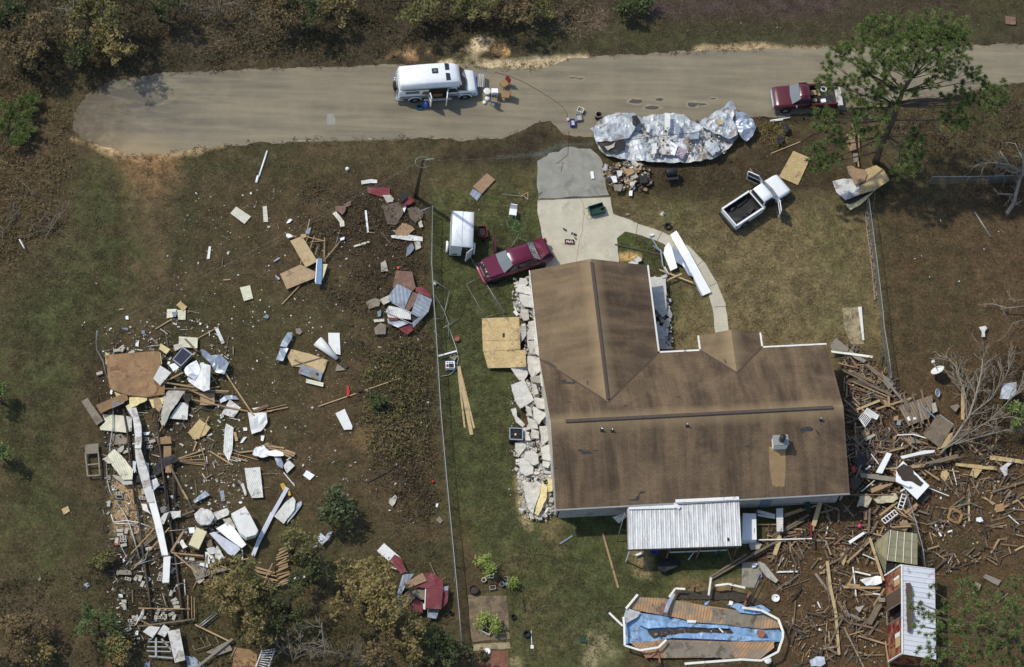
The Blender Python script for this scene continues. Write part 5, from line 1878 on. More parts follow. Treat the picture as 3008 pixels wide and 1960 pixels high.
def inbed(root,name,label,cat,mat,fn):
 m=MB()
 fn(m)
 M=Matrix.Translation(root.location)@Matrix.Rotation(root.rotation_euler.z,4,'Z')
 m.v=[M@v for v in m.v]
 tag(m.build(name,mat),label,cat)
inbed(wp,'tool_box','dark grey box lying at front of white pickup bed','box','steel',lambda m:m.box((bed[1]-.75,-.35,.64),(.62,.24,.2),.3))
inbed(wp,'black_bar','long black bar along left side of white pickup bed','bar','black',lambda m:m.box((bed[1]-.8,.45,.6),(1.0,.14,.1),.1))
def red_pickup():
 r,ln=frame((2274,287),(2455,279),.75,'red_pickup','dark red pickup truck with a loaded bed parked under tall pine','pickup truck')
 h=ln/2+.1
 xf,xr=(h,-h)
 m=MB()
 hull(m,[(xf,.72,.48,.74),(xf-.08,.82,.4,.86),(xf-.4,.84,.36,.94),(xf-1.1,.85,.34,1.0),(xf-1.35,.85,.34,1.02),(xf-2.5,.85,.34,1.0)],BODY)
 m.build('body','paint_red',r)
 m=MB()
 hull(m,[(xf-1.28,.76,.98,1.0),(xf-1.78,.72,.98,1.52),(xf-2.0,.7,.98,1.56),(xf-2.45,.7,.98,1.54),(xf-2.52,.7,.98,1.4)],Q_('0 0 1 0 .93 .6 .85 .93 .4 1 0 1.01'))
 m.build('cab_roof','paint_red',r)
 part(r,'windscreen','glass_pale',lambda m:(m.quad((xf-1.24,-.74,1.04),(xf-1.16,0,1.05),(xf-1.76,0,1.56),(xf-1.78,-.62,1.53)),m.quad((xf-1.16,0,1.05),(xf-1.24,.74,
1.04),(xf-1.78,.62,1.53),(xf-1.76,0,1.56))))
 part(r,'rear_window','glass','quad',(xf-2.57,.62,1.06),(xf-2.57,-.62,1.06),(xf-2.53,-.58,1.46),(xf-2.53,.58,1.46))
 bx0,bx1=(xr+.08,xf-2.6)
 part(r,'cargo_bed','paint_red',lambda m:(m.box(((bx0+bx1)/2,.79,.68),(bx1-bx0,.1,.62)),m.box(((bx0+bx1)/2,-.79,.68),(bx1-bx0,.1,.62)),m.box((bx1-.03,0,.68),(.06,
1.5,.62)),m.box(((bx0+bx1)/2,0,.45),(bx1-bx0,1.5,.1))))
 part(r,'bed_liner','char',lambda m:(m.box(((bx0+bx1)/2,0,.53),(bx1-bx0-.06,1.46,.04)),m.box(((bx0+bx1)/2,.72,.76),(bx1-bx0-.1,.03,.42)),m.box(((bx0+bx1)/2,-.72,
.76),(bx1-bx0-.1,.03,.42))))
 part(r,'tailgate','dirty','box',(bx0-.22,0,.56),(.42,1.5,.06),0,0,(0,.12))
 part(r,'front_bumper','chrome','box',(xf+.05,0,.56),(.1,1.64,.24))
 part(r,'grille','galv','box',(xf,0,.76),(.06,1.3,.12))
 for s_ in(-1,1):
  for wx in(xf-.85,xr+.95):
   part(r,'wheel_arch','black','lathe',[(.38,s_*.4),(.38,s_*.862),(.0,s_*.862)],(wx,0,.34),'Y',18)
   wheel(r,wx,s_*.79,.33,.2)
  pane(r,((xf-1.6,s_*.8,1.02),(xf-2.4,s_*.8,1.02),(xf-2.4,s_*.7,1.45),(xf-1.85,s_*.7,1.43))[::s_],'side_window','glass')
 part(r,'mirror','chrome','box',(xf-1.5,.98,1.05),(.1,.18,.14))
 return(r,(bx0,bx1))
rp,bed2=red_pickup()
x_=bed2[1]
inbed(rp,'spare_tyre','tyre with a tan wheel in red pickup bed behind cab','tyre',['rubber','tan'],lambda m:(m.lathe(Q_('.16 0 .28 0 .32 .07 .28 .16 .16 .16'),(x_-.35,
.3,.57),n=18),m.lathe([(0,.1),(.16,.12)],(x_-.35,.3,.57),n=14,m=1)))
inbed(rp,'wooden_box','small open wooden box by cab in red pickup bed','box','pine',lambda m:m.box((x_-.3,-.3,.62),(.5,.36,.16)))
inbed(rp,'white_bucket','white plastic tub near left side of red pickup bed','tub','clean',lambda m:m.lathe(Q_('0 0 .2 0 .23 .3 .2 .3 .18 .05 0 .05'),(x_-1.1,
-.5,.56),n=14))
inbed(rp,'white_box','small white carton in middle of red pickup bed','carton','clean',lambda m:m.box((x_-.95,.4,.65),(.34,.28,.2),.1))
inbed(rp,'yellow_bag','pale yellow sack beside wooden box in red pickup bed','sack','tan',lambda m:m.box((x_-.72,-.25,.62),(.14,.4,.14),.2))
def trailer():
 tz=1.75
 q=[P('B1',1702,722,tz),P('B1',1900,735,tz),P('B1',1918,420,tz),P('B1',1715,410,tz)]
 c=sum(q,Vector())/4
 d=q[3]-q[0]
 w_=(q[1]-q[0]).length
 ln=d.length
 r=empty('cargo_trailer',(c.x,c.y,0),math.atan2(d.y,d.x),'white enclosed cargo trailer with its rear door ajar on side yard grass','trailer')
 part(r,'body','paint_white',lambda m:hull(m,[(-ln/2,w_/2,.4,1.75),(ln/2-.06,w_/2,.4,1.75),(ln/2,w_/2-.06,.45,1.68)],Q_('0 0 1 0 1 .5 1 .93 .97 .985 .5 1 0 1.004')))
 part(r,'roof_trim','galv',lambda m:(m.beam((-ln/2,w_/2-.02,1.74),(ln/2,w_/2-.02,1.74),.05,.05),m.beam((-ln/2,-w_/2+.02,1.74),(ln/2,-w_/2+.02,1.74),.05,.05),m.beam((-ln/2,
w_/2,1.73),(-ln/2,-w_/2,1.73),.05,.05)))
 part(r,'roof_seam','alu','beam',(-ln/2+.05,0,1.765),(ln/2-.05,0,1.765),.03,.012)
 part(r,'door_opening','black','box',(-ln/2-.005,-w_/4,1.05),(.03,w_/2-.1,1.2))
 part(r,'fixed_door','white','box',(-ln/2-.02,w_/4,1.08),(.04,w_/2-.06,1.25))
 part(r,'latch','black','box',(-ln/2-.05,w_/4,.65),(.03,.35,.1))
 part(r,'door','white','hexa',[(-ln/2-.02,-w_/2+.03,.46),(-ln/2-.42,-w_/2+.42,.46),(-ln/2-.45,-w_/2+.39,.46),(-ln/2-.05,-w_/2,.46),(-ln/2-.02,-w_/2+.03,1.7),(-ln/2-.42,
-w_/2+.42,1.7),(-ln/2-.45,-w_/2+.39,1.7),(-ln/2-.05,-w_/2,1.7)])
 for s_ in(-1,1):
  wheel(r,-ln/2+.6,s_*(w_/2+.14),.3,.18)
  part(r,'fender','white','tube',[(-ln/2+.6+.36*math.cos(t),s_*(w_/2+.14),.33+.36*math.sin(t))for t in[math.pi*i/8 for i in range(9)]],.1,6)
 part(r,'tongue','galv',lambda m:(m.beam((ln/2,.3,.42),(ln/2+.55,0,.42),.06,.06),m.beam((ln/2,-.3,.42),(ln/2+.55,0,.42),.06,.06),m.beam((ln/2,0,.42),(ln/2+.6,0,.42),
.05,.05)))
 part(r,'jack','galv','tube',[(ln/2+.5,0,.05),(ln/2+.5,0,.8)],.03,6)
trailer()
def chair(reg,x,y,rz,label,seatm,backm,w_=.5,name='chair',legs=True,zs=.44):
 c=P(reg,x,y,zs)
 r=empty(name,(c.x,c.y,.006),rz,label,'chair')
 part(r,'seat',seatm,'box',(0,0,zs),(w_,w_,.06))
 part(r,'backrest',backm,'hexa',[(-w_/2-.02,-w_/2,zs+.05),(-w_/2+.03,-w_/2,zs+.05),(-w_/2+.03,w_/2,zs+.05),(-w_/2-.02,w_/2,zs+.05),(-w_/2-.12,-w_/2+.03,zs+.45),(-w_/2-.07,
-w_/2+.03,zs+.45),(-w_/2-.07,w_/2-.03,zs+.45),(-w_/2-.12,w_/2-.03,zs+.45)])
 for sx in(-1,1):
  for sy in(-1,1):
   part(r,'leg',backm,'beam',(sx*(w_/2-.03),sy*(w_/2-.03),0),(sx*(w_/2-.05),sy*(w_/2-.05),zs),.035,.035)
 return r
g_ch=None
chair('B0',2178,728,R_(215),'brown wooden chair with a dark red back, upper of two brown chairs','tan_seat','dark_red')
chair('B0',2185,825,R_(175),'brown wooden chair seen below red backed one on road','tan_seat','cedar',.56)
chair('B0',2085,880,R_(80),'tan topped folding chair with blue grey legs on road','tan_seat','blue_grey',.42)
chair('B0',2092,800,R_(90),'white plastic chair on road between round stool and brown chairs','clean','clean',.46)
def stool(reg,x,y,rr,h,label,mat,name='stool'):
 c=P(reg,x,y,h)
 r=empty(name,(c.x,c.y,.006),0,label,name.replace('_',' '))
 part(r,'seat',mat,'lathe',[(0,h-.04),(rr,h-.04),(rr,h),(rr*.9,h+.02),(0,h+.02)],n=20)
 for k in range(4):
  t=R_(45+90*k)
  part(r,'leg',mat,'beam',(rr*.85*math.cos(t),rr*.85*math.sin(t),0),(rr*.6*math.cos(t),rr*.6*math.sin(t),h-.03),.03,.03)
stool('B0',2026,797,.26,.45,'round cream stool next to white chair in front of van','rail')
c=P('B0',1972,700,.55)
tb=empty('folding_cot',(c.x,c.y,.006),R_(-4),'folding metal framed cot standing in front of van bumper','cot')
part(tb,'frame','chrome',lambda m:[m.beam(a,b,.05,.05)for a,b in(((-.24,-.52,.5),(-.24,.52,.5)),((.24,-.52,.5),(.24,.52,.5)),((-.24,-.52,.5),(.24,-.52,.5)),((-.24,
.52,.5),(.24,.52,.5)))])
for k in(-.13,.0,.13):
 part(tb,'slat','fabric','box',(k,0,.51),(.09,1.0,.02))
for sx in(-1,1):
 for sy in(-1,1):
  part(tb,'leg','chrome','beam',(sx*.24,sy*.5,0),(sx*.24,sy*.5,.5),.04,.04)
def basin(reg,x,y,w_,d_,h,rz,label,mat,inner='black',name='plastic_bin',cat='bin',z=.006):
 c=P(reg,x,y,h)
 r=empty(name,(c.x,c.y,z),rz,label,cat)
 t=.03
 part(r,'shell',mat,lambda m:(m.box((0,d_/2-t/2,h/2),(w_,t,h)),m.box((0,-d_/2+t/2,h/2),(w_,t,h)),m.box((w_/2-t/2,0,h/2),(t,d_-2*t,h)),m.box((-w_/2+t/2,0,h/2),(t,
d_-2*t,h)),m.box((0,0,.02),(w_-2*t,d_-2*t,.03))))
 if inner:
  part(r,'contents',inner,'box',(0,0,h*.35),(w_-.08,d_-.08,h*.4))
 return r
basin('B0',1433,932,.36,.3,.22,0,'teal rimmed tub holding something black beside blue jug','teal','black','tub','tub')
c=P('B0',1488,915,.25)
bj=empty('water_jug',(c.x,c.y,.006),0,'bright blue water jug on road under van','jug')
part(bj,'body','blue_bright','lathe',Q_('0 0 .15 0 .17 .1 .17 .34 .1 .42 .04 .44 .04 .48 0 .48'),n=18)
part(bj,'cap','white','lathe',Q_('.05 .47 .05 .51 0 .51'),n=12)
tag(part(None,'stone','rail','lathe',Q_('0 0 .17 0 .2 .12 .12 .2 0 .22'),P('B0',2028,868,0),n=12),'cream lidded pot beside tan folding chair','pot')
tag(part(None,'stone','rail','lathe',Q_('0 0 .12 0 .15 .1 .08 .16 0 .17'),P('B0',2002,900,0),n=12),'smaller cream pot left of tan folding chair','pot')
basin('C0',542,1068,.34,.52,.28,R_(4),'dark blue crate holding white scraps at lower road edge','blue','dirty','crate','crate')
basin('C0',595,1022,.42,.5,.24,R_(12),'grey white plastic tray next to blue crate','fabric_grey','fabric','tray','tray')
basin('C0',612,958,.42,.38,.3,R_(-20),'cream crate filled with grey junk above grey tray','rail','drab','crate','crate')
c=P('C0',770,1005,.5)
tr=empty('barrel',(c.x,c.y,.006),0,'dark round barrel standing on road left of silver sheeting','barrel')
part(tr,'shell','char','lathe',Q_('0 .02 .2 .02 .24 .3 .23 .55 .2 .55 .2 .3 0 .28'),n=18)
part(tr,'rim','drab','lathe',Q_('.2 .54 .25 .54 .25 .58 .2 .58'),n=18)
tag(part(None,'shoe','dirty','box',P('C0',500,1045,.08),(.14,.2,.12),.3),'small pinkish scrap touching left side of blue crate','scrap')
T('C0',Q_('-140 630 0 670 120 720 260 800 400 890 460 940 495 1000 490 1040'),.013,'dark_red','thin reddish cable crossing road from chairs to blue crate',z=.03,
name='cable',cat='cable')
T('C0',Q_('510 1150 500 1350 455 1390 400 1430 460 1420 440 1500'),.012,'dark_red','thin reddish cable looping onto driveway apron',z=.03,name='cable',cat='cable')
chair('B1',2252,425,R_(-98),'white plastic garden chair standing alone on side yard grass','clean','clean',.5)
T('B1',Q_('2250 470 2290 500 2310 540 2270 565 2215 560 2195 510 2230 480 2275 500 2260 550 2245 580 2290 600 2340 580 2355 600 2300 620 2290 650 2350 670 2400 690'),
.02,'hose','tangled green garden hose on grass behind white chair',z=.03,name='garden_hose',cat='hose')
T('B1',[(2295,640),(2230,735)],.025,'galv','thin metal rod leaning by north side of maroon car',z=[.3,.1],name='rod',cat='rod')
L('B1',(2155,273),(2360,290),.05,'silver','long thin handle of a broken push broom on grass',.03,name='broom',cat='broom')
for a,b in(((85,290),(150,255)),((120,290),(150,318)),((150,255),(150,318))):
 L('C1',a,b,.05,'pine','triangular wooden head of broken broom near apron',.04,name='broom_brace',cat='brace',group='wooden braces of broom head')
wbm=MB()
c=P('C1',752,400,.35)
r=empty('wheelbarrow',(c.x,c.y,.02),R_(18),'dark green wheelbarrow tub tipped on pale driveway','wheelbarrow')
part(r,'tub','green_plastic',lambda m:(m.hexa([(-.3,-.18,.1),(.3,-.2,.1),(.3,.2,.1),(-.3,.18,.1),(-.52,-.3,.14),(.5,-.34,.14),(.5,.34,.14),(-.52,.3,.14)]),*[m.beam(a,
b,.05,.3)for a,b in(((-.5,-.3,.27),(.5,-.34,.27)),((-.5,.3,.27),(.5,.34,.27)),((.5,-.34,.27),(.5,.34,.27)),((-.5,-.3,.27),(-.5,.3,.27)))]))
for s_ in(-1,1):
 part(r,'handle','green_plastic','tube',[(-.45,s_*.25,.3),(-.75,s_*.27,.34)],.025,6)
part(r,'wheel','rubber','lathe',Q_('.05 -.04 .16 -.05 .18 0 .16 .05 .05 .04'),(.48,0,.18),'Y',14)
c=P('B1',1985,600,.3)
r=empty('wheelbarrow',(c.x,c.y,.0),R_(-85),'rusty dark red wheelbarrow beside white trailer','wheelbarrow')
part(r,'tub','dark_red',lambda m:(m.hexa([(-.3,-.15,.2),(.25,-.2,.2),(.25,.2,.2),(-.3,.15,.2),(-.38,-.24,.24),(.36,-.32,.24),(.36,.32,.24),(-.38,.24,.24)]),*[m.beam(a,
b,.04,.2)for a,b in(((-.38,-.24,.33),(.36,-.32,.33)),((-.38,.24,.33),(.36,.32,.33)),((.36,-.32,.33),(.5,0,.33)),((.36,.32,.33),(.5,0,.33)),((-.38,-.24,.33),(-.38,
.24,.33)))]))
part(r,'load','rust_metal','box',(0,0,.28),(.55,.35,.06))
part(r,'wheel','rubber','lathe',Q_('.05 -.04 .16 -.05 .18 0 .16 .05 .05 .04'),(.55,0,.18),'Y',14)
def tyre(reg,x,y,rr,label,z=.0,w_=.2,rin=.55):
 tag(part(None,'tyre','rubber','lathe',[(rr*rin,.02),(rr*.9,0),(rr,w_*.3),(rr,w_*.7),(rr*.9,w_),(rr*rin,w_*.9),(rr*rin,.02)],P(reg,x,y,z),n=22),label,'tyre')
tyre('C1',1372,556,.27,'black tyre lying on grass by curved walkway')
tyre('B3',2254,1112,.18,'small black tyre right of garden paving')
tyre('C3',140,1262,.27,'black tyre with dry leaves inside on back lawn',z=0)
tyre('B3',1704,1078,.16,'small dark tyre between red shed wreck and long fence')
tyre('D3',2180,910,.2,'dark tyre half hidden by lower right pine')
T('C3',[(180,1230),(186,1360)],.03,'white','white handle of a paddle lying on back lawn',z=.04,name='paddle',cat='paddle')
tag(part(None,'paddle','rail','box',P('C3',188,1370,.04),(.2,.24,.05)),'cream square blade at end of white handle on back lawn','blade')
T('C3',Q_('110 960 125 1040 128 1060'),.04,'black','black rod with a thick end lying on lawn right of garden paving',z=.05,name='rod',cat='rod')
c=P('C3',2315,950,0)
c=P('C1',1400,90,.5)
r=empty('barbecue',(c.x,c.y,0),R_(8),'black barbecue grill standing below silver sheeting','barbecue')
part(r,'firebox','black','lathe',Q_('0 -.38 .26 -.38 .3 -.3 .3 .3 .26 .38 0 .38'),(0,0,.68),'X',16)
part(r,'shelf','char','box',(0,-.42,.6),(.9,.25,.04))
part(r,'frame','steel',lambda m:[m.beam((sx*.34,sy*.28,.0),(sx*.34,sy*.28,.6),.04,.04)for sx in(-1,1)for sy in(-1,1)])
part(r,'lower_shelf','rust_metal','box',(0,0,.2),(.7,.5,.03))
for s_ in(-1,1):
 part(r,'wheel','rubber','lathe',Q_('0 -.03 .09 -.03 .09 .03 0 .03'),(s_*.38,.28,.09),'X',12)
def dish(reg,base,cen,rr,z,rz,label,arm=None):
 b=P(reg,*base,0)
 r=empty('satellite_dish',b,0,label,'satellite dish')
 c=P(reg,*cen,z)-b
 M=Matrix.Rotation(rz,3,'Z')@Matrix.Rotation(R_(48),3,'Y')
 part(r,'reflector','white','lathe',[(0,0),(rr*.5,.03),(rr*.85,.09),(rr,.13),(rr*.98,.15),(rr*.84,.11),(rr*.5,.05),(0,.02)],c,n=24,M=M)
 part(r,'mast','steel','tube',[Vector((0,0,0)),c],.035,6)
 if arm:
  a=P(reg,*arm,z+.1)-b
  ar=part(r,'feed_arm','galv','tube',[c,a],.03,6)
  part(r,'feed_horn','white',lambda m:m.box(a,(.2,.16,.16),.5),ar)
dish('D2',(1605,470),(1630,392),.48,.7,R_(130),'big pale satellite dish with its feed arm standing in east woods',(1585,305))
dish('D2',(1610,610),(1612,578),.3,.35,R_(-20),'smaller pale satellite dish at upper edge of rubble')
c=P('B3',2013,1225,.2)
basin('B3',2013,1222,.72,.38,.28,R_(-27),'white rectangular planter filled with dark soil on paving','rail','soil','planter','planter',z=.022)
def pot(reg,x,y,rr,h,label,mat,name='flower_pot',fill='soil'):
 c=P(reg,x,y,h)
 r=empty(name,(c.x,c.y,0),0,label,name.replace('_',' '))
 part(r,'shell',mat,'lathe',[(0,0),(rr*.7,0),(rr*.95,h*.9),(rr,h*.9),(rr,h),(rr*.85,h),(rr*.8,h*.7)],n=18)
 part(r,'soil',fill,'lathe',[(rr*.84,h*.72),(0,h*.75)],n=16)
pot('B3',1998,783,.16,.2,'round cream flower pot at left of pot cluster','rail')
pot('B3',2190,770,.15,.3,'pale flower pot at upper right of pot cluster','cement')
pot('B3',2155,820,.17,.25,'grey flower pot in middle of pot cluster by blue ball','cement')
pot('B3',1910,870,.3,.3,'black plastic pot on soil above garden paving','black')
pot('B1',1760,1530,.2,.2,'terracotta pot upside down near long fence','terracotta',fill='terracotta')
basin('B3',2056,752,.42,.2,.18,0,'small cream trough at top of pot cluster','rail','soil','trough','trough',z=0)
basin('B3',2075,850,.4,.26,.2,R_(10),'grey trough at bottom of pot cluster','cement','soil','trough','trough',z=0)
T('B3',Q_('2100 850 2130 790 2180 760 2120 760 2150 820 2180 850 2110 830 2070 820'),.015,'dark_red','tangle of hoses and wire among flower pots',z=.06,name='hose_tangle',
cat='hose')
def ball(reg,x,y,rr,label,mat,cat='ball'):
 tag(part(None,'ball',mat,'lathe',[(rr*math.sin(t),rr-rr*math.cos(t))for t in[math.pi*i/8 for i in range(9)]],P(reg,x,y,0),n=16),label,cat)
ball('B3',2195,826,.13,'blue ball lying beside tiny bright green plant','blue_bright')
ball('B2',1550,1360,.1,'red ball in weeds left of long fence','red_plastic')
ball('D3',940,323,.17,'pink ball lying in wood rubble','pink')
ball('A3',1876,773,.12,'small white ball below torn grey board','clean')
ball('D3',752,472,.06,'tiny orange ball in wood rubble','orange')
tag(part(None,'wash_basin','clean','lathe',Q_('0 .1 .2 .1 .24 .16 .26 .16 .24 0 0 0'),P('C3',2313,950,0),n=20),'round white lid on soil right of pool','lid')
tag(part(None,'wash_basin','clean','lathe',Q_('0 .06 .1 .05 .2 .14 .22 0 0 0'),P('B3',2027,1412,0),n=16),'small white bowl in red soil bed','bowl')
tag(part(None,'pool_lid','white','lathe',Q_('0 .3 .2 .3 .24 .26 .24 .2 0 .2'),P('C3',2243,1500,0),n=20),'round white lid beside lower right pool rail','lid')
c=P('B2',2280,935,.75)
r=empty('air_conditioner',(c.x,c.y,0),R_(-1),'dark outdoor air conditioner unit among white brick rubble','air conditioner')
part(r,'casing','steel',lambda m:(m.box((0,0,.35),(.84,.78,.68)),m.box((0,-.4,.6),(.84,.02,.16))))
part(r,'top_frame','alu',lambda m:[m.beam(a,b,.06,.06)for a,b in(((-.42,-.4,.72),(.42,-.4,.72)),((-.42,.4,.72),(.42,.4,.72)),((-.42,-.37,.72),(-.42,.37,.72)),((.42,
-.37,.72),(.42,.37,.72)))])
g=part(r,'grille','black',lambda m:[m.box((0,-.36+.06*k,.72),(.78,.02,.02))for k in range(13)])
part(r,'fan','umber',lambda m:[m.box((0,0,.697),(.66,.12,.012),t)for t in(0,R_(60),R_(120))])
part(r,'fan_hub','white','box',(-.05,-.05,.74),(.1,.12,.04))
c=P('B2',1703,335,.3)
r=empty('battery_pack',(c.x,c.y,0),R_(3),'small white and black machine with red panel by long fence','machine')
part(r,'case','clean','box',(0,0,.2),(.6,.5,.36))
part(r,'black_panel','black','box',(.06,-.08,.39),(.32,.28,.03))
part(r,'red_panel','dark_red','box',(-.2,-.08,.39),(.14,.2,.03))
for k in range(3):
 part(r,'blue_window','blue_bright','box',(-.18+.16*k,.15,.39),(.1,.08,.02))
basin('B2',1732,262,.4,.34,.2,R_(-30),'grey tray tilted above small white and black machine','cement','drab','tray','tray',z=0)
T('B2',Q_('1690 0 1740 140 1760 200 1775 280 1755 370 1700 420 1620 435'),.03,'galv','long bent conduit curving past terracotta pot and small machine',z=.08,name='conduit',
cat='conduit')
T('B1',Q_('1690 1530 1690 1400 1650 1290 1570 1150'),.02,'galv','bent grey conduit end running up beside long fence',z=[.08,.2,.3,.5],name='conduit',cat='conduit')
for a,b,l in(((1555,1020),(1697,1113),'thin pole slanting away from long fence near battery white cup'),((1697,1113),(1640,1370),'thin steep pole of tangled frame by long fence'),
((1640,1440),(1780,1355),'thin pole crossing low beside long fence'),((1560,1360),(1640,1358),'short thin pole stub poking from long fence'),((1560,1460),(1625,
1535),'short pale pole by foot of long fence')):
 T('B1',[a,b],.025,'galv',l,z=[.3,.08],name='pole',cat='pole')
tag(part(None,'cup','dirty','lathe',Q_('0 0 .12 0 .13 .18 0 .18'),P('B1',1568,1058,0),n=14),'white bucket at foot of fence beside thin poles','bucket')
tag(part(None,'cooler_lid','clean','box',P('C1',714,105,.05),(.2,.56,.12),R_(6)),'short white block lying on driveway apron','block')
r=empty('tool_chest',P('C1',513,690,.02),R_(-3),'open dark red tool tray on pale driveway','tool tray')
part(r,'tray','dark_red',lambda m:(m.box((0,0,.03),(.6,.28,.04)),m.box((0,.14,.08),(.6,.03,.12)),m.box((0,-.14,.08),(.6,.03,.12)),m.box((.3,0,.08),(.03,.28,.12)),
m.box((-.3,0,.08),(.03,.28,.12))))
for k in range(4):
 part(r,'tool','dirty','box',(-.18+.12*k,0,.08),(.07,.18,.04),rnd.uniform(-.5,.5))
for i,(x,y)in enumerate(Q_('466 575 482 585 536 612 556 620 570 628 572 660 560 650')):
 tag(part(None,'glove','char' if i<5 else 'drab','box',P('C1',x,y,.045),(.09,.16,.05),rnd.uniform(-.6,.6)),'small dark tool scrap lying on pale driveway above red tool tray',
'tool','small tools scattered on driveway')
tag(part(None,'pointed_scrap','white','lathe',Q_('.18 0 .05 .3 0 .34'),P('C1',1328,445,0),n=4),'small white pointed scrap standing on lawn above tyre','scrap')
tag(part(None,'stone','drab','box',P('C1',1022,448,.05),(.24,.16,.12),.2),'small grey stone on lawn right of driveway','stone')
c=P('D3',1780,225,.2)
r=empty('basket_frame',(c.x,c.y,.0),R_(20),'brown woven square ring frame lying in east rubble','basket')
part(r,'rim','tan_seat','tube',[(.42*math.cos(t)*(1+.12*math.cos(4*t)),.46*math.sin(t)*(1+.12*math.cos(4*t)),.14)for t in[i*math.pi/12 for i in range(25)]],.11,
8)
def ladder(reg,a,b,w_,n,label,z0=.1,z1=.2):
 A=P(reg,*a,z0)
 B=P(reg,*b,z1)
 r=empty('ladder',A,0,label,'ladder')
 d=(B-A).normalized()
 s_=Vector((-d.y,d.x,0))*w_/2
 for k in(-1,1):
  part(r,'rail','white','beam',s_*k,B-A+s_*k,.07,.05)
 for i in range(n):
  t=i/(n-1)
  p=(B-A)*t
  part(r,'rung','white','beam',p-s_,p+s_,.05,.035)
ladder('D3',(1150,275),(1262,190),.34,6,'short white ladder section, lower of two, in east rubble',.3,.35)
ladder('D3',(1295,165),(1335,40),.32,5,'short white ladder section, upper of two, by white door panel',.3,.5)

def slab(reg,pts,label,mat='brick_white',z=.25,th=.11,seed=0,name='brick_wall_slab',warp=.04):
 S(reg,pts,mat,name,label,'wall slab',z=z,th=th,warp=warp,edge=.035,group=None,seg=.6)
Sb('C1',"""304 251 338 250 340 286 304 286||large clean white brick slab at upper east side of garage wing|.45|.04
305 282 340 286 340 330 332 338 311 316|brick_grey|greyer white brick slab below clean one east of garage wing|.5|.04
344 314 353 332 350 341 339 332|brick_grey|small tilted brick slab at outer edge east of garage wing|.2 .1 .1 .4|.04
349 338 351 345 332 369 329 362 338 342|brick_grey|narrow tilted brick slab pointing at walkway east of garage wing|.45 .3 .1 .2 .5|.04
318 352 332 360 336 387 316 387|brick_grey|grey brick slab under inner corner gutter of garage wing|.45|.04
336 368 344 366 344 378 336 379|brick_white|small upright brick chunk near inner corner of house|.4|.04""")
Sb('C2',"""318 5 335 0 338 22 336 50 319 51|brick_grey|brick slab squeezed in corner between wing and main eave|.4|.04
335 42 350 44 355 49 336 50|mortar_back|small dark brick chunk in inner corner of house|.2|.04""")
Sb('C1',"""268 212 278 206 286 209 285 215 275 218||white brick chunk at corner of driveway grass|.15|.04
256 219 265 215 279 219 278 222 258 222||flat white brick chunk beside garage gable|.12|.04
328 248 338 244 342 250 332 252||pinkish brick lump at top of clean white slab|.55|.04
20 252 32 254 39 262 28 272 15 269||upper brick slab of rubble just below maroon car|.4|.04
39 249 49 246 50 270 40 268||brick slab against garage wall at top of west rubble|.7|.04
15 269 41 270 46 290 25 285 10 282||wide white brick slab near top of west rubble|.5|.04
19 286 46 291 48 318 30 315 20 302||rough white brick slab in upper west rubble|.55|.04
5 304 19 302 20 312 6 314|cement|smooth pale slab chunk at outer edge of upper west rubble|.1|.04
22 320 38 321 40 342 28 345 21 335|brick_grey|broken brick slab beside top of yellow plywood|.35|.04
21 354 32 352 33 364 22 368||small white brick slab touching yellow plywood edge|.4|.04
38 348 51 345 56 368 41 370|brick_grey|brick slab midway between plywood and garage wall|.6|.04
35 370 56 369 59 387 38 387|brick_grey|long brick slab right of plywood panel|.6|.04""")
Sb('C2',"""20 0 32 0 34 20 22 38 20 20|brick_grey|thin brick slab standing at right edge of plywood|.8 .8 .6 .4 .5|.04
34 5 56 15 62 45 56 62 42 62 35 32|mortar_back|grey rough slab lying mortar side up right of plywood|.5|.04
49 15 59 18 62 65 54 60||white splinter slab leaning on garage wall|1|.04
36 66 66 68 64 100 46 114 37 92|mortar_back|big grey slab lying mortar side up below plywood corner|.6|.04
1 92 32 88 38 105 28 120 19 119 10 108||white brick slab directly below yellow plywood|.3|.04
42 112 65 108 66 125 45 122|cement|bluish smooth slab beside eave in west rubble|.7|.04
64 105 74 106 76 140 66 130||cream chunk tight against west eave|.9|.04
0 129 29 118 51 162 21 180 8 160||large square white brick slab sticking out onto west lawn|.4|.04
46 125 54 124 61 148 50 150|brick_grey|pale narrow slab right of large square slab|.5|.04
52 156 78 160 79 182 60 180 51 165|mortar_back|rounded brick slab right of large square slab, beside eave|.7|.04
48 175 79 192 62 215 50 200||white brick slab with a torn lower tip in middle west rubble|.7|.04
0 182 11 179 14 198 31 215 26 221 12 210||white crooked brick splinter above air conditioner|.3|.04
32 172 44 180 48 198 38 195|mortar_back|pinkish brick chunk in middle of west rubble|.4|.04
35 198 58 208 60 225 41 225|mortar_back|pink grey brick chunk right of air conditioner|.45|.04
26 222 41 240 44 250 32 250||narrow white slab touching air conditioner|.35|.04
45 225 62 230 61 246 45 245|mortar_back|grey brick chunk one step right of air conditioner|.45|.04
62 219 80 218 82 250 68 261|brick_grey|tall slab leaning toward eave near air conditioner|.8|.04
10 255 25 252 35 262 18 285 10 272|mortar_back|grey mortar side slab below air conditioner|.3|.04
65 265 85 258 90 280 88 295 70 292||white brick slab right against eave in lower west rubble|.75|.04
32 276 48 271 60 282 60 300 48 304 28 288||white brick slab with a rounded top in lower west rubble|.5|.04
18 290 30 288 49 309 48 322 32 328 21 318||white brick slab at outer edge of lower west rubble|.4|.04
69 295 88 295 82 310 70 308||small brick slab by eave in lower west rubble|.6|.04
49 319 64 318 62 324 48 324||thin white brick strip in lower west rubble|.3|.04
28 342 50 340 68 346 60 375 48 410 38 400 30 370|mortar_back|longest grey slab at foot of west rubble|.3|.1""")
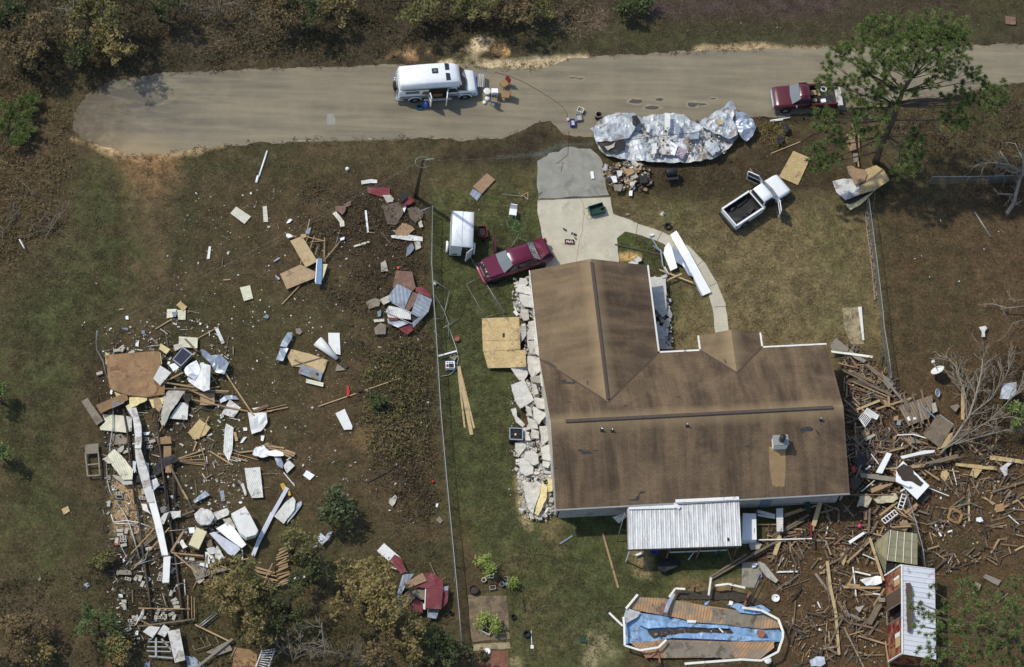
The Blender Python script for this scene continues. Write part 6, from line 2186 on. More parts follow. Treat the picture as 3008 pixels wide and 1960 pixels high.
Sc('C2',"""68 342 81 350 79 375 60 415 51 410 64 370|foam|insulation_batt|yellow insulation batt between longest grey slab and eave|insulation|.4|.08 .15 .06
80 332 90 336 91 360 82 362|foam|insulation_batt|small yellow insulation piece tight under lower west eave|insulation|.7|.06 .1 .05""")
def chips(name,poly,n,mats,smin,smax,label,kind='stuff',z0=.02,z1=.12,seed=1,flatf=.35):
 w_=[G(x,y)for x,y in poly]
 x0_,x1_=(min((p.x for p in w_)),max((p.x for p in w_)))
 y0_,y1_=(min((p.y for p in w_)),max((p.y for p in w_)))
 r_=random.Random(seed)
 m=MB()
 k=0
 tries=0
 while k<n and tries<n*30:
  tries+=1
  x=r_.uniform(x0_,x1_)
  y=r_.uniform(y0_,y1_)
  px,py=proj(np.array([[x,y,.0]]))
  if psd(px,py,poly)[0]>r_.gauss(0,6):
   continue
  if mn.noise(Vector((x*.8,y*.8,seed)))<r_.uniform(-.6,.4):
   continue
  s_=smin*(smax/smin)**r_.random()**1.8
  m.box((x,y,r_.uniform(z0,z1)),(s_*r_.uniform(.7,1.5),s_*r_.uniform(.5,1),s_*flatf),r_.uniform(0,3),r_.randrange(len(mats)),(r_.gauss(0,.35),r_.gauss(0,.35)))
  k+=1
 o=m.build(name,mats,loc=(0,0,0))
 return tag(o,label,kind=kind)
WR=Q_('1510 815 1570 810 1600 1060 1620 1250 1640 1500 1580 1540 1530 1500 1525 1380 1510 1330 1560 1240 1530 1150 1545 1000 1560 960 1520 920')
chips('brick_rubble',WR,2100,['brick_white','brick_bits','mortar_back','cement'],.06,.42,'loose broken white brick and mortar rubble along west wall',z0=.05,
z1=.35,seed=3)
chips('brick_rubble',Q_('1905 815 1950 830 1965 920 1975 1020 1930 1028 1915 920'),220,['brick_white','mortar_back','brick_grey'],.1,.3,'loose broken brick rubble east of garage wing',
z0=.05,z1=.3,seed=4)
chips('brick_rubble',Q_('1500 900 1520 820 1540 960 1530 1240 1500 1500 1490 1300'),110,['brick_bits','brick_white'],.04,.12,'small white brick chips on lawn beside west rubble',
z0=0,z1=.03,seed=5)
Sc('B1',"""495 339 576 336 578 387 496 387|osb|plywood_sheet|large yellow plywood sheet leaning on white rubble, upper piece|plywood sheet|.35 .75 .75 .35|.03 .01 0""")
Sc('B2',"""496 0 578 0 579 50 497 54|osb|plywood_sheet|yellow plywood sheet continuing upper piece, middle part with no hole|plywood sheet|.35 .75 .75 .3|.032 .008 0
498 54 590 51 592 88 552 90 508 91|osb|plywood_sheet|lower yellow plywood sheet with ragged left edge on west lawn|plywood sheet|.34 .8 .8 .4 .25|.03 .01 0
540 14 545 14 545 23 540 23|black|duct_tape_patch|small dark rectangular spot on yellow plywood sheet|patch|.63|.004 0 0""")
for a,b,l in(((1775,345),(1890,945),'widest of three long yellow boards on side yard grass'),((1775,415),(1830,885),'left board of three long boards on side yard grass'),
((1800,420),(1912,888),'right board of three long boards on side yard grass')):
 L('B2',a,b,.24 if a[1]==345 else .12,'ply',l,.05 if a[1]==345 else .03,name='long_board',cat='board')
L('C3',(805,378),(940,855),.13,'gold','single long yellow board lying on back lawn left of patio',.05,name='long_board',cat='board')
s=N('foil')
o=s.map('Object')
a=s.noise(o,.9,6,.7,1.0)
b=s.noise(o,2.6,5,.7,.8)
c=s.ramp(b,[(.3,srgb(132,138,142)),(.5,srgb(182,186,188)),(.7,srgb(216,218,218))])
c=s.mix(s.ramp(a,[(.52,0),(.6,.85)]),c,srgb(122,104,84))
s.l(c,s.b.inputs['Base Color'])
sv(s.b,'Metallic',.15)
sv(s.b,'Roughness',.5)
s.bump(b,.4,.06)
s.done('foil')
TP=Q_('690 1140 735 1105 760 1065 830 1020 920 998 1080 995 1095 1012 1310 1015 1350 995 1510 1015 1540 1055 1640 1085 1720 1120 1800 1150 1850 1200 1950 1180 1985 1200 1950 1250 1900 1310 1790 1390 1650 1420 1430 1435 1230 1425 1000 1405 860 1380 790 1330 745 1270 735 1190')
def heap(reg,pts,mat,name,label,cat,zb,amp,seg,seed,fr=1.0):
 import bmesh
 wp=[P(reg,x,y,zb)for x,y in pts]
 me,c=sheet_mesh(wp,.02,.001,seed,seg,.06)
 for v in me.vertices:
  p=v.co+c
  n=abs(mn.noise(p*.9*fr+Vector((seed,0,0))))
  n2=abs(mn.noise(p*2.3*fr+Vector((0,seed,0))))
  v.co.z+=amp*(1.1-2.2*n)+amp*.6*(.6-1.7*n2)
 me.name=name
 me.materials.append(MATS[mat])
 o=bpy.data.objects.new(name,me)
 C.objects.link(o)
 o.location=c
 return tag(o,label,cat)
heap('C0',TP,'foil','metal_roofing','long crumpled sheet of silver metal roofing heaped on roadside','metal sheet',.3,.17,.34,5)
heap('C0',Q_('1640 1085 1740 1010 1850 960 1910 900 1940 885 1962 950 1940 1040 1985 1190 1900 1230 1780 1180'),'foil','metal_roofing','upturned eastern fold of silver roofing rising to a point',
'metal sheet',.75,.25,.26,8)
heap('C0',Q_('1960 985 2050 1000 2110 1050 2145 1120 2110 1190 2055 1245 1995 1190 1945 1100'),'alu','metal_roofing','grey crumpled end sheet at east end of silver heap',
'metal sheet',.5,.25,.3,12)
heap('C0',Q_('740 1100 830 1025 930 1002 1070 1000 1090 1120 1040 1200 900 1235 745 1240 725 1170'),'foil','metal_roofing','rounded rolled western end of silver roofing beside barrel',
'metal sheet',.7,.18,.3,15,.7)
Sc('C0',"""190 312 215 309 252 310 250 328 218 336 200 328|char|torn_lining|dark torn opening under western roll of silver roofing|lining|.62|.02 .05 0
205 321 220 318 229 311 226 322 212 329|fabric|torn_lining|tan torn cloth in dark opening of silver roofing|cloth|.72|.02 .05 .03
328 296 348 298 349 341 325 338|dirty|white_board|white stained board lying on middle of silver roofing|board|.72|.03 .08 0
349 310 365 320 358 341 348 338|clean|white_board|clean white torn board beside stained one on silver roofing|board|.74|.03 .08 0""")
mk('striped_rug',(178,158,174),pattern='rib',pscale=5,pcol=(90,60,84),pstr=.8,var=.3)
Sc('C0',"""365 319 385 330 375 348 358 338|striped_rug|striped_mat|small purple striped mat on lower edge of silver roofing|mat|.7|.03 .03 0
451 264 464 263 464 272 452 272|osb|wood_square|small pale wooden square on eastern fold of silver roofing|board|1.25|.04 0 0
265 255 275 254 284 268 275 278 266 272|char|dark_rag|dark rag beside western roll of silver roofing|rag|.95|.03 .1 .03""")
T('C0',Q_('1010 1225 1150 1210 1300 1190 1600 1160 1750 1130'),.018,'black','thin black strap drawn across silver roofing heap',z=.95,name='strap',cat='strap')
for k,(pts,mt)in enumerate([(Q_('1345 1000 1390 1000 1395 1150 1345 1160'),'white'),(Q_('1430 1090 1470 1085 1485 1160 1440 1170'),'alu_rib'),(Q_('1190 1090 1215 1095 1205 1160 1185 1160'),
'white'),(Q_('1240 1260 1280 1255 1270 1350 1225 1360'),'white'),(Q_('1700 1240 1790 1230 1830 1320 1760 1370 1690 1300'),'foil'),(Q_('1560 1170 1650 1150 1640 1220 1560 1230'),
'alu')]):
 S('C0',pts,mt,'metal_flap',['white folded flap at upper middle of silver roofing','short ribbed flap right of white folded flap','narrow white flap in left middle of silver roofing',
'white flap below dirt patch of silver roofing','smooth bright flap near lower right of silver roofing','dull grey flap in centre right of silver roofing'][k],'metal flap',
z=.78,th=.03,warp=.18)
chips('leaf_debris',Q_('1880 400 2100 390 2130 470 1900 478'),240,['soil','drab','umber','dirty'],.05,.2,'leaf mulch and scraps caught in folds of silver roofing',
z0=.6,z1=.95,seed=8)
RP=Q_('1770 490 1810 478 1860 480 1900 500 1910 540 1890 555 1830 560 1790 550')
chips('rubbish_heap',RP,620,['fabric','umber','gold','dirty','tan','char','drab','steel'],.07,.4,'low heap of mixed rubbish at mouth of driveway',
z0=.03,z1=.35,seed=9,flatf=.3)
for i,(pts,mt,lb)in enumerate([(Q_('925 70 975 75 970 110 935 125'),'dirty','white cardboard flap at centre of driveway rubbish heap'),(Q_('870 125 920 120 930 170 900 180'),
'white','white crumpled bag at left of driveway rubbish heap'),(Q_('1120 110 1190 120 1195 175 1130 180'),'char','black bin bag at right of driveway rubbish heap'),
(Q_('900 190 980 190 960 250 905 240'),'drab','grey board at lower edge of driveway rubbish heap'),(Q_('1035 245 1065 240 1060 292 1032 290'),'white','white can standing below driveway rubbish heap'),
(Q_('985 60 1060 50 1080 90 1020 120'),'gold','brown cardboard at top of driveway rubbish heap')]):
 S('C1',pts,mt,'rubbish_piece',lb,'rubbish',z=.4 if i!=4 else .1,th=.06,warp=.1,edge=.02)
LP_=Q_('2230 385 2260 362 2300 368 2318 395 2300 420 2250 425')
tag(weeds('leaf_pile',[Q_('2222 380 2260 356 2306 362 2322 395 2300 428 2240 428')],60,'leaf_oak',.05,.35,13,.12),'small heap of raked brown leaves between silver roofing and white pipe')
for x,y,l in((300,1130,'black rubbish bag on right of raked leaf heap'),(245,1225,'black rubbish bag at foot of raked leaf heap')):
 heap('D0',[(x-28,y-30),(x+15,y-40),(x+28,y+10),(x+5,y+40),(x-30,y+25)],'char','rubbish_bag',l,'bag',.3,.12,.2,x)
def xf_(reg,pts,z):
 return[P(reg,x,y,z)for x,y in pts]
pb=P('C3',1680,1190,0)
pool=empty('swimming_pool',pb,label='collapsed oval above ground swimming pool with a torn blue liner',cat='pool')
def PS(pts,mat,name,z=.05,th=.02,warp=.05,edge=.0,seg=.4):
 return S('C3',pts,mat,name,z=z,th=th,warp=warp,edge=edge,parent=pool,seg=seg)
PS(Q_('1020 1040 1150 1080 1400 1090 1900 1180 2330 1210 2380 1260 2350 1330 1900 1330 1350 1310 1000 1350 985 1180'),'liner','liner',.1,.02,.14,.05,.35)
PS(Q_('1110 935 1380 955 1440 965 1700 1010 2200 1085 2330 1130 2350 1205 2200 1215 1900 1180 1640 1160 1420 1110 1190 1070 1030 1035'),'siding_wood','wall_panel',
[.55,.5,.45,.4,.4,.5,.35,.25,.25,.25,.25,.3,.45],.03,.05,0)
PS(Q_('1050 1340 1350 1310 1900 1325 2300 1325 2300 1380 2180 1475 2080 1470 1700 1465 1320 1470 1200 1465 1120 1400'),'siding_wood','wall_panel',[.3,.25,.25,.35,
.5,.3,.2,.15,.15,.2,.3],.03,.05,0)
PS(Q_('985 1110 1010 1035 1135 1065 1110 1110 1000 1170'),'dirty','end_wall',[.6,.65,.4,.35,.55],.02,.05)
PS(Q_('1190 1230 1500 1215 1900 1200 1940 1250 1700 1255 1400 1265 1240 1290'),'soil','silt',.24,.02,.06,.06)
PS(Q_('1320 1300 1480 1260 1700 1250 1950 1265 2200 1300 2330 1320 2000 1322 1600 1300'),'liner','liner_fold',.32,.05,.12,.03)
PS(Q_('1130 1130 1400 1170 1600 1170 1900 1190 1900 1215 1500 1200 1200 1215 1120 1180'),'liner','liner_fold',.32,.05,.12,.03)
PS(Q_('1690 990 1740 965 1720 1000 1700 1010'),'liner','liner_scrap',.5,.03,.05)
PS(Q_('1890 1000 1980 990 2060 1030 2150 1020 2210 1060 2240 1085 2120 1090 2000 1075 1960 1040'),'liner','liner_scrap',.48,.04,.15,.03)
PS(Q_('2140 1010 2190 1005 2270 1060 2240 1070 2190 1040'),'liner','liner_scrap',.5,.04,.12,.03)
PS(Q_('1230 935 1420 955 1380 1100 1290 1080 1230 985'),'rust_metal','rust_stain',[.56,.5,.32,.32,.5],.008,.02,.12)
PS(Q_('1760 1030 2150 1090 2120 1200 1900 1175 1760 1150'),'drab','silt',[.46,.43,.3,.31,.32],.008,.03,.15)
PS(Q_('1360 1325 1900 1335 1960 1460 1700 1460 1360 1465'),'drab','silt',[.31,.31,.24,.21,.21],.008,.03,.15)
PS(Q_('2150 1235 2200 1225 2225 1260 2200 1300 2160 1285'),'terracotta','rust_patch',.4,.12,.05)
def rail(pts,z=.85,w_=.13):
 for a,b in zip(pts,pts[1:]):
  za,zb=(z if isinstance(z,(int,float))else z[0],z if isinstance(z,(int,float))else z[1])
  m=MB()
  A=P('C3',*a,za)-pb
  B=P('C3',*b,zb)-pb
  e=(B-A).normalized()*.04
  m.beam(A-e*0,B,w_,.05)
  m.build('top_rail','rail',pool)
rail([(1110,912),(1008,1035)],.75,.14)
rail(Q_('985 1110 992 1180 997 1358 1130 1400 1290 1375 1360 1308'),.7,.13)
rail(Q_('2022 1028 2190 1050 2340 1130 2380 1240 2378 1290 2335 1415 2190 1490 2020 1480 1520 1518'),.85,.15)
rail([(2335,1415),(2190,1490)],.86,.12)
rail(Q_('1385 935 1440 860 1525 865'),.6)
rail([(1730,920),(1750,765)],.6)
rail(Q_('1785 835 1900 820 2050 855'),.75)
rail([(860,1072),(980,1188)],.15)
for x,y in((1605,860),(1765,850),(1930,845),(2225,1000),(1515,1540),(1680,1550),(1835,1545),(1995,1530),(2060,950)):
 m=MB()
 A=P('C3',x,y+30,0)-pb
 m.beam(A,A+Vector((rnd.uniform(-.1,.1),.1,.8)),.12,.05)
 m.build('upright','terracotta',pool)
for a,b in(((2040,1010),(2090,885)),((1150,1400),(1190,1470)),((1270,1320),(1305,1510)),((1220,1460),(1280,1410))):
 m=MB()
 m.beam(P('C3',*a,.3)-pb,P('C3',*b,.35)-pb,.12,.05)
 m.build('upright','terracotta',pool)
Sc('C3',"""354 226 360 228 348 252 341 269 334 267 342 245|alu|bent_strip|bent grey strip lying over upper pool wall|metal strip|.75|.02 .05 0""")
T('C3',[(2065,1010),(2200,780)],.035,'steel','dark pipe leaning from pool toward concrete slab',z=[.5,.3])
Sc('C3',"""385 285 405 286 404 291 386 291|rail|foam_block|cream block lying on middle of pool|block|.45|.12 .02 0
478 242 486 244 484 252 476 250|clean|white_card|small white card on upper pool edge|card|.6|.02 .01 0""")
L('C3',(1820,1205),(1858,1245),.08,'rail','small cream stick lying in silt of pool',.4,name='stick',cat='stick')
chips('pool_silt',Q_('1900 1860 2150 1850 2150 1865 1930 1880'),90,['soil','drab'],.06,.2,'dead leaves and silt in bottom of pool',z0=.25,z1=.34,seed=12)
S('C3',Q_('1460 890 1900 880 2060 910 2230 1000 2150 1010 1900 960 1600 960 1440 950'),'soil','silt_bank',None,None,z=.03,th=.03,warp=.05,edge=.1,kind='structure')
def shed():
 R0=P('D3',1310,655,2.4)
 R1=P('D3',1315,1430,2.4)
 E0=P('D3',1600,692,1.75)
 E1=P('D3',1612,1478,1.75)
 B0=P('D3',1168,748,.35)
 B1=P('D3',1200,1500,.35)
 b=(R0+R1+E0+E1)/4
 b.z=0
 r=empty('garden_shed',b,label='toppled dark red shed with white ribbed roof at lower right',cat='shed')
 v=lambda p,dz=0:p-b+Vector((0,0,dz))
 part(r,'roof','white_shed','hexa',[v(R1,-.06),v(E1,-.06),v(E0,-.06),v(R0,-.06),v(R1),v(E1),v(E0),v(R0)])
 for k in range(19):
  t=(k+.0)/18
  a=R0.lerp(R1,t)
  c=E0.lerp(E1,t)
  part(r,'roof_rib','white','beam',v(a,.02),v(c,.02),.06,.03)if k<19 else None
 W1=B0.lerp(B1,.3)
 W2=B0.lerp(B1,.4)
 W3=B0.lerp(B1,.565)
 RR=lambda t:R0.lerp(R1,t)
 nrm=(R0-B0).cross(B1-B0).normalized()
 if nrm.x>0:
  nrm=-nrm
 def wallq(t0,t1,mat,name,off=0):
  a,c,d,e=(B0.lerp(B1,t0),B0.lerp(B1,t1),RR(t1)-Vector((0,0,.08)),RR(t0)-Vector((0,0,.08)))
  o=nrm*off
  i_=-nrm*.06
  return part(r,name,mat,'hexa',[v(a+i_),v(c+i_),v(d+i_),v(e+i_),v(a+o),v(c+o),v(d+o),v(e+o)])
 wallq(0,.24,'shed_red','wall')
 wallq(.24,.42,'umber','bare_wall')
 wallq(.58,1.0,'shed_red','wall')
 part(r,'doorway','black','hexa',[v(B0.lerp(B1,.42))-nrm*.6,v(B0.lerp(B1,.58))-nrm*.6,v(RR(.58))-nrm*.6,v(RR(.42))-nrm*.6,v(B0.lerp(B1,.42))-nrm*.5,v(B0.lerp(B1,
.58))-nrm*.5,v(RR(.58))-nrm*.5,v(RR(.42))-nrm*.5])
 for t in(.42,.58):
  part(r,'door_frame','galv','beam',v(B0.lerp(B1,t))+nrm*.02,v(RR(t),-.08)+nrm*.02,.05,.05)
 part(r,'door_frame','galv','beam',v(B0.lerp(B1,.42))+nrm*.02,v(B0.lerp(B1,.58))+nrm*.02,.05,.05)
 part(r,'trim','white','beam',v(B0)+nrm*.03,v(R0)+nrm*.03,.09,.1)
 part(r,'trim','white','beam',v(B1)+nrm*.03,v(R1)+nrm*.03,.09,.1)
 part(r,'trim','white','beam',v(R0,.03),v(R1,.03),.1,.06)
 part(r,'gable','shed_red',lambda m:(m.face([v(B1,-.2),v(Vector((E1.x,E1.y,.1))),v(E1,-.08),v(R1,-.08)]),m.face([v(R1,-.09),v(E1,-.09),v(Vector((E1.x,E1.y,.1))),
v(B1,-.2)])))
 part(r,'far_wall','shed_red',lambda m:m.quad(v(Vector((E0.x,E0.y,.1))),v(Vector((E1.x,E1.y,.1))),v(E1,-.08),v(E0,-.08))[0:0]if False else m.quad(v(Vector((E1.x,
E1.y,.1))),v(Vector((E0.x,E0.y,.1))),v(E0,-.08),v(E1,-.08)))
 for ya,yb in((.1,.2),(.74,.9)):
  a,c,d,e=[B0.lerp(B1,ya).lerp(RR(ya),.55),B0.lerp(B1,yb).lerp(RR(yb),.55),B0.lerp(B1,yb).lerp(RR(yb),.88),B0.lerp(B1,ya).lerp(RR(ya),.88)]
  w_=part(r,'window_board','osb','hexa',[v(a),v(c),v(d),v(e),v(a)+nrm*.03,v(c)+nrm*.03,v(d)+nrm*.03,v(e)+nrm*.03])
  a2,e2=(a.lerp(c,.3),e.lerp(d,.3))
  part(r,'white_board','white',lambda m:m.hexa([v(a)+nrm*.032,v(a2)+nrm*.032,v(e2)+nrm*.032,v(e)+nrm*.032,v(a)+nrm*.05,v(a2)+nrm*.05,v(e2)+nrm*.05,v(e)+nrm*.05]),
w_)
 return r
mk('white_shed',(228,228,232),rough=.45,var=.08,dirt=.12,dcol=(110,92,80))
mk('shed_red',(104,24,28),rough=.6,var=.2,dirt=.42,dcol=(150,116,80),dscale=2.2)
shed()
Sc('D3',"""336 204 346 202 352 225 349 250 354 275 348 312 340 310 338 250|umber|leaf_streak|brown streak of wet leaves down white shed roof|leaves|2.38|.03 .06 .06""")
gA=[P('D3',1215,350,1.5),P('D3',1448,380,1.3),P('D3',1448,655,1.2),P('D3',1185,615,1.5)]
gb_=sum(gA,Vector())/4
gb_.z=0
gh_=empty('greenhouse',gb_,label='olive translucent panelled frame leaning beside red shed',cat='greenhouse')
part(gh_,'roof_panel','greenhouse','prism',[p-gb_ for p in gA],.03)
part(gh_,'side_panel','greenhouse','prism',[P('D3',1205,355,1.48)-gb_,P('D3',1180,610,1.48)-gb_,P('D3',1165,720,.3)-gb_,P('D3',1075,520,.3)-gb_,P('D3',1080,470,
.4)-gb_],.02)
for t in(.0,.26,.52,.8):
 part(gh_,'seam','rail','beam',gA[0].lerp(gA[1],t)-gb_+Vector((0,0,.03)),gA[3].lerp(gA[2],t)-gb_+Vector((0,0,.03)),.04,.03)
for a,b in(((1215,345),(1075,470)),((1075,470),(1165,725)),((1185,535),(1110,610)),((1165,725),(1190,560))):
 part(gh_,'frame_bar','galv','beam',P('D3',*a,1.0 if a[1]!=345 else 1.5)-gb_,P('D3',*b,.4)-gb_,.04,.04)
Sc('D3',"""294 160 325 162 332 170 308 172 295 180|greenhouse|torn_panel|torn olive panel between panelled frame and red shed|panel|.3|.02 .1 0""")
Sc('D1',"""208 8 218 5 228 12 248 15 252 25 246 41 225 48 218 30 210 24|chip|plywood_piece|orange brown torn plywood on top of heap at lawn corner|plywood|.85|.04 .06 .03
248 14 271 5 288 15 301 38 270 59 235 69 234 52 246 41|osb|plywood_piece|pale yellow plywood sheet on heap at lawn corner|plywood|.75|.04 .06 0
176 40 195 36 215 35 225 48 235 45 234 56 236 69 205 82 185 65|dirty|drywall_piece|white torn wallboard at left of lawn corner heap|wallboard|.6|.05 .08 .02
204 91 225 85 262 60 270 60 250 80 232 95 215 104|foam|insulated_panel|folded yellow backed panel under lawn corner heap|panel|.35|.1 .1 .03
198 86 235 72 262 59 265 62 225 86 212 90|char|dark_fold|dark gap fold between wallboard and yellow backed panel|fold|.5|.03 .05 0""")
L('D1',(1080,240),(1060,410),.05,'old','thin stick hanging below lawn corner heap along fence',.5,.1,name='stick',cat='stick')
Sc('D0',"""206 294 224 295 229 328 215 331 209 318|chip|wood_panel|upright orange tan panel under tall pine|panel|.3|.04 .05 .02
221 336 232 335 231 355 222 356|drab|wood_panel|pale worn board under tall pine above corner heap|board|.3|.04 .05 .03""")
L('D0',(875,1075),(900,1190),.14,'gold','short yellow plank top of row under tall pine',.3)
L('D0',(920,1345),(935,1460),.1,'gold','narrow yellow plank leading to lawn corner heap',.3)
L('D0',(935,1180),(938,1300),.05,'gold','thin lath right of orange tan panel',.3)
Sc('D0',"""91 330 128 346 101 405 59 387|osb|plywood_sheet|rectangular yellow plywood sheet lying at nose of white pickup|plywood sheet|.06|.02 .02 0
205 226 308 224 308 234 206 236|old|wide_plank|wide weathered plank at roadside behind red pickup|plank|.08|.05 0 0
355 212 420 212 420 220 355 221|old|wide_plank|weathered plank continuing right of pine trunk at roadside|plank|.08|.05 0 0""")
T('D0',[(160,1058),(335,1028)],.06,'clean','white pipe lying at road edge beside red pickup',z=.07)
L('D0',(170,1342),(425,1240),.06,'ply','long thin pale lath on dark verge behind leaf heap',.05,name='lath',cat='lath')
T('D0',Q_('425 1240 520 1185 630 1138'),.015,'black','thin black wire continuing from long pale lath',z=.05,name='wire',cat='wire')
L('C1',(2090,45),(2155,135),.1,'cedar','short orange plank beside open door of white pickup',.05)
Sc('C1',"""348 157 362 148 390 195 438 282 420 290 375 205|clean|white_panel|long white bent metal panel across curved walkway|metal panel|.15 .2 .5 .15 .1 .4|.06 .03 0
345 173 352 185 364 229 349 236 334 198 336 184|clean|white_panel|shorter white panel with a pointed end beside long bent one|metal panel|.5 .45 .3 .2 .3 .4|.05 .05 0
352 185 375 200 376 212 398 250 388 248 375 225 360 218|alu|grey_sheet|grey crumpled sheet between two white panels|metal sheet|.25|.03 .2 0
398 252 400 250 422 290 416 291|alu|panel_edge|grey folded edge under long white bent panel|metal strip|.08|.05 0 0""")
for a,b,l in(((1215,630),(1305,770),'galvanised rail with a white end near walkway bend'),((1245,720),(1340,790),'short galvanised rail crossing beside white panels'),
((1310,750),(1330,900),'upright galvanised rail left of pointed white panel'),((1335,900),(1370,990),'lower end of galvanised rail by crossed beams')):
 L('C1',a,b,.08,'alu',l,.35,.2,name='metal_rail',cat='rail')
for a,b,l in(((1300,930),(1595,1045),'longer pale beam of crossed pair at garage corner'),((1360,1025),(1495,965),'shorter pale beam of crossed pair at garage corner')):
 L('C1',a,b,.1,'ply',l,.3 if a[0]==1300 else .42,name='beam',cat='beam')
L('C1',(912,708),(1310,797),.09,'umber','long dark rotten board across small grass island',.06)
tag(part(None,'lamp','clean','box',P('C1',1232,628,.1),(.3,.12,.12),.3),'small white fitting at tip of galvanised rail','fitting')
T('C1',[(1345,905),(1385,975)],.04,'white','short white pipe beside crossed pale beams',z=.4)

mk('lattice',(186,150,104),var=.3)
mk('purple',(74,50,100),rough=.4)
mk('alu_white',(206,208,216),rough=.4,metal=.2,var=.08)
mk('tub_cream',(212,202,160),rough=.4,var=.15,dirt=.1)
mk('terracotta_dark',(110,84,60),var=.3)
mk('mud_board',(108,92,76),scale=2,var=.4,dirt=.3)
mk('slotted',(224,218,196),pattern='rib',pscale=3,pcol=(110,96,78),pstr=.9)
mk('ply_grain',(184,150,104),pattern='rib',pscale=2.6,pstr=.5,pcol=(120,92,62),dirt=.2)
mk('yellow',(200,160,60),var=.3)
mk('navy',(38,40,60),rough=.4,var=.3,dirt=.15)
def SS(reg,rows):
 for r_ in rows:
  pts,mat,name,label,z=r_[:5]
  th=r_[5]if len(r_)>5 else .03
  wp=r_[6]if len(r_)>6 else .06
  ed=r_[7]if len(r_)>7 else .0
  S(reg,pts,mat,name,label,name.replace('_',' '),z=z,th=th,warp=wp,edge=ed)
def LL(reg,rows,name='plank',cat='plank',w_=.09,mat='gold'):
 for r_ in rows:
  a,b,label=r_[:3]
  ww=r_[3]if len(r_)>3 else w_
  mt=r_[4]if len(r_)>4 else mat
  z=r_[5]if len(r_)>5 else .12
  z0,z1=z if isinstance(z,tuple)else(z,z)
  L(reg,a,b,ww,mt,label,z0,z1,name=name,cat=cat)
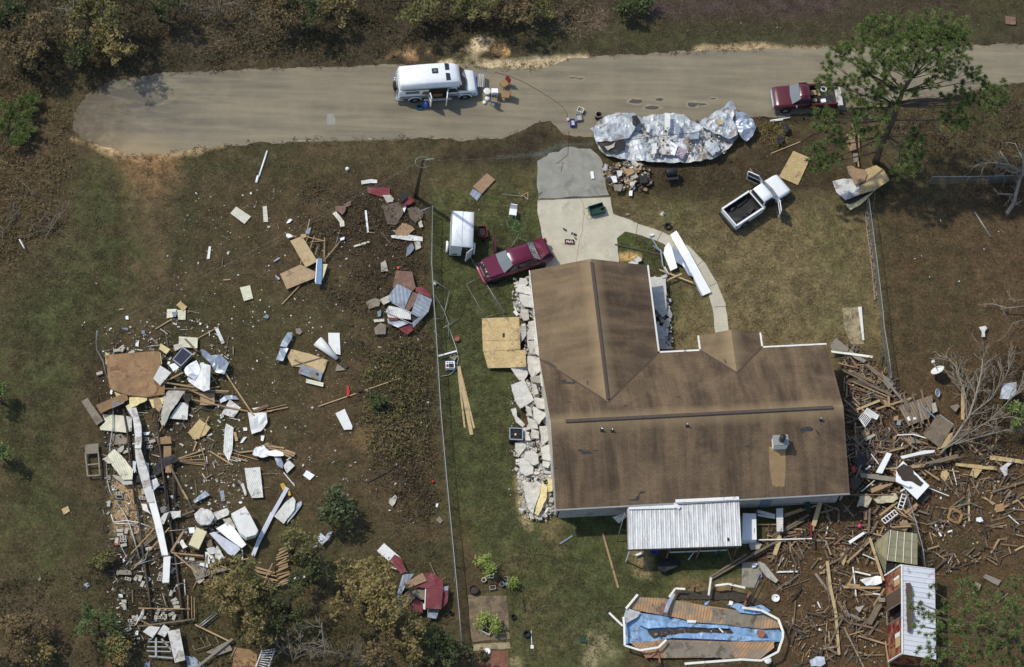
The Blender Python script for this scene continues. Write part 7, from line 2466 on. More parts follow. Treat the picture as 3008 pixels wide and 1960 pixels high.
SSt('A2',"""231 64 347 55 351 82 336 118 360 130 360 150 322 156 282 152 250 142 239 135 235 105|particle|floor_panel|large orange brown floor panel of wrecked mobile home|.55 .16 .03
230 64 346 54 348 58 232 69|foam|foam_edge|cream strip of foam along top edge of floor panel|.6 .05 .01
344 56 350 56 354 82 350 85|foam|foam_edge|cream strip of foam down right edge of floor panel|.6 .05 .01
231 58 246 64 254 68 251 88 240 91 231 82|foam|foam_patch|torn yellow foam at upper left corner of floor panel|.6 .05 .05 .04
238 118 258 116 260 128 239 130|foam|foam_patch|rectangular yellow foam patch at left edge of floor panel|.6 .04 .02 .02
250 144 272 142 275 155 255 155|foam|foam_patch|yellow foam below floor panel above steel sink|.45 .05 .05 .03
282 156 322 151 321 162 300 175 278 182 276 175 288 165|foam|foam_patch|big crumpled yellow foam below floor panel|.5 .08 .12 .05
324 158 358 156 356 170 335 180|foam|foam_patch|yellow foam at lower right corner of floor panel|.4 .05 .1 .04
289 115 299 104 310 110 298 122|drab|tile_piece|small grey square lying on brown floor panel|.58 .02 .01
210 172 275 144 281 160 220 190|particle|worktop|brown kitchen worktop holding steel sink|.62 .05 .01
178 164 191 156 226 206 211 216|drab|worktop|pinkish grey worktop slab left of sink|.3 .06 .01
224 192 272 195 276 232 219 226 218 220 230 208|cream_rib|siding_panel|cream ribbed siding stained brown below sink|.2 .03 .05
272 196 288 198 288 229 276 230|dirty|siding_panel|narrow white siding right of stained cream one|.25 .03 .05
368 140 405 140 390 165 375 185 358 218 351 200 356 170 355 155|fabric|torn_board|long torn pinkish white board tapering downward beside floor panel|.5 .03 .08 .04
349 206 360 205 355 220|fabric|torn_board|small broken tip below long torn pinkish board|.3 .03 .04
395 166 412 168 409 204 370 201 380 185|white_rib|siding_panel|white ribbed panel with black mould right of torn pinkish board|.25 .03 .04
339 148 350 160 355 175 348 188 336 175 335 155|gold|hardboard|tan oval piece of board between foam and torn pinkish board|.5 .03 .05 .03
350 85 374 101 350 129 335 114|white_rib|ribbed_sheet|white ribbed sheet on right edge of floor panel|.85 .04 .03
391 22 432 25 431 48 390 44|cream_rib|siding_panel|cream ribbed panel above dark appliance|.2 .04 .04
351 38 372 51 364 62 348 51|foam|foam_patch|yellow foam block right of top edge of floor panel|.3 .12 .06 .03
379 41 395 38 402 45 382 54|fabric|cloth_piece|tan cloth left of dark appliance|.2 .05 .08 .04
439 51 450 54 462 65 482 64 500 80 490 108 470 100 458 82 442 68|alu|bathtub_shell|pale blue grey curved shell under long diagonal pole|.45 .04 .3
438 80 460 86 458 140 445 144 425 132 411 120 425 105|white|shower_tray|big white shower tray standing right of floor panel|.8 .06 .25
410 88 430 78 440 100 425 120 410 112 402 100|clean|crumpled_sheet|crumpled white sheet left of shower tray|.85 .04 .4 .06
369 86 382 82 390 92 378 100|clean|crumpled_sheet|small crumpled white cloth under dark appliance|.7 .05 .2 .05
432 146 469 145 468 172 436 172 442 158|gold|fibreboard|tan torn fibreboard below shower tray|.3 .03 .04 .03
502 160 526 178 510 200 484 191|dirty|torn_sheet|white square sheet with black marks right of rubble|.1 .03 .12
480 160 495 150 515 152 522 160 500 160 482 168|alu|metal_scrap|thin bent metal strip above white square sheet|.1 .03 .1 .03
550 179 568 176 558 184|white|metal_scrap|white pointed scrap left of short golden laths|.1 .03 .06
541 188 582 192 584 212 570 230 550 236 546 220|white|bent_sheet|white curved sheet under lower end of long diagonal pole|.12 .03 .25
411 232 436 202 460 221 448 238 425 248|osb|chipboard_piece|tan five sided board with a stick across it|.15 .03 .05
494 212 510 221 508 270 500 295 488 275 491 225|white_rib|siding_strip|narrow white ribbed siding strip standing upright in view|.12 .03 .08
534 310 568 308 575 374 550 375 541 355|white_rib|siding_panel|tall white ribbed panel with a dark stain right of wreck|.15 .04 .08
526 344 532 342 540 368 535 370|dirty|siding_scrap|thin white scrap left of tall stained panel|.08 .03 .03
448 359 459 369 442 378 425 387 422 382 438 368|alu|metal_flashing|shiny white folded flashing right of steel chassis|.15 .03 .12
480 359 489 358 492 381 484 382|grey_metal|metal_scrap|small grey rectangle right of shiny flashing|.06 .02 .01
186 258 215 255 215 275 186 278|drab|window_screen|dark screened upper part of window frame left of wreck|.3 .02 0
250 268 272 290 291 315 289 335 269 335 245 305 235 282|cream_rib|roof_sheet|long cream sheet with rounded lower end left of white duct|.45 .05 .1
225 289 239 282 246 300 235 300|fabric|cloth_piece|brown white rag at left tip of long cream sheet|.4 .04 .08 .03
245 325 265 328 288 338 290 345 272 348 255 335|fabric|torn_board|torn cream strips below long cream sheet|.3 .03 .1 .05
329 338 342 335 348 350 335 362 330 352|foil|foil_ball|crumpled shiny foil right of white duct|.3 .08 .3 .05
290 295 298 296 295 320 290 322|foil|foil_scrap|shiny foil strip touching left of white duct|.35 .04 .1 .02
318 296 325 300 326 322 321 322|foil|foil_scrap|shiny foil strip at right of white duct|.35 .04 .1 .02
256 269 270 260 271 268 265 276 258 276|block|concrete_piece|pale concrete piece left of white duct|.2 .12 .02
244 238 265 234 278 245 275 258 248 258|drab|mud_sheet|grey muddy sheet left of white duct|.06 .03 .06 .06
551 282 560 265 575 261 595 280 575 288|clean|crumpled_sheet|white crumpled sheet at left of golden board stack|.3 .05 .25 .05""")
duct=empty('air_duct',P('A2',1200,1100,0),label='long white flat duct running down middle of wrecked home',cat='duct')
for k,pts in enumerate((Q_('1110 725 1190 715 1235 870 1240 1000 1232 1072 1178 1072 1180 960 1160 800'),Q_('1180 1080 1232 1080 1300 1290 1350 1547 1290 1547 1210 1270 1185 1150'))):
 S('A2',pts,'dirty','duct_length',z=.62+k*.01,th=.16,warp=.02,parent=duct)
S('A3',Q_('1270 0 1335 0 1420 330 1470 575 1415 578 1350 300 1290 80'),'white','duct_length',z=.6,th=.16,warp=.02,parent=duct)
S('A3',Q_('1430 592 1490 585 1478 815 1418 818'),'white','duct_length',z=.5,th=.16,warp=.02,parent=duct)
sk=empty('steel_sink',P('A2',1025,658,.66),label='double bowl steel sink set in brown worktop',cat='sink')
A=[P('A2',*q,.67)-sk.location for q in((960,645),(1058,610),(1085,665),(980,712))]
part(sk,'rim','chrome','prism',A,.03)
for t0,t1 in((.08,.47),(.53,.92)):
 q=lambda u,v_:A[0].lerp(A[1],u).lerp(A[3].lerp(A[2],u),v_)+Vector((0,0,.006))
 part(sk,'bowl','drab','prism',[q(t0,.15),q(t1,.15),q(t1,.85),q(t0,.85)],.005)
ap=[P('A2',1510,290,.8),P('A2',1600,180,.8),P('A2',1680,240,.8),P('A2',1580,345,.8)]
ac=sum(ap,Vector())/4
ac.z=0
r=empty('cooker',ac,label='dark blue black oven casing tipped beside floor panel',cat='cooker')
part(r,'casing','galv','prism',[p-ac for p in ap],.6)
sh=[p.lerp(sum(ap,Vector())/4,.12)-ac+Vector((0,0,.01))for p in ap]
part(r,'inner_shell','navy','prism',sh,.03)
for a,b in((0,1),(1,2),(2,3),(3,0)):
 part(r,'frame_bar','alu','beam',ap[a]-ac+Vector((0,0,.02)),ap[b]-ac+Vector((0,0,.02)),.04,.04)
wf=empty('window_frame',P('A2',810,1160,0),label='grey window frame with a dark screen lying left of wreck',cat='window frame')
for a,b in(((745,1100),(765,1310)),((858,1095),(872,1300)),((745,1110),(860,1100)),((755,1210),(865,1198)),((765,1305),(872,1298))):
 m=MB()
 m.beam(P('A2',*a,.35)-wf.location,P('A2',*b,.35)-wf.location,.09,.08)
 m.build('frame_bar','silver',wf)
LLt('A2',"""468 64 516 138|upper half of long diagonal pole crossing pale curved shell|.1|pine|.7 .35
515 136 550 188|middle of long diagonal pole between shell and curved white sheet|.1|pine|.35 .25
549 186 580 228|lower end of long diagonal pole over curved white sheet|.09|pine|.4 .1
338 135 412 136|long golden lath starting at lower right of floor panel|.08|cedar|.7
360 122 425 132|golden lath under ribbed sheet beside shower tray|.1|gold|.65
360 120 400 100|short golden lath rising from ribbed sheet|.1|gold|.6 .8
410 136 462 160|golden lath slanting down below shower tray|.08|gold|.5
420 138 500 141|golden lath pointing right below shower tray|.1|gold|.45
425 144 498 144|second golden lath pointing right just under first|.07|cedar|.4
455 135 480 131|short golden lath above two pointing right|.08|gold|.4
418 159 470 170|long golden lath left part crossing tan fibreboard|.08|gold|.4
470 170 542 185|long golden lath right part ending at curved white sheet|.09|gold|.4 .15
460 121 472 114|tiny golden stick right of shower tray|.07|gold|.2
340 218 350 198|thin stick at broken tip of torn pinkish board|.05|gold|.3
349 229 370 185|long thin stick beside torn pinkish board|.05|gold|.4
434 246 456 196|pale stick lying across five sided tan board|.06|pine|.22
422 272 430 252|short pale stick below five sided tan board|.08|pine|.1
390 288 445 269|top lath of fan of laths right of chassis|.08|gold|.15
390 290 448 278|second lath of fan of laths right of chassis|.05|gold|.12
390 292 448 290|middle lath of fan of laths right of chassis|.05|gold|.14
390 294 454 299|thick lower lath of fan of laths|.1|cedar|.16
390 296 450 303|bottom lath of fan of laths|.06|gold|.1
439 260 450 300|upright lath crossing open end of fan|.05|gold|.2
450 300 454 326|thin lath hanging below fan|.04|cedar|.06
458 272 506 301|thick golden board crossing toward lower right from ribbed strip|.1|gold|.12
475 276 541 294|golden board passing under narrow ribbed strip|.09|gold|.1
508 276 564 291|thin golden lath right of narrow ribbed strip|.06|gold|.08
522 275 585 268|golden board leading to stack of boards|.1|gold|.14
370 302 409 378|old brown pole right of chassis|.12|old|.4 .1
426 335 430 370|thin pale stick above shiny flashing|.05|old|.06
570 322 595 321|thin stick right of tall stained panel upper|.05|old|.06
574 353 588 352|thin stick right of tall stained panel lower|.05|old|.06
554 184 582 172|top short golden lath at tip of curved white sheet|.14|cedar|.2
554 190 595 184|lower short golden lath at tip of curved white sheet|.06|gold|.16
431 26 478 0|long thin pale stick rising from cream ribbed panel|.06|pine|.1
404 26 431 54|old board crossing cream ribbed panel|.12|old|.3
359 0 367 44|thin upright stick above yellow foam block|.05|old|.06
500 20 492 62|thin curved stick above pale curved shell|.04|old|.08
379 49 391 38|cream stick left of cream ribbed panel|.06|pine|.2""")
SSt('A2',"""468 2 476 2 491 36 484 39|white_rib|vent_strip|white slotted strip above pale curved shell|.06
296 30 304 30 302 44 296 43|white|plastic_piece|small white oblong above floor panel|.06
265 2 280 4 278 9|grey_sheet|grey_scrap|grey triangular scrap above floor panel|.04
309 9 316 8 317 16 310 17|grey_sheet|grey_scrap|small grey square scrap above floor panel|.04
570 239 578 239 575 251 570 250|clean|plastic_piece|white oblong below curved white sheet|.05
510 231 516 232 520 250 514 251|osb|wood_block|cream strip right of narrow ribbed siding|.05
532 242 540 241 530 254 524 255|white|plastic_piece|white leaf shaped scrap right of narrow ribbed siding|.05
531 221 540 221 540 228 532 228|white|plastic_piece|white scrap below white square sheet|.05
312 232 328 231 325 238 315 238|clean|plastic_piece|white plastic bag right of upper duct|.2 .06 .1 .03""")
for ln in 'A2|1080 720 1110 900 1130 1100 1150 1300 1185 1547|0.07|steel|left long steel chassis rail of wrecked home|0.35\nA2|1360 750 1390 1000 1420 1250 1460 1547|0.08|steel|middle long steel chassis rail right of white duct|0.35\nA2|1510 1140 1515 1400 1525 1547|0.05|steel|short right chassis rail beside fan of laths|0.3\nA2|1245 880 1270 1150 1310 1330 1370 1547|0.05|steel|thin steel rail just right of white duct|0.3\nA3|1170 0 1210 200 1250 560 1300 900 1330 1140|0.08|steel|left chassis rail continuing down to concrete blocks|0.3\nA3|1455 0 1490 300 1540 650 1570 900 1600 1130|0.08|steel|right chassis rail continuing down to lath bundle|0.3\nA3|1525 0 1535 330|0.05|black|short black rail beside right chassis rail|0.3\nA2|990 700 985 880 960 1050 950 1160|0.035|galv|thin grey pipe crossing stained cream siding|0.4\nA2|930 1190 940 1350 960 1440 1000 1500|0.04|galv|grey pipe left of concrete blocks|0.1\nA3|1020 115 1075 180 1130 290 1170 420 1220 600|0.045|galv|long grey conduit crossing sandy patch of wreck|0.25\nA3|970 210 990 280 1100 265 1200 280 1320 325|0.03|rail|curved cream pipe over sandy patch|0.3\nA3|1000 290 1200 298|0.03|rail|straight cream pipe below curved one|0.28\nA3|1180 560 1075 690|0.03|galv|thin grey rod slanting left of chassis|0.15\nA3|1075 690 920 915|0.015|steel|thin dark rod running into grass at left|0.05\nA3|1170 660 1380 595|0.03|galv|grey rod crossing left chassis rail|0.45\nA3|1300 510 1270 610 1170 660|0.04|galv|bent grey pipe by left chassis rail|0.4\nA3|1500 920 1530 850 1570 820 1620 815|0.03|galv|curved grey pipe over right chassis rail|0.4\nA3|1610 780 1620 920|0.03|white|short upright white pipe beside grey torn board|0.2\nA3|1340 370 1600 345 1780 320|0.025|galv|thin pipe running right from white duct|0.5\nA3|1420 665 1660 625 1780 640|0.025|galv|thin pale pipe above torn grey board|0.35\nA3|1830 380 1950 360|0.03|white|short white pipe end by white furniture|0.5\nA3|1490 600 1250 560|0.02|steel|thin dark strap across both chassis rails|0.45\nA3|1150 860 1600 850|0.03|steel|dark cross bar joining chassis rails|0.25\nA3|1110 180 1260 180|0.03|steel|rusty cross bar over sandy patch|0.3\nA3|1260 1035 1185 1180|0.035|white|white pipe slanting over lower concrete blocks|0.4\nA3|1420 900 1455 1025|0.05|silver|grey post leaning between chassis rails|0.35\nA3|1350 980 1430 1010|0.03|galv|short grey pipe between chassis rails|0.2\nA3|1900 1080 1740 1205|0.05|galv|upper of two grey conduits by brown oak|0.25\nA3|1880 1070 1725 1195|0.04|galv|lower of two grey conduits by brown oak|0.2'.split('\n'):
 a,q,rr,mt,lb,zz=ln.split('|')
 zz=float(zz)
 q=[float(x)for x in q.split()]
 m=MB()
 m.tube([P(a,x,y,zz)for x,y in zip(q[::2],q[1::2])],float(rr),6)
 tag(m.build('rail' if 'rail' in lb else 'pipe',mt),lb,'rail' if 'rail' in lb else 'pipe')
SSt('A2',"""338 308 350 290 380 282 390 295 362 308 345 325 332 322|char|black_sheeting|torn black sheeting at centre of wreck|.3 .03 .25 .08
398 150 410 148 420 160 405 170|char|black_sheeting|small black tangle beside torn pinkish board|.4 .03 .2 .06
290 325 315 322 312 338 295 342|black|black_sheeting|black sheeting under long cream sheet|.15 .03 .1 .05""")
def lattice(reg,pts,label,z):
 p=[P(reg,x,y,z)for x,y in pts]
 c=sum(p,Vector())/4
 c.z=0
 r=empty('lattice_panel',c,label=label,cat='lattice')
 n=6
 m=MB()
 q=lambda u,v:p[0].lerp(p[1],u).lerp(p[3].lerp(p[2],u),v)-c
 for k in range(-n+1,n):
  a,b=(max(0,k/n),min(1,1+k/n))
  m.beam(q(a,a-k/n),q(b,b-k/n),.035,.012)
  m.beam(q(a,1-(a-k/n))+Vector((0,0,.013)),q(b,1-(b-k/n))+Vector((0,0,.013)),.035,.012)
 m.build('slats','lattice',r)
lattice('A2',Q_('1370 970 1490 960 1500 1020 1380 1030'),'tan wooden lattice upper piece in wreck',.35)
lattice('A2',Q_('1430 1045 1495 1045 1495 1150 1430 1150'),'tan wooden lattice middle piece in wreck',.35)
lattice('A2',Q_('1450 1205 1500 1205 1495 1275 1445 1275'),'tan wooden lattice lowest small piece in wreck',.35)
lattice('D3',Q_('2125 130 2200 115 2205 180 2135 195'),'small white lattice scrap at right edge of rubble',.2)
def cblock(reg,x,y,rz,label,up=True,group=None,z=.0,tall=False):
 c=P(reg,x,y,z+.2)
 r=empty('concrete_block',(c.x,c.y,z),rz,label,'concrete block',group)
 h=.2
 part(r,'block','block',lambda m:m.box((0,0,h/2),(.4,.2,h))if not up else m.box((0,0,.1),(.4,.2,.2)))
 if up:
  for s_ in(-1,1):
   part(r,'hollow','black','box',(s_*.09,0,.2),(.11,.11,.006))
BL=[('A2',1040,1455,0,1),('A2',1045,1485,0,1),('A2',1000,1405,-.6,1),('A2',1245,1497,0,1),('A2',1275,980,0,1),('A2',1305,1048,0,1),('A2',1330,1000,.4,0),('A2',1100,
1090,.3,0),('A2',1250,1440,1.5,0),('A2',870,405,.3,0),('A2',1022,205,.2,0),('A2',1070,195,1.2,0),('A2',1150,222,.5,0),('A3',1040,60,0,1),('A3',950,118,1.5,0),('A3',
1045,352,0,0),('A3',1050,388,0,0),('A3',1075,410,0,1),('A3',1078,440,0,1),('A3',1080,480,.3,0),('A3',1020,440,1.4,0),('A3',1105,355,1.3,0),('A3',1118,775,-.3,1),
('A3',1190,765,1.1,0),('A3',1225,770,1.3,0),('A3',1245,820,1.2,0),('A3',1290,770,-.6,1),('A3',1400,745,1.4,1),('A3',1400,780,0,1),('A3',1380,1062,1.2,0),('A3',1435,
1058,1.0,0),('A3',1400,1112,0,1),('A3',1445,1110,1.5,0),('A3',1145,1140,0,1),('A3',1152,1172,0,1),('A3',1180,1105,.1,0),('A3',1245,1070,1.4,0),('A3',1250,1115,0,
0),('A3',1195,1130,.2,0),('A3',1030,1150,.5,0),('A3',1120,1215,.4,0),('A3',1500,1080,.5,0),('A3',1520,1110,1.2,0),('A3',1535,985,.2,0),('A3',1520,960,.5,0),('A3',
1545,1020,.1,0),('A3',1360,1120,1.4,0),('A3',1510,700,1.2,0),('A3',1495,900,1.3,0),('A3',1300,510,.3,0)]
for reg,x,y,rz,u in BL:
 cblock(reg,x,y,rz+rnd.uniform(-.1,.1),'hollow concrete block with its holes facing up among chassis rails' if u else 'concrete block lying on its side among chassis rails',
bool(u),'hollow blocks showing their holes' if u else 'blocks lying on their sides')
SSt('A3',"""505 58 535 42 545 58 564 95 558 104 538 110 525 100|white|freezer_body|white rounded appliance body with a blue and purple panel|.7 .5 .03
514 54 534 45 539 52 519 61|purple|panel_strip|dark purple upper window of white appliance|.76 .02 0
520 62 540 54 545 62 525 72|blue_bright|panel_strip|blue lower window of white appliance|.76 .02 0
472 85 494 72 510 82 538 120 528 128 500 108|clean|fridge_door|white door with rounded corner behind long grey white panel|.5 .08 .03
485 86 491 82 502 96 496 100|cement|door_window|grey window set in white rounded door|.53 .02 0
458 96 468 92 522 125 525 130 510 146 498 140|alu_white|long_panel|long smooth pale grey panel across lower wreck|.62 .08 .03
528 129 530 129 531 150 528 150|white|white_strip|thin white strip below white rounded door|.2 .03 0
425 56 440 41 460 48 468 62 460 78 440 81 428 70|dirty|chair_cushion|crumpled white cushioned seat left of appliance|.6 .2 .2 .05
441 75 458 70 462 80 448 86|steel|dark_hole|dark opening at lower edge of white cushioned seat|.62 .03 .02
466 50 496 40 501 48 498 56 468 69|dirty|siding_panel|white panel with curly cracks left of appliance|.5 .04 .08
485 65 502 61 510 72 515 85 498 82|fabric|cloth_piece|white torn cloth between cracked panel and white door|.4 .04 .15 .06
429 84 452 94 434 132 412 122|tub_cream|bathtub|cream rimmed bathtub base full of dark glass in lower wreck|.55 .25 0
433 90 448 96 441 102 431 99|terracotta_dark|tub_bowl|small brown hollow at top of cream rimmed tub|.57 .02 0
426 101 441 108 431 128 417 120|steel|tub_bowl|large dark hollow of cream rimmed tub|.57 .02 0
412 85 425 84 426 96 414 96|clean|plastic_piece|bright white box beside cream rimmed tub|.6 .2 .05 .03
468 132 475 122 492 152 480 159 470 148|dirty|siding_panel|white curled panel right of white slats|.4 .04 .12
448 136 462 135 472 162 458 172 435 165 438 160 450 162|white|siding_panel|white angled panel at left of torn grey board|.3 .04 .08
450 129 468 125 472 140 458 142|dirty|siding_panel|short white panel above white angled one|.4 .04 .1
448 111 462 108 465 122 455 130|old|wood_board|small brown board right of cream rimmed tub|.35 .04 .02
412 160 440 155 470 168 500 175 468 182 429 198|drab|torn_board|torn grey brown board with pale edge below lower wreck|.15 .04 .06 .03
429 200 445 192 448 198 435 205|fabric|torn_board|pale torn edge strip below torn grey board|.12 .04 .04 .03
372 48 395 48 395 60 378 65|dirty|crumpled_sheet|crumpled white sheet right of duct middle|.35 .04 .2 .06
309 30 320 32 325 50 330 55 312 45|dirty|crumpled_sheet|white rag at left side of duct|.4 .04 .2 .05
348 40 360 35 366 48 358 52 349 50|navy|dark_rag|dark and white bundle right of duct|.4 .05 .15 .05
349 65 360 52 370 48 358 75 350 75|dirty|cloth_piece|pinkish rag draped on right of duct|.65 .04 .08 .04
388 108 400 110 410 125 400 129|dirty|cloth_piece|white rag left of cream rimmed tub|.3 .04 .15 .05
250 108 262 108 262 120 251 122|terracotta|red_brick_piece|orange pink rubble left of stacked blocks|.1 .06 .05 .03
255 175 285 176 288 186 254 185|silver|pallet_piece|grey slatted piece at left of lower blocks|.2 .06 .02
415 148 425 148 425 155 412 154|fabric|cloth_piece|small pink rag on right chassis rail|.3 .03 .06 .03
265 240 276 241 276 262 268 258|cement|concrete_piece|pale rough slab left of lower chassis|.1 .06 .04 .03
259 228 268 229 268 236 260 236|white|plastic_piece|white bowl shaped scrap left of lower chassis|.08 .08 .02
312 310 325 298 350 300 334 324|white_rib|ribbed_sheet|white ribbed sheet beside tall white door at bottom|.5 .03 .05
344 315 358 294 371 304 360 322|dirty|torn_sheet|white torn sheet between ribbed sheet and tall white door|.5 .03 .08
295 310 304 306 301 318 296 318|clean|plastic_piece|white scrap left of ribbed sheet at bottom|.1 .06 .06 .02
366 309 392 304 405 372 382 378|dirty|tall_panel|tall white door like panel near bottom edge|.6 .06 .03
319 375 328 374 328 387 314 387|grey_sheet|grey_scrap|grey sheet scrap at bottom edge|.08 .03 .05
134 42 148 35 153 46 140 54|osb|wood_square|small tan board alone in grass on left|.05 .03 0
182 206 191 202 198 208 190 214|grey_metal|grey_scrap|pale blue grey square in left grass|.05 .03 .04
81 194 88 189 91 194 86 200|drab|ring_scrap|small pale ring shaped scrap in far left grass|.04 .03 .03
512 344 545 349 562 360 560 387 508 387 509 368|particle|plywood_sheet|orange brown board at bottom edge beside slatted crate|.1 .04 .03
405 362 425 365 448 387 410 387|grey_metal|ribbed_sheet|grey slatted sheet at bottom edge|.1 .03 .04
450 355 498 330 508 350 475 362|silver|slat_mat|grey slatted mat behind crossing boards at bottom|.15 .05 .02""")
LLt('A3',"""286 139 350 70|long golden lath crossing left of duct|.07|gold|.2 .7
292 172 370 82|longer golden lath crossing under duct|.07|gold|.15 .6
314 118 340 95|upper of two short grey boards by duct|.1|old|.3
316 122 341 101|lower of two short grey boards by duct|.1|old|.3
312 88 332 82|small pale board left of duct|.08|old|.3
372 137 402 88|thick orange post left of cream rimmed tub|.13|gold|.3 .55
375 137 445 144|orange lath pointing right below cream rimmed tub|.1|gold|.35
378 136 435 184|orange lath slanting down over torn grey board|.1|gold|.4 .2
398 0 410 20|upper old brown pole end by shiny flashing|.12|gold|.3
410 20 422 48|lower old brown pole end above white cushioned seat|.12|umber|.3
382 60 425 45|brown board above white cushioned seat|.1|old|.35
382 48 435 36|thin dark board edge above white cushioned seat|.06|umber|.35
302 258 415 260|long straight lath across lower chassis|.07|gold|.45
300 298 425 282|old board below lower concrete blocks|.1|old|.3
308 285 348 305|golden stick by lower left blocks|.06|gold|.4
289 218 290 248|upright old stick left of lower chassis|.08|old|.1
410 230 411 282|first upright lath of thin bundle beside oak|.05|gold|.3
418 232 419 284|second upright lath of thin bundle beside oak|.04|gold|.3
424 235 425 285|third upright lath of thin bundle beside oak|.04|gold|.3
426 294 502 331|long golden board below brown oak|.1|pine|.3
508 325 430 387|wide grey yellow board running to bottom edge|.16|silver|.35
425 350 462 338|short curved old board at bottom|.07|old|.25
438 322 448 339|first short prong of rack at bottom|.06|old|.2
451 322 460 339|second short prong of rack at bottom|.06|old|.2
470 320 478 334|third short prong of rack at bottom|.06|old|.2
420 339 426 350|leftmost short prong of rack at bottom|.06|old|.2
502 369 515 344|white grey edge board at bottom by orange board|.08|silver|.2
422 215 430 198|thin stick under pale torn strip|.05|gold|.08
442 182 452 140|thin grey bar in front of white angled panel|.05|galv|.5
452 140 458 200|long thin old lath down from white angled panel|.04|old|.4
472 162 520 180|orange lath leading right from torn grey board|.08|gold|.2
480 159 542 150|orange lath slanting up toward lath bundles|.08|gold|.2
535 175 555 140|thin pole at foot of long grey roof strip|.05|old|.3""")
for a,b,l in((('A3',2380,200),('A3',2270,420),'upper part of long pale grey strip beside appliance'),(('A3',2270,420),('A3',2210,575),'lower part of long pale grey strip beside appliance')):
 m=MB()
 m.beam(P(*a,.2),P(*b,.25),.25,.08)
 tag(m.build('roof_strip','alu_white'),l,'strip')
m=MB()
m.beam(P('B3',280,-20,.2),P('B3',150,210,.2),.25,.08)
tag(m.build('roof_strip','alu_white'),'top end of long pale grey strip near white ribbed bundle','strip')
m=MB()
m.beam(P('B3',150,210,.22),P('B3',20,470,.2),.25,.08)
tag(m.build('roof_strip','alu_white'),'lower end of long pale grey strip near oak tree','strip')
sf=empty('steel_grid',P('A3',1380,1380,0),label='dark grey steel frame beside tall white panel',cat='frame')
for a,b,w_ in(((1290,1325),(1480,1330),.07),((1285,1370),(1490,1370),.07),((1280,1405),(1495,1412),.07),((1300,1452),(1510,1468),.1),((1362,1290),(1362,1460),.12),
((1410,1300),(1500,1400),.1),((1340,1290),(1290,1320),.06)):
 m=MB()
 m.beam(P('A3',*a,.3 if a[0]!=1362 else .36)-sf.location,P('A3',*b,.3 if a[0]!=1362 else .36)-sf.location,w_,.05)
 m.build('bar','galv',sf)
sc=empty('slatted_crate',P('A3',2320,1470,0),label='white slatted panel at bottom edge below brown oak',cat='slatted panel')
for k in range(9):
 t=k/8
 m=MB()
 m.beam(P('A3',2255+40*t,1547-140*t,.3)-sc.location,P('A3',2255+60*t+90,1547-140*t+40-60*t,.3)-sc.location,.06,.04)
 m.build('slat','dirty',sc)
for a,b in(((2235,1547),(2290,1400)),((2400,1400),(2340,1560))):
 m=MB()
 m.beam(P('A3',*a,.33)-sc.location,P('A3',*b,.33)-sc.location,.08,.05)
 m.build('edge_rail','dirty',sc)
r2=random.Random(21)
for k in range(16):
 y=500+k*21+r2.uniform(-6,6)
 x=r2.uniform(180,215)
 L('B3',(x,y+30),(x+r2.uniform(70,110),y-10+r2.uniform(-10,10)),.08,'gold','short golden lath of stack on right behind oak limbs',.25+.01*k,name='lath',cat='lath',
group='right stack of short laths')
for k in range(14):
 y=670+k*13+r2.uniform(-5,5)
 L('B3',(r2.uniform(-20,20),y),(r2.uniform(130,200),y+r2.uniform(20,60)),.07,'gold','long golden lath of slanting stack left of short laths',.2+.01*k,name='lath',
cat='lath',group='left stack of slanting laths')
L('B3',(150,640),(60,830),.06,'gold','single lath laid across slanting lath stack',.5,name='lath',cat='lath')
for k,(a,b)in enumerate((((90,1020),(345,1105)),((80,1030),(350,1115)),((90,1045),(340,1130)),((110,1055),(300,1138)),((60,1040),(250,1060)),((50,1050),(120,1020)))):
 L('B2',a,b,.1,'gold','golden board in stack above white crumpled sheet',.2+.04*k,name='board',cat='board',group='stack of golden boards')
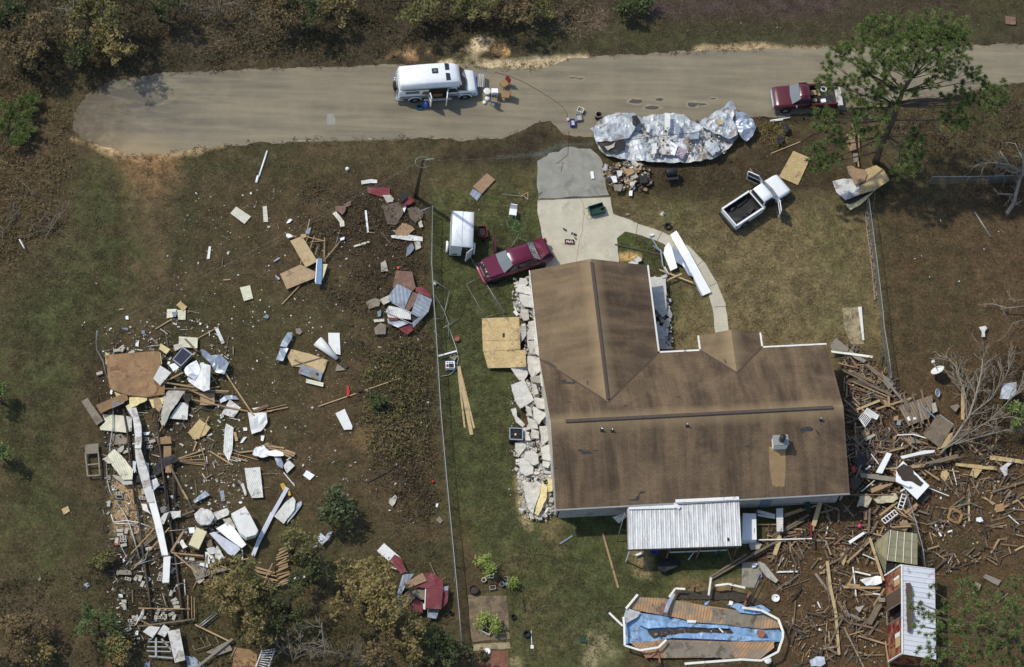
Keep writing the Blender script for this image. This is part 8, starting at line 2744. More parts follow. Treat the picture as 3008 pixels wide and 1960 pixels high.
SSt('B1',"""231 39 252 35 266 37 266 44 252 43 232 47|white_rib|bent_strip|wavy white ribbed strip above red metal rectangle|.08 .03 .1
244 53 294 54 294 74 275 74 246 66|red_metal|red_sheet|flat rectangular red metal sheet at top of weeds|.08 .03 .04
278 71 295 72 302 80 300 86 288 88|fabric|torn_cushion|white torn cushion below red rectangle|.15 .1 .1 .03
320 95 325 85 338 72 348 85 335 92|red_metal|red_sheet|crumpled red sheet by foot of utility pole|.3 .04 .15
314 75 325 65 332 69 330 80 320 89|char|black_bin|dark box left of crumpled red sheet|.3 .25 .05 .02
322 99 328 90 330 96 325 108|clean|bent_strip|white bent strip below crumpled red sheet|.2 .03 .05
278 90 312 86 325 100 322 112 308 135 288 134 282 112|mud_board|muddy_board|large muddy grey board in weeds|.1 .04 .06 .03
332 100 350 95 368 108 365 120 350 132 338 120|mud_board|muddy_board|second muddy board right of larger muddy board|.1 .04 .06 .03
175 94 198 95 196 105 191 114 174 104|rust_metal|bent_board|brownish pink board above broken white ladder strip|.12 .04 .1 .02
192 91 208 82 209 92 200 96|rust_metal|bent_board|small brown scrap above brownish pink board|.1 .03 .1 .02
168 110 176 106 194 128 195 139 185 140 184 130|slotted|louvre_strip|cream louvred strip bent in weeds|.15 .04 .1
16 95 25 94 28 129 18 129|slotted|louvre_strip|upright white louvred strip right of small square grille|.05 .04 .02
239 104 243 103 248 151 244 152|white|white_strip|thin upright white strip in weeds|.1 .04 .02
304 150 322 131 342 138 348 145 332 158 308 158|chip|cardboard|tan cardboard sheet with dark lettering marks in weeds|.15 .03 .05
296 159 332 156 365 162 366 171 325 168 298 164|white_rib|ribbed_strip|long white ribbed strip under tan cardboard|.1 .04 .06
356 132 362 125 366 140 359 142|fabric|cloth_piece|white torn cloth beside fence in weeds|.12 .05 .1 .03
215 180 248 170 250 174 216 184|cream_rib|cream_strip|cream strip slanting left of orange ended plank|.08 .04 .02
328 205 332 185 342 175 348 185 338 200|grey_sheet|plastic_sheet|grey blue plastic sheet in weeds near fence|.1 .03 .12 .03
348 172 360 172 362 185 350 191|fabric|torn_piece|tan torn scrap right of grey blue plastic|.08 .03 .06 .03
274 218 284 215 291 236 275 238|cement|cloth_piece|grey and white cloth scrap above roof sheets|.08 .05 .08 .02
309 226 315 226 314 231 309 230|orange|orange_scrap|tiny orange scrap above rusty roof sheet|.1 .05 0
76 170 102 160 136 215 110 228|ply|plank_panel|pale pinkish plank panel, upper of two in field|.3 .05 .02
54 242 99 222 131 238 129 252 69 276|ply_grain|plank_panel|striped tan plank panel, lower of two in field|.2 .05 .02
136 208 146 209 144 265 131 264|blue_grey|ironing_board|narrow blue board with white edges on tan plank panels|.5 .05 0
130 258 134 210 136 209 132 264|clean|board_edge|white edging left of narrow blue board|.52 .05 0
146 221 158 221 148 252 143 262|cream_rib|cream_panel|cream panel leaning right of narrow blue board|.35 .04 .03
68 156 75 156 82 162 72 165 67 161|clean|plastic_piece|white bowl like scrap at top of pinkish plank panel|.3 .1 .05
185 165 195 162 194 168 186 170|clean|plastic_piece|white bracket at end of diagonal stick|.15 .08 .03
68 130 75 122 81 124 75 130 69 132|clean|plastic_piece|white twisted scrap above pinkish plank panel|.06 .04 .06
99 156 110 155 110 162 100 164|osb|wood_block|tan block at top of pinkish plank panel|.35 .05 .02
110 148 122 141 118 155 110 155|alu|metal_scrap|bent metal scrap at top of tan lath frame|.4 .04 .1 .02
39 214 51 206 54 209 42 216|alu|metal_scrap|small bright metal scrap left of tan panels|.05 .03 .04
43 244 54 252 51 256 44 248|alu|metal_scrap|small crossed metal scrap left of striped panel|.05 .03 .03
308 235 342 238 350 272 342 282 315 270 300 272 304 250|rust_metal|roof_sheet|rusty pink roof sheet at top of crushed roof pile|.35 .03 .08
310 264 342 280 326 318 292 300 291 290|grey_metal|roof_sheet|grey blue ribbed roof sheet on left of pile|.45 .04 .05
356 284 386 298 378 325 345 360 342 350 358 335 341 325|grey_metal|roof_sheet|grey blue ribbed roof sheet on right of pile near fence|.45 .04 .05
350 272 362 271 375 278 386 296 365 288 350 282|red_metal|roof_sheet|red strip of roof metal at top right of pile|.5 .03 .08
344 282 356 285 348 308 336 322 326 319|rust_metal|roof_sheet|rusty strip between two grey blue roof sheets|.42 .03 .04
292 312 322 318 339 328 340 342 315 340 290 338 285 322|white_rib|roof_sheet|white ribbed sheet at lower left of roof pile|.45 .03 .12
288 340 312 345 339 350 312 360 290 350|alu_rib|roof_sheet|pale curved strip at bottom left of roof pile|.35 .04 .1
311 359 336 351 346 365 332 375 320 369|red_metal|roof_sheet|red roof metal at bottom of pile|.25 .04 .08
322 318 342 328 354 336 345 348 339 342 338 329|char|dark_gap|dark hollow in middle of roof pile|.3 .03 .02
290 338 310 339 312 344 292 344|dark_red|red_strip|thin dark red strip inside roof pile|.5 .03 .04
242 304 262 295 274 300 270 312 248 319|drab|torn_board|tan torn board left of roof pile|.12 .04 .08 .03
272 299 292 290 298 302 280 310|fabric|torn_board|light torn board touching left of roof pile|.25 .04 .12 .03
258 342 281 340 282 346 260 348|cream_rib|cream_strip|cream strip below left of roof pile|.12 .04 .04
261 362 272 350 286 355 284 375 262 375|drab|cloth_piece|tan cloth heap below left of roof pile|.15 .06 .15 .04
266 325 275 321 274 335 268 336|grey_sheet|dark_scrap|dark blue grey scrap left of white ribbed sheet|.15 .04 .04
88 362 98 361 103 369 96 375 89 372|drab|torn_board|grey tan scrap above silver twisted duct|.06 .03 .05 .02
475 51 506 22 524 36 494 68|chip|plywood_sheet|tan board on grass above white trailer|.1 .03 .02
468 68 476 56 494 68 485 83|grey_metal|grey_board|grey board half under tan board above trailer|.05 .03 .02""")
LLt('B1',"""119 122 110 160|upright tan lath at top of lath frame|.07|gold|.35
110 160 151 170|top bar of tan lath frame|.06|pine|.4
151 162 150 215|right upright bar of lath frame|.06|gold|.3
121 148 110 172|orange lath left of frame bar|.06|gold|.3
129 158 120 186|pale lath inside lath frame|.05|pine|.3
120 172 150 169|lower bar of lath frame|.04|pine|.35
136 181 131 200|grey short lath above narrow blue board|.05|silver|.3
148 215 189 166|diagonal golden stick right of lath frame|.06|gold|.3 .12
99 265 58 308|golden stick extending below striped panel|.06|pine|.1
99 220 100 212|short golden stub between two plank panels|.05|gold|.3
64 152 90 161|golden stick at top of pinkish plank panel|.07|gold|.3
275 150 298 180|brown plank with orange ends in weeds|.14|umber|.1
175 179 185 146|thin grey rod below cream louvred strip|.03|galv|.08
246 151 260 152|tiny cream stick below thin upright strip|.06|ply|.08
48 132 52 144|tiny brown stick right of upright louvred strip|.06|cedar|.05
282 324 342 351|grey bar lying diagonally on roof pile|.06|galv|.62
298 304 356 335|pale edge bar under grey blue roof sheets|.06|alu|.6
185 69 200 81|thin bent twig above small brown scrap|.03|old|.1""")
SSt('A1',"""516 95 548 117 534 133 503 110|slotted|slotted_grille|white slotted rectangular grille alone in west field|.05 .04 .01
456 182 461 182 458 209 452 209|white|white_strip|short upright white strip in west field|.05 .03 0
524 272 546 267 553 296 533 302|cream_rib|cream_panel|cream panel with a torn seam in west field|.06 .04 .03
365 319 386 319 380 336 364 339|cream_rib|siding_panel|cream ribbed panel left part above wreck|.08 .03 .02
386 321 406 321 405 343 390 342|cream_rib|siding_panel|cream ribbed panel right part above wreck|.08 .03 .02
385 310 394 302 409 314 400 324|osb|wood_board|tan board above cream ribbed panels|.12 .03 .03
375 325 388 325 384 336 378 335|grey_sheet|dark_scrap|grey scrap on cream ribbed panels|.12 .03 .03
274 335 280 334 281 342 275 342|clean|plastic_piece|white square scrap beside thin overhead wire|.05 .04 .02
574 338 582 330 588 335 585 340|grey_sheet|grey_scrap|blue grey triangular scrap near field centre|.05 .03 .04
265 362 276 359 280 366|grey_sheet|grey_scrap|grey triangular scrap beside end of overhead wire|.04 .03 .03""")
LLt('A1',"""340 362 375 341|cream stick running left from cream ribbed panels|.07|pine|.08
488 255 503 254|tiny cream stick in west field|.08|pine|.05
260 320 270 318|tiny pale stick left of cream ribbed panels|.08|pine|.05
410 322 435 328|short curved pale strip right of tan board|.05|silver|.08
485 228 487 205|thin grey stick in west field|.05|old|.05
485 158 502 168|small grey stick with a white tip in west field|.05|old|.05""")
T('A1',Q_('170 665 200 720 215 745'),.05,'white','white bent pipe on brush pile at left edge',z=.5)
T('A0',[(2335,1320),(2262,1547)],.06,'clean','long white pipe lying below road, main length',z=.07)
T('A1',[(2255,110),(2240,170)],.09,'clean','thick white socket end of long pipe below road',z=.09)
SSt('B2',"""60 32 71 15 81 15 81 25 72 42 68 49 54 45|alu|duct_tube|upper half of twisted silver duct in field|.2 .15 .1 .02
54 49 72 50 68 60 60 78 45 75 50 62|alu|duct_tube|lower half of twisted silver duct in field|.2 .15 .1 .02
159 14 184 14 186 62 175 60 160 38|white|white_panel_piece|flat white rectangle behind silver cone|.08 .03 .03
78 50 120 60 159 74 148 104 100 88 81 88 69 65|ply|plywood_sheet|broken tan plywood below silver cone|.1 .03 .04 .02
99 84 148 100 142 120 94 102|grey_metal|grey_board|blue grey board at foot of broken plywood|.16 .04 .03
131 102 136 100 140 106 135 109|steel|dark_scrap|small dark bracket on blue grey board|.2 .02 0
111 114 149 123 148 132 110 123|cream_rib|cream_strip|cream strip below blue grey board|.12 .05 .01
118 100 125 95 136 110 140 118 122 110|drab|torn_piece|tan torn flap over blue grey board|.22 .03 .05 .03
179 82 198 95 174 98|drab|torn_piece|grey tan triangle beside dark cone tip|.06 .03 .04
189 84 198 79 203 88 195 94|steel|dark_scrap|dark grey flap below tip of silver cone|.08 .03 .04
175 190 195 180 212 218 211 225 194 226|white|white_panel_piece|white panel alone near grassy hollow|.1 .05 .02
104 325 112 314 130 325 119 336|clean|white_panel_piece|small white square right of golden board stack|.06 .03 .02
40 282 56 288 61 300 60 312 48 305|alu|metal_flashing|silver folded sheet below golden board stack|.25 .03 .2
24 272 45 271 61 278 62 285 42 286 22 280|clean|crumpled_sheet|white crumpled sheet below golden board stack|.35 .04 .2 .03
61 305 72 291 86 304 69 321|dirty|white_panel_piece|grey white square with a dark print below silver folded sheet|.2 .04 .02
54 345 61 342 68 351 60 358|yellow|yellow_scrap|mustard yellow scrap above long grey strip|.1 .05 .03
71 360 75 358 78 369 72 370|yellow|yellow_scrap|mustard yellow scrap beside white ribbed bundle|.1 .05 .03
199 130 203 130 206 142 204 153 199 152 200 142|red_plastic|red_strap|curved bright red piece lying on thin pole|.1 .05 .04
222 140 232 137 239 140 225 143|black|black_tape|black tape wound on thin pole|.12 .04 .02
291 380 306 369 310 375 300 387|fabric|torn_piece|cream curled scrap right of round dark shrub|.06 .03 .1""")
LLt('B2',"""138 174 220 146|left half of thin yellow pole in field|.06|ply|.07
239 139 318 112|right half of thin yellow pole in field|.06|ply|.1
245 340 298 311|dark metal bar lying in brown field|.07|steel|.08
226 314 245 340|thin rusty rod joining dark metal bar|.03|umber|.05
81 86 150 66|thin branch like lath across broken plywood|.06|old|.18
85 72 140 98|golden lath on broken plywood|.1|gold|.18
400 64 440 53|white bar reaching from long fence above small machine|.1|clean|.35
25 185 71 176|golden lath pointing right from curved white sheet|.07|gold|.12
25 180 68 170|thin golden twig above pointing golden lath|.04|gold|.1
2 185 28 172|brown short board at left end of golden lath|.2|cedar|.15
62 319 86 348|thin white stick right of grey strip top|.05|white|.1
68 292 78 285|pale stick at top of grey white square|.05|white|.3
12 323 44 321|thin lath left of mustard scraps|.05|old|.05
0 270 32 268|golden board leading into golden board stack|.12|gold|.15""")
a=P('B2',545,130,.35)
b=P('B2',715,285,.15)
m=MB()
m.tube([a,a.lerp(b,.5),b],.38,16,r1=.14)
m.v=[v+Vector((0,0,.05))for v in m.v]
tag(m.build('metal_cone','white'),'white tapered metal cone lying in field','cone')
SSt('B3',"""41 58 65 28 82 16 88 25 85 45 62 75 50 66|white_rib|siding_bundle|bundle of white ribbed siding beside long grey strip|.2 .06 .1
88 32 100 24 102 32 82 60 68 75|alu_rib|siding_bundle|pale ribbed siding right of white bundle|.12 .04 .06
136 110 142 95 152 105 160 92 169 92 158 110 145 122|alu_white|plastic_sheet|thin pale plastic caught right of dark trees|.25 .03 .15 .05
120 125 135 120 130 129|alu_white|plastic_sheet|tiny pale plastic tip below thin pale plastic|.15 .03 .06 .03
80 198 90 189 108 188 109 192 90 196|white|metal_flashing|white flashing in front of dark tree|.4 .03 .08
291 28 304 11 310 15 305 30 299 37|fabric|torn_piece|cream hourglass scrap in lower field|.06 .04 .1
395 30 400 30 398 38 394 37|clean|plastic_piece|small white oblong left of long fence|.05 .05 0
394 66 402 58 410 67 404 74|drab|tile_piece|grey square tile left of long fence|.05 .04 .02
265 134 281 117 318 149 305 142 292 156|white|white_panel_piece|white sheet at upper tip of crushed red shed|.3 .04 .05
292 156 304 142 318 150 331 179 318 184 306 170|red_metal|shed_roof_piece|curved red strip leading to crushed red shed|.35 .04 .06
322 184 346 184 335 200 312 238 302 255 310 225|grey_metal|grey_board|grey wall sheet on left of crushed red shed|.25 .04 .04
324 205 365 181 375 199 330 216|chip|shed_floor_piece|brown ribbed panel on top of crushed red shed|.75 .05 .03
369 184 385 181 410 198 410 218 375 215 345 212 372 200|red_metal|shed_roof_piece|wide red roof sheet at top of crushed shed|.65 .04 .08
374 215 410 218 406 261 371 259|red_metal|shed_roof_piece|square red roof sheet in middle of crushed shed|.75 .04 .03
409 220 422 220 420 245 406 262|red_metal|shed_roof_piece|red side sheet at fence side of crushed shed|.5 .04 .05
410 211 422 210 421 220 410 220|grey_metal|grey_board|small grey flap at fence side of crushed shed|.55 .04 .03
336 218 372 216 371 240 360 240 350 232 338 225|drab|shed_floor_piece|grey brown board in opening of crushed shed|.4 .04 .03
334 222 350 235 318 269 306 260|chip|shed_floor_piece|brown slanted panel at lower left of crushed shed|.55 .05 .03
350 238 366 246 365 269 332 262|red_metal|shed_roof_piece|red sheet at bottom of crushed shed|.4 .04 .05
366 248 372 250 372 261 367 261|white|white_scrap|white strip in gap of crushed shed|.4 .03 .02
376 261 402 262 395 282 376 279|grey_metal|grey_board|grey sheet at lowest tip of crushed shed|.35 .04 .05""")
LLt('B3',"""372 216 370 259|white edge bar along square red sheet|.06|white|.82
286 166 332 179|thin white bar below curved red strip|.06|white|.3
381 158 394 188|thin tan stick above wide red sheet|.06|old|.1 .6
405 198 416 190|short tan stick at right of wide red sheet|.05|old|.5
334 221 306 258|tan edge bar of brown slanted panel|.06|pine|.62
435 190 434 206|tiny tan stick by long fence above shed wreck|.06|old|.08""")
SSt('D0',"""554 36 576 38 577 54 572 55 554 53|rust_metal|muddy_board|brown board framed in dirt at upper right verge|.06 .04 .02""")
SSt('C0',"""569 262 595 260 595 263 570 266|clean|white_strip|white strip end at edge of dark gutter|.06 .03 0""")
0
ball('B0',803,1485,.14,'round white scrap alone below road','white','ball')
0
T('D1',[(1950,425),(2090,645)],.05,'galv','fallen grey post with wire lying in east woods',z=.15,name='fallen_post',cat='post')
SSt('D1',"""496 359 510 356 514 362 508 370 509 381 501 381 502 370|dirty|torn_piece|white and rust stained torn scrap at right edge|.15 .05 .1
232 314 240 314 246 387 242 387|rail|concrete_edge|white edge strip of sandy pad beside east fence|.04 .05 0""")

mk('slat_wall',(146,128,106),pattern='rib',pscale=1.7,pstr=.9,pcol=(66,52,40),dirt=.2)
mk('insul_tan',(196,182,150),scale=4,var=.35,dirt=.3)
SSt('D2',"""171 40 184 25 212 48 208 56 175 52|silver|broken_panel|grey broken panel with a pink smear at north east house corner|.5 .04 .05 .02
212 48 225 58 249 75 244 80 225 70 208 56|silver|broken_panel|grey splintered board continuing from pink smeared panel|.4 .04 .05 .02
252 80 288 108 285 115 265 102 250 86|old|broken_panel|weathered panel slanting between white bar and east fence|.35 .04 .04 .02
290 108 312 124 300 139 285 118|silver|broken_panel|grey tongue and groove panel end at east fence|.35 .06 .03
319 175 394 150 395 175 388 200 342 218 328 190|slat_wall|wall_frame|slatted grey wall section in middle of rubble|.35 .05 .05
394 168 401 166 406 185 395 190|cement|board_piece|pale green grey board right of slatted wall section|.4 .04 .02
405 192 441 215 410 265 375 238|old|roof_sheet|brown slanted sheet under fallen tree|.6 .05 .03
420 240 439 231 440 259 404 269|osb|plywood_piece|pale yellow plywood corner beside fallen trunk|.55 .04 .02
458 128 465 126 465 204 457 203|osb|long_board|narrow upright yellow board in front of fallen tree|.25 .04 0
295 275 306 278 285 321 271 319|clean|white_board|white rectangular board leaning above big white panel|.6 .04 0
330 294 388 348 361 378 315 335 315 312|clean|white_board|big white mud smeared panel in rubble|.6 .06 0
315 312 332 300 348 305 355 322 375 342 368 349 350 338 328 335|soil|mud|brown mud smear on big white panel|.67 .02 .02 .06
314 332 319 331 349 349 342 352 315 340|clean|white_board|short white beam lying on big white panel|.75 .12 0
325 284 350 278 375 272 399 271 398 276 362 282 328 290|white|white_board|long white foam lined beam above big white panel|.65 .1 .03 .02
274 311 290 310 380 300 375 308 312 312|gold|long_board|wide golden board behind big white panel|.5 .05 0
236 320 315 330 314 340 238 330|silver|wide_beam|wide grey beam running right from house wall|.45 .08 0
260 355 275 348 310 342 285 355 262 364|gold|long_board|golden board below wide grey beam|.5 .05 0
378 298 450 279 450 288 412 298 380 302|old|long_board|bundle of old boards right of white foam beam|.45 .1 .03
445 298 536 306 535 314 488 310 445 304|osb|long_board|long yellow board running right from fallen trunk|.2 .05 0
521 281 595 292 594 300 520 291|osb|long_board|long yellow board cut by right edge|.2 .05 0
486 302 505 311 490 331 476 325|osb|plywood_piece|yellow plywood square under long yellow board|.15 .04 .02
415 316 425 314 432 322 422 338 412 328|osb|plywood_piece|small round edged yellow piece right of big white panel|.15 .04 .03 .02
541 310 568 291 572 296 558 308 558 325 552 328|dirty|torn_sheet|white torn frame scrap at right edge above basket|.2 .04 .08
542 155 548 125 578 122 578 150 565 160 540 158|foil|metal_sheet|shiny ribbed silver sheet among branches at right edge|.9 .03 .1
318 205 326 204 325 216 316 215|grey_metal|board_piece|small blue grey square in middle of rubble|.4 .04 0
339 199 344 196 348 205 342 206|clean|plastic_piece|white round ended piece on slatted wall section|.45 .05 0
352 199 358 198 360 203 354 204|white|plastic_piece|smaller white piece right of round ended one|.45 .05 0
245 244 268 234 271 238 249 251|cement|board_piece|grey tray like board below white slatted chairs|.35 .05 .02
238 232 252 220 258 235 245 242|chip|board_piece|yellow brown board below white slatted chairs|.3 .04 .03
310 198 320 195 319 205 310 206|gold|wood_block|orange broken block left of blue grey square|.35 .05 .05 .03
218 330 235 332 240 342 225 360 212 350|umber|broken_panel|dark brown twisted frame beside house wall|.4 .05 .15
232 270 270 272 265 300 235 310 220 295|steel|dark_sheet|dark grey sheet beside house wall|.2 .03 .05 .05
216 308 225 305 226 318 220 321|red_plastic|red_scrap|red crumpled piece beside house wall|.5 .1 .08 .03
248 311 258 303 260 306 250 314|white|plastic_piece|white leaf shaped piece left of white rectangular board|.4 .05 0
432 175 450 170 454 175 445 188|drab|torn_piece|pale rag above brown slanted sheet|.25 .05 .08 .03
369 255 370 252 360 246 345 240 348 255|drab|torn_piece|dirty board left of brown slanted sheet|.3 .04 .05 .03""")
LLt('D2',"""174 54 264 66|long white bar sticking out from north east house corner|.16|rail|.5
288 110 332 165|grey post leaning from fence end over rubble|.16|silver|.5 .4
212 95 268 122|yellow beam above dark boards at house corner|.18|gold|.45
220 98 265 120|golden edge beam beside yellow beam|.1|old|.5
192 92 250 120|old beam below yellow beam|.12|old|.4
232 115 306 150|upper long old board of slanted bundle|.16|old|.5
225 118 300 145|middle long old board of slanted bundle|.14|old|.42
220 120 295 152|lower long old board of slanted bundle|.1|gold|.38
200 121 300 160|long thin board under slanted bundle|.06|gold|.3
280 161 228 182|pale cut beam slanting toward house|.16|ply|.35
348 156 272 180|long pale beam above slatted wall section|.12|pine|.4
332 149 345 185|upright old board left end of slatted wall|.14|old|.5
351 145 372 220|long old board crossing slatted wall|.08|old|.5
370 138 380 175|reddish post crossing slatted wall top|.12|cedar|.5
364 166 374 212|weathered green grey plank in slatted wall|.16|silver|.45
332 160 354 225|reddish stud through middle of wall frame|.08|cedar|.48
380 175 388 215|short reddish stud at right of wall frame|.08|cedar|.45
278 188 285 215|first stud of exposed frame left side|.09|old|.4
264 205 281 248|second stud of exposed frame left side|.09|umber|.4
285 215 302 246|third stud of exposed frame left side|.08|umber|.4
301 180 318 229|fourth stud of exposed frame|.08|umber|.35
330 208 340 240|fifth stud of exposed frame|.08|umber|.35
281 245 355 212|bottom plate of exposed frame|.1|umber|.3
318 237 352 235|left arm of bent pale moulding|.07|rail|.5
352 235 390 246|right arm of bent pale moulding|.08|rail|.5
341 255 370 272|pale board end right of wooden tray|.1|pine|.3
330 240 350 260|orange stained board right of exposed frame|.08|gold|.3
226 210 229 280|upright golden board beside house wall|.12|gold|.3
232 218 234 271|second upright board beside house wall|.1|old|.3
240 225 239 260|third upright board, shorter, beside house wall|.08|old|.25
208 210 234 201|short board pointing at white slatted chairs|.1|old|.3
216 175 225 130|thin upright lath beside house upper part|.06|old|.3
200 178 234 198|old dark beam above white slatted chairs|.1|umber|.4
299 150 300 175|short golden stud by pale cut beam|.16|gold|.4
288 160 295 172|small golden wedge by short golden stud|.12|gold|.4
376 176 402 200|bright blue grey bar crossing frame|.08|blue_grey|.55
410 192 441 214|grey edge bar at top of brown slanted sheet|.08|galv|.65
440 225 494 285|long thin brown pole crossing fallen trunk|.05|cedar|.6 .2
539 258 490 296|dark pipe frame right of fallen trunk|.06|steel|.3
475 278 491 298|dark pipe frame short side right of fallen trunk|.06|steel|.3
480 286 515 251|inner dark bar of pipe frame|.05|umber|.3
261 278 278 301|thin white bar left of white rectangular board|.06|white|.4
240 360 268 336|thin pale pole at foot of wide grey beam|.05|rail|.45
386 352 431 370|long thin white pole right of big white panel|.05|white|.3
376 312 410 335|golden board right of big white panel|.12|gold|.25
400 304 402 312|short golden stub above golden board|.1|gold|.3
370 314 381 325|tiny golden board at edge of big white panel|.1|gold|.3
439 310 448 346|thin white grey stick in right rubble|.05|rail|.15
428 318 441 352|yellow stick left of thin white grey stick|.07|pine|.15
445 352 454 375|yellow broken board below yellow stick|.1|old|.15
474 355 475 382|short upright yellow board in right rubble|.14|ply|.12
524 362 595 339|long old beam near right edge|.12|old|.2
502 372 532 387|golden board at right of basket|.1|gold|.15
554 375 575 365|short old board near right edge|.08|old|.15
341 350 325 360|small cream beam left of white ladder|.1|rail|.5
238 50 226 49|tiny stick at pink smeared panel|.05|old|.45
312 252 265 248|top bar of wooden tray frame|.08|old|.35
266 262 310 269|bottom bar of wooden tray frame|.08|old|.35
265 248 266 262|left bar of wooden tray frame|.08|old|.35
312 252 310 269|right bar of wooden tray frame|.08|old|.35
282 250 280 265|middle bar of wooden tray frame|.08|gold|.35
248 252 262 272|old thick stub left of wooden tray frame|.12|cedar|.3
331 252 322 270|thin pale stick right of wooden tray frame|.06|rail|.3
295 274 332 265|golden board above white rectangular board|.1|gold|.4
280 275 300 272|golden short board touching white rectangular board|.1|gold|.4""",cat='board',name='board')
for pts,l in((Q_('1010 712 1108 775 1090 812 985 755'),'white slatted lounger back in rubble, right piece'),(Q_('935 800 985 745 1045 800 990 875'),'white slatted lounger seat in rubble, left piece')):
 p=[P('D2',x,y,.55)for x,y in pts]
 c=sum(p,Vector())/4
 c.z=0
 r=empty('slatted_chair',c,label=l,cat='lounger')
 for k in range(7):
  t=k/6
  part(r,'slat','white','beam',p[0].lerp(p[3],t)-c,p[1].lerp(p[2],t)-c,.05,.03)
 for a,b in((0,3),(1,2)):
  part(r,'side_rail','white','beam',p[a]-c+Vector((0,0,.03)),p[b]-c+Vector((0,0,.03)),.07,.04)
T('D2',[(955,800),(1000,900)],.06,'alu','pale leg of white slatted lounger',z=.5,name='tube_leg',cat='tube')
SSt('D3',"""229 38 236 15 250 8 262 20 252 40 238 35|insul_tan|torn_board|torn cream board below house corner|.45 .04 .1 .03
264 20 288 12 314 8 319 20 308 28 275 30|insul_tan|torn_board|torn tan plaster board left of white ladders|.45 .04 .1 .03
490 62 500 60 506 68 498 71 490 69|white|plastic_piece|white shell shaped scrap right of basket|.1 .06 .08 .02
211 112 246 90 251 93 215 118|clean|white_board|white slanted board left of olive panelled frame|.2 .04 0
428 90 438 87 438 90 429 94|clean|white_strip|tiny white bar below white elbow pipe|.08 .05 0
504 191 511 184 545 198 538 210|silver|board_piece|grey weathered board above lower right pine|.08 .04 .01
235 198 248 199 268 188 282 190 284 204 270 208 250 210|white|plastic_sheet|white crumpled sheet left of red shed|.3 .04 .2 .03
125 375 140 365 158 366 161 380 150 387 130 387|alu_white|plastic_sheet|pale plastic bag at bottom edge of rubble|.2 .06 .15 .04
226 258 246 252 235 268|cement|board_piece|greenish triangular board left of red shed|.25 .04 .03
196 136 208 136 209 148 200 166 196 160|osb|wood_board|yellow feather shaped board in middle of rubble|.12 .04 .03 .02
244 46 252 48 252 66 245 65|cedar|wood_board|brown red upright board below torn cream board|.3 .05 0
322 70 338 66 346 80 335 90 328 88|chip|plywood_piece|tan plywood above olive panelled frame|.3 .04 .05 .02
15 158 28 162 58 198 52 204 32 190 20 175|cement|torn_board|grey curled board on concrete slab|.25 .04 .1
255 255 260 250 248 265 242 262|old|wood_board|small brown board left of bare shed wall|.3 .05 0
282 248 285 252 262 295 249 292 270 252|old|wood_board|wide old board leaning against red shed|.35 .05 .02
275 236 291 236 291 245 278 245|silver|wood_board|grey board against bare shed wall|.35 .05 .02
480 225 488 200 502 208 492 230|slat_wall|pallet_piece|brown pallet half under lower right pine|.1 .06 .01
362 22 382 5 390 15 372 30|steel|dark_sheet|dark sheet right of white ladder top|.15 .03 .05 .03
452 25 465 24 470 35 458 38|green_plastic|dark_scrap|dark green scrap above basket|.12 .05 .08 .03
115 30 125 25 130 38 120 50|green_plastic|dark_scrap|dark green bucket scrap against house wall|.4 .08 .08 .03""")
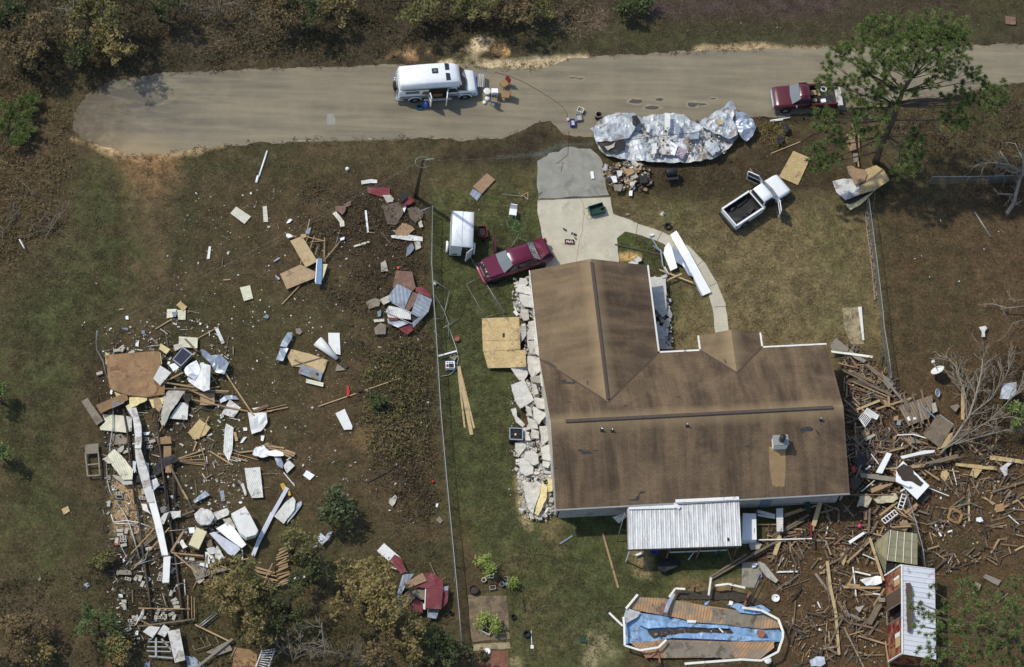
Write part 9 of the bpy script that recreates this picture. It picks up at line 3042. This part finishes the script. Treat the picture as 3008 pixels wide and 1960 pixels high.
LLt('D3',"""150 26 135 78|wide yellow beam with a broken lower end|.3|ply|.3
136 75 134 89|splintered lower tip of wide yellow beam|.1|pine|.25
71 58 145 32|long golden board near house wall left|.1|gold|.35
72 54 110 41|second golden board near house wall left|.12|gold|.4
155 29 192 45|old board right of wide yellow beam|.1|old|.25
150 50 178 42|short golden board right of wide yellow beam|.14|old|.2
45 100 125 54|upper long grey plank pointing at patio|.14|old|.3
50 102 115 66|lower long grey plank pointing at patio|.1|old|.25
0 140 62 110|long old plank end left of slab|.16|old|.3
0 148 50 122|second old plank end left of slab|.14|umber|.25
15 109 132 106|long straight pale pole across rubble|.08|rail|.3
128 70 130 105|dark red post at end of straight pale pole|.12|dark_red|.25
62 98 50 142|wide yellow board by straight pale pole|.25|ply|.25
34 146 51 145|short thick beam end below wide yellow board|.18|old|.15
78 111 108 152|old stick slanting down from straight pale pole|.1|old|.12
98 112 115 149|second old stick slanting down beside first|.1|old|.15
128 110 108 140|third thin stick leaning other way|.06|old|.12
85 122 98 110|bright yellow small scrap board|.12|pine|.15
165 155 172 212|top of long yellow timber down rubble|.2|ply|.2
172 212 184 270|middle of long yellow timber down rubble|.2|ply|.2
184 272 191 360|lower end of long yellow timber down rubble|.18|ply|.18
164 192 172 232|short timber left of long yellow timber|.14|old|.18
139 182 165 218|grey white board left of long yellow timber|.16|silver|.15
165 218 171 245|thin old board below grey white board|.06|old|.12
148 182 160 179|small golden board above grey white board|.14|gold|.15
130 171 148 148|old thin board above long yellow timber|.08|old|.12
198 280 168 340|crossing old board over long yellow timber|.1|old|.25
164 291 161 332|thin upright lath left of lower timber|.06|pine|.12
96 241 91 298|thin upright old board right of pool|.08|old|.12
130 272 141 308|thin brown board in lower rubble|.07|old|.1
258 105 270 142|upper part of leaning post left of panelled frame|.18|ply|.45
270 142 288 198|lower part of leaning post left of panelled frame|.18|ply|.4
258 40 255 95|upright board above leaning post|.14|old|.35
275 68 260 95|brown board slanting to top of leaning post|.12|old|.35
252 108 242 128|stub left of leaning post top|.14|old|.3
260 110 208 158|long golden board slanting down left from leaning post|.12|gold|.3
265 95 285 100|short golden board at top left of panelled frame|.1|gold|.4
265 125 248 162|old thin board left of leaning post|.08|old|.25
242 140 270 152|pale thin board crossing left of leaning post|.06|rail|.3
318 26 280 55|long golden plank below torn tan board|.16|pine|.4
312 36 339 60|golden plank crossing by ladders|.12|gold|.4
328 39 362 71|long golden plank right of lower ladder|.12|gold|.35
362 31 335 50|wide orange plank right of upper ladder|.2|gold|.4
360 38 345 52|second orange plank just under wide one|.12|gold|.35
306 81 348 79|golden plank above olive panelled frame|.1|gold|.5
350 51 365 56|tiny golden stick right of orange planks|.08|gold|.25
205 10 310 10|long brown straight lath under house corner|.07|cedar|.6
54 179 100 178|white bar lying left in lower rubble|.1|white|.12
221 168 225 200|upper half of upright white pole in rubble|.08|white|.2
225 200 228 232|lower half of upright white pole in rubble|.08|white|.2
225 178 260 186|white bar pointing right from upright white pole|.1|rail|.25
265 226 286 229|short white bar left of red shed|.1|white|.25
248 228 265 228|golden half of short white bar|.1|gold|.25
200 212 282 214|long golden timber pointing at red shed|.16|gold|.3
209 206 236 209|short golden timber above long one|.14|pine|.3
230 215 265 226|thin golden lath below long golden timber|.06|gold|.25
260 182 285 181|short old timber at foot of leaning post|.14|old|.3
242 192 262 192|small orange board by white crumpled sheet|.12|cedar|.25
266 252 290 215|long golden board leaning on shed corner|.1|gold|.4
218 291 265 301|old grey plank left of shed doorway|.14|old|.2
232 318 298 338|golden timber pointing at lower red wall|.12|gold|.2
292 331 300 387|upright golden board at shed lower corner|.1|gold|.3
202 300 245 387|long thin grey white sapling pole in lower rubble|.09|bark_pale|.15
201 244 214 279|thin white grey lath in lower rubble|.08|silver|.15
144 244 150 258|tiny white lath left of lower timber|.08|white|.1
140 264 154 260|tiny pale lath below tiny white one|.05|ply|.1
222 322 252 282|thin brown board left of shed doorway|.08|old|.2
229 270 229 332|thin upright lath left of shed doorway|.05|old|.15
238 361 290 360|thin straight lath near bottom edge|.05|gold|.12
160 372 190 354|thin brown board to foot of lower timber|.08|old|.15
90 387 140 368|dark green pole at bottom edge|.06|green_plastic|.15
166 80 162 100|short white stick in upper rubble|.07|white|.12
70 148 56 169|thin white stick by grey curled board|.05|white|.12
439 141 429 160|thin white stick in leafy ground|.05|rail|.06
399 71 414 101|lower arm of white elbow pipe in leafy ground|.12|clean|.1
400 70 430 68|upper arm of white elbow pipe in leafy ground|.1|clean|.1
465 15 421 48|old golden board left of basket|.1|old|.12
474 0 475 68|upright yellow board right of basket|.12|ply|.12
550 38 595 15|long golden board by white lattice scrap|.14|gold|.15
508 15 528 32|golden board above white lattice scrap|.1|pine|.12
565 41 595 44|white grey thin board at right edge|.06|silver|.15
561 55 584 75|thin white branch like stick at right|.06|rail|.15
536 118 528 160|thin old branch in leafy ground|.06|old|.06
560 120 566 139|small golden stick at right|.07|gold|.06
575 132 595 122|golden stick cut by right edge|.12|ply|.08
440 294 476 299|old plank under lower right pine|.12|old|.1
481 299 508 294|thin lath right of old plank under pine|.05|gold|.08
530 249 560 226|old plank under pine at far right|.1|old|.1
285 36 362 71|thin pale lath beneath golden planks|.05|pine|.25
70 215 125 195|thin lath in middle rubble|.05|old|.08""",cat='board',name='board')
LLt('C3',"""538 46 578 56|white ribbed gutter length right of freezer|.2|white_rib|.5
539 54 578 61|lower white ribbed gutter length right of freezer|.14|white_rib|.45
539 75 580 75|golden board between freezer and white ribbed gutters|.1|gold|.15
434 191 515 140|left long grey timber by patio post|.12|old|.2 .5
438 194 575 115|right long grey timber reaching rubble|.14|old|.15 .5
540 109 595 108|pale pole touching freezer foot|.07|rail|.35
578 142 588 112|yellow board near patio right end|.18|ply|.3
347 136 472 131|long white fallen pole in front of patio|.08|white|.5
388 152 400 136|short white pole end in front of patio|.06|white|.3
108 117 135 100|grey green glass strip on back lawn|.12|grey_metal|.05
581 180 595 179|white bar end at edge of slab rubble|.09|white|.1""",cat='bar',name='bar')
SSt('C3',"""580 41 595 40 595 91 581 91|white_rib|ribbed_panel|upright white ribbed panel leaning from back wall|.7 .05 .02
271 142 285 136 288 140 275 145|clean|white_block|white block under patio front edge|.15 .1 0
305 132 322 131 324 140 310 142|blue|blue_bundle|blue and white bundle under patio front edge|.2 .08 .1 .03
320 152 350 150 372 155 370 165 340 170 335 180 322 175|black|table_top|dark overturned table in front of patio|.35 .05 .08
526 165 532 160 539 162 535 169 528 170|clean|plastic_bag|white bag on grey concrete slab|.1 .08 .08 .02
520 118 535 112 548 120 542 130 525 132|cement|muddy_sheet|grey muddy sheet below freezer|.15 .04 .08 .03
150 325 160 319 166 334 152 332|green_plastic|dark_scrap|dark green flap on back lawn|.05 .04 .04
538 184 548 180 550 190 540 195|grey_sheet|dark_scrap|blue grey flap on concrete slab edge|.12 .03 .05
446 132 450 132 450 140 445 139|teal|blue_scrap|small blue scrap under patio front edge|.1 .04 0""")
T('C3',Q_('1890 500 1930 620 1950 650'),.05,'rust_metal','rusty leaning post in front of patio right end',z=[1.6,.4,.05],name='rusty_post',cat='post')
T('C3',[(1385,540),(1400,735)],.05,'black','dark leg of overturned table',z=[.5,.05],name='dark_pole',cat='pole')
T('D3',[(75,740),(-20,960)],.035,'steel','dark pipe crossing concrete slab corner',z=.2)
r3=random.Random(77)
def scatter(n,poly,label,group,mats,smin,smax,name='scrap',cat='scrap',asp=(.5,1),hz_=.04,seed=0):
 w_=[G(x,y)for x,y in poly]
 a0,a1=(min((p.x for p in w_)),max((p.x for p in w_)))
 b0,b1=(min((p.y for p in w_)),max((p.y for p in w_)))
 k=0
 base={}
 while k<n:
  x=r3.uniform(a0,a1)
  y=r3.uniform(b0,b1)
  px,py=proj(np.array([[x,y,.0]]))
  if psd(px,py,poly)[0]>-4:
   continue
  s_=smin*(smax/smin)**r3.random()**1.6
  mt=r3.choice(mats)
  v=r3.randrange(4)
  key=(mt,v)
  if key not in base:
   m=MB()
   q=[Vector((math.cos(t)*r3.uniform(.6,1.1)*.5,math.sin(t)*r3.uniform(.5,1)*.5*r3.uniform(*asp),r3.uniform(0,.12)))for t in[i*2*math.pi/6+r3.uniform(-.3,.3)for i in range(6)]]
   m.prism(q,.08)
   o=m.build(name,mt,loc=(0,0,0))
   base[key]=o.data
   bpy.data.objects.remove(o)
  o=bpy.data.objects.new(name,base[key])
  C.objects.link(o)
  o.location=(x,y,.02+.04*s_)
  o.rotation_euler=(r3.gauss(0,.1),r3.gauss(0,.1),r3.uniform(0,6.28))
  o.scale=(s_,s_,max(.5,s_))
  tag(o,label,cat,group)
  k+=1
WF=Q_('560 560 1240 560 1250 1000 1290 1480 1240 1560 1000 1450 820 1440 640 1200 480 960 420 880')
scatter(72,WF,'small white scrap scattered on brown west field','white scraps of west field',['white','dirty'],.09,.26)
scatter(32,WF,'small tan or grey scrap scattered on brown west field','tan and grey scraps of west field',['fabric','drab','cement','chip'],.1,
.34)
WR2=Q_('300 970 560 900 700 1050 720 1480 560 1640 460 1900 330 1900 310 1500')
scatter(60,WR2,'small pale scrap lying in wreck of mobile home','pale scraps in wreck',['white','dirty','fabric','cement'],.1,.4)
scatter(60,WR2,'small wooden splinter lying in wreck of mobile home','wood splinters in wreck',['gold','old','umber'],.2,.7,'splinter','splinter',
(.12,.2))
EF=Q_('2480 1080 2560 1060 2700 1230 3000 1340 3000 1620 2760 1700 2600 1700 2590 1950 2330 1950 2270 1700 2240 1560 2490 1470')
scatter(120,EF,'short weathered board end lying in east rubble','weathered board ends of east rubble',['old','umber','silver','old'],.4,1.5,'board_end',
'board',(.12,.2))
scatter(70,EF,'short golden board end lying in east rubble','golden board ends of east rubble',['gold','pine','ply'],.3,1.2,'board_end','board',(.1,.18))
scatter(44,EF,'small white scrap lying in east rubble','white scraps of east rubble',['white','dirty','clean'],.08,.26)
scatter(16,Q_('20 560 500 560 400 880 280 1000 250 1500 60 1700 20 1000'),'tiny pale scrap in far left grass','tiny scraps of far left grass',['white','fabric',
'drab'],.07,.18)
scatter(20,Q_('600 30 1700 60 3000 20 3000 110 2000 130 1600 150 600 180'),'tiny pale scrap on verge above road','tiny scraps of upper verge',['white','fabric',
'drab'],.07,.2)
scatter(14,Q_('2640 620 3000 660 3000 1000 2720 1000'),'tiny pale scrap on floor of east woods','tiny scraps of east woods',['white','fabric','drab'],.07,
.18)
scatter(20,Q_('1290 560 1560 560 1560 800 1500 900 1480 1500 1800 1620 1800 1900 1500 1900 1350 1500'),'tiny white scrap on green side and back yard','tiny scraps of side and back yard',
['white','dirty'],.05,.12)
def splinters(name,polys,n,mats,l0,l1,label,seed,zt=.25):
 r_=random.Random(seed)
 m=MB()
 for poly in polys:
  w_=[G(x,y)for x,y in poly]
  a0,a1=(min((p.x for p in w_)),max((p.x for p in w_)))
  b0,b1=(min((p.y for p in w_)),max((p.y for p in w_)))
  k=0
  t=0
  while k<n and t<20*n:
   t+=1
   x=r_.uniform(a0,a1)
   y=r_.uniform(b0,b1)
   px,py=proj(np.array([[x,y,.0]]))
   if psd(px,py,poly)[0]>r_.gauss(0,8)or mn.noise(Vector((x*.45,y*.45,seed)))+r_.uniform(-.35,.55)<0:
    continue
   a=r_.gauss(.6,1.0)if r_.random()<.6 else r_.uniform(0,3.14)
   ln=l0*(l1/l0)**r_.random()**1.7
   d=Vector((math.cos(a),math.sin(a),r_.gauss(0,.06)))*ln/2
   c=Vector((x,y,r_.uniform(.03,zt)))
   m.beam(c-d,c+d,ln*r_.uniform(.04,.12)+.01,.02,r_.randrange(len(mats)))
   k+=1
 tag(m.build(name,mats,loc=(0,0,0)),label,kind='stuff')
splinters('wood_splinters',[EF],2600,['umber','old','cedar','gold','umber','soil','old'],.1,1.3,'fine wood splinters and lath scraps covering east rubble',
31)
splinters('wood_splinters',[Q_('2480 1010 2540 1020 2700 1190 2800 1330 2700 1400 2490 1440')],1300,['umber','old','cedar','gold','soil','silver'],
.1,1.4,'fine splinters piled against east end of house',32,.4)
splinters('wood_splinters',[WR2],900,['old','umber','dirty','drab','steel','fabric'],.07,.7,'fine scraps covering wreck of mobile home',
33,.15)
chips('rubble_chips',WR2,1100,['dirty','fabric','cement','drab','old','white','char'],.05,.22,'fine broken chips among chassis rails of wreck',
z0=.0,z1=.08,seed=41)
chips('rubble_chips',WF,700,['dirty','fabric','drab','white'],.03,.1,'tiny pale chips sprinkled on west field',z0=.0,z1=.03,seed=42)
chips('rubble_chips',EF,700,['dirty','fabric','drab','gold','umber','umber'],.04,.18,'tiny chips in east rubble',z0=.0,z1=.12,seed=43)
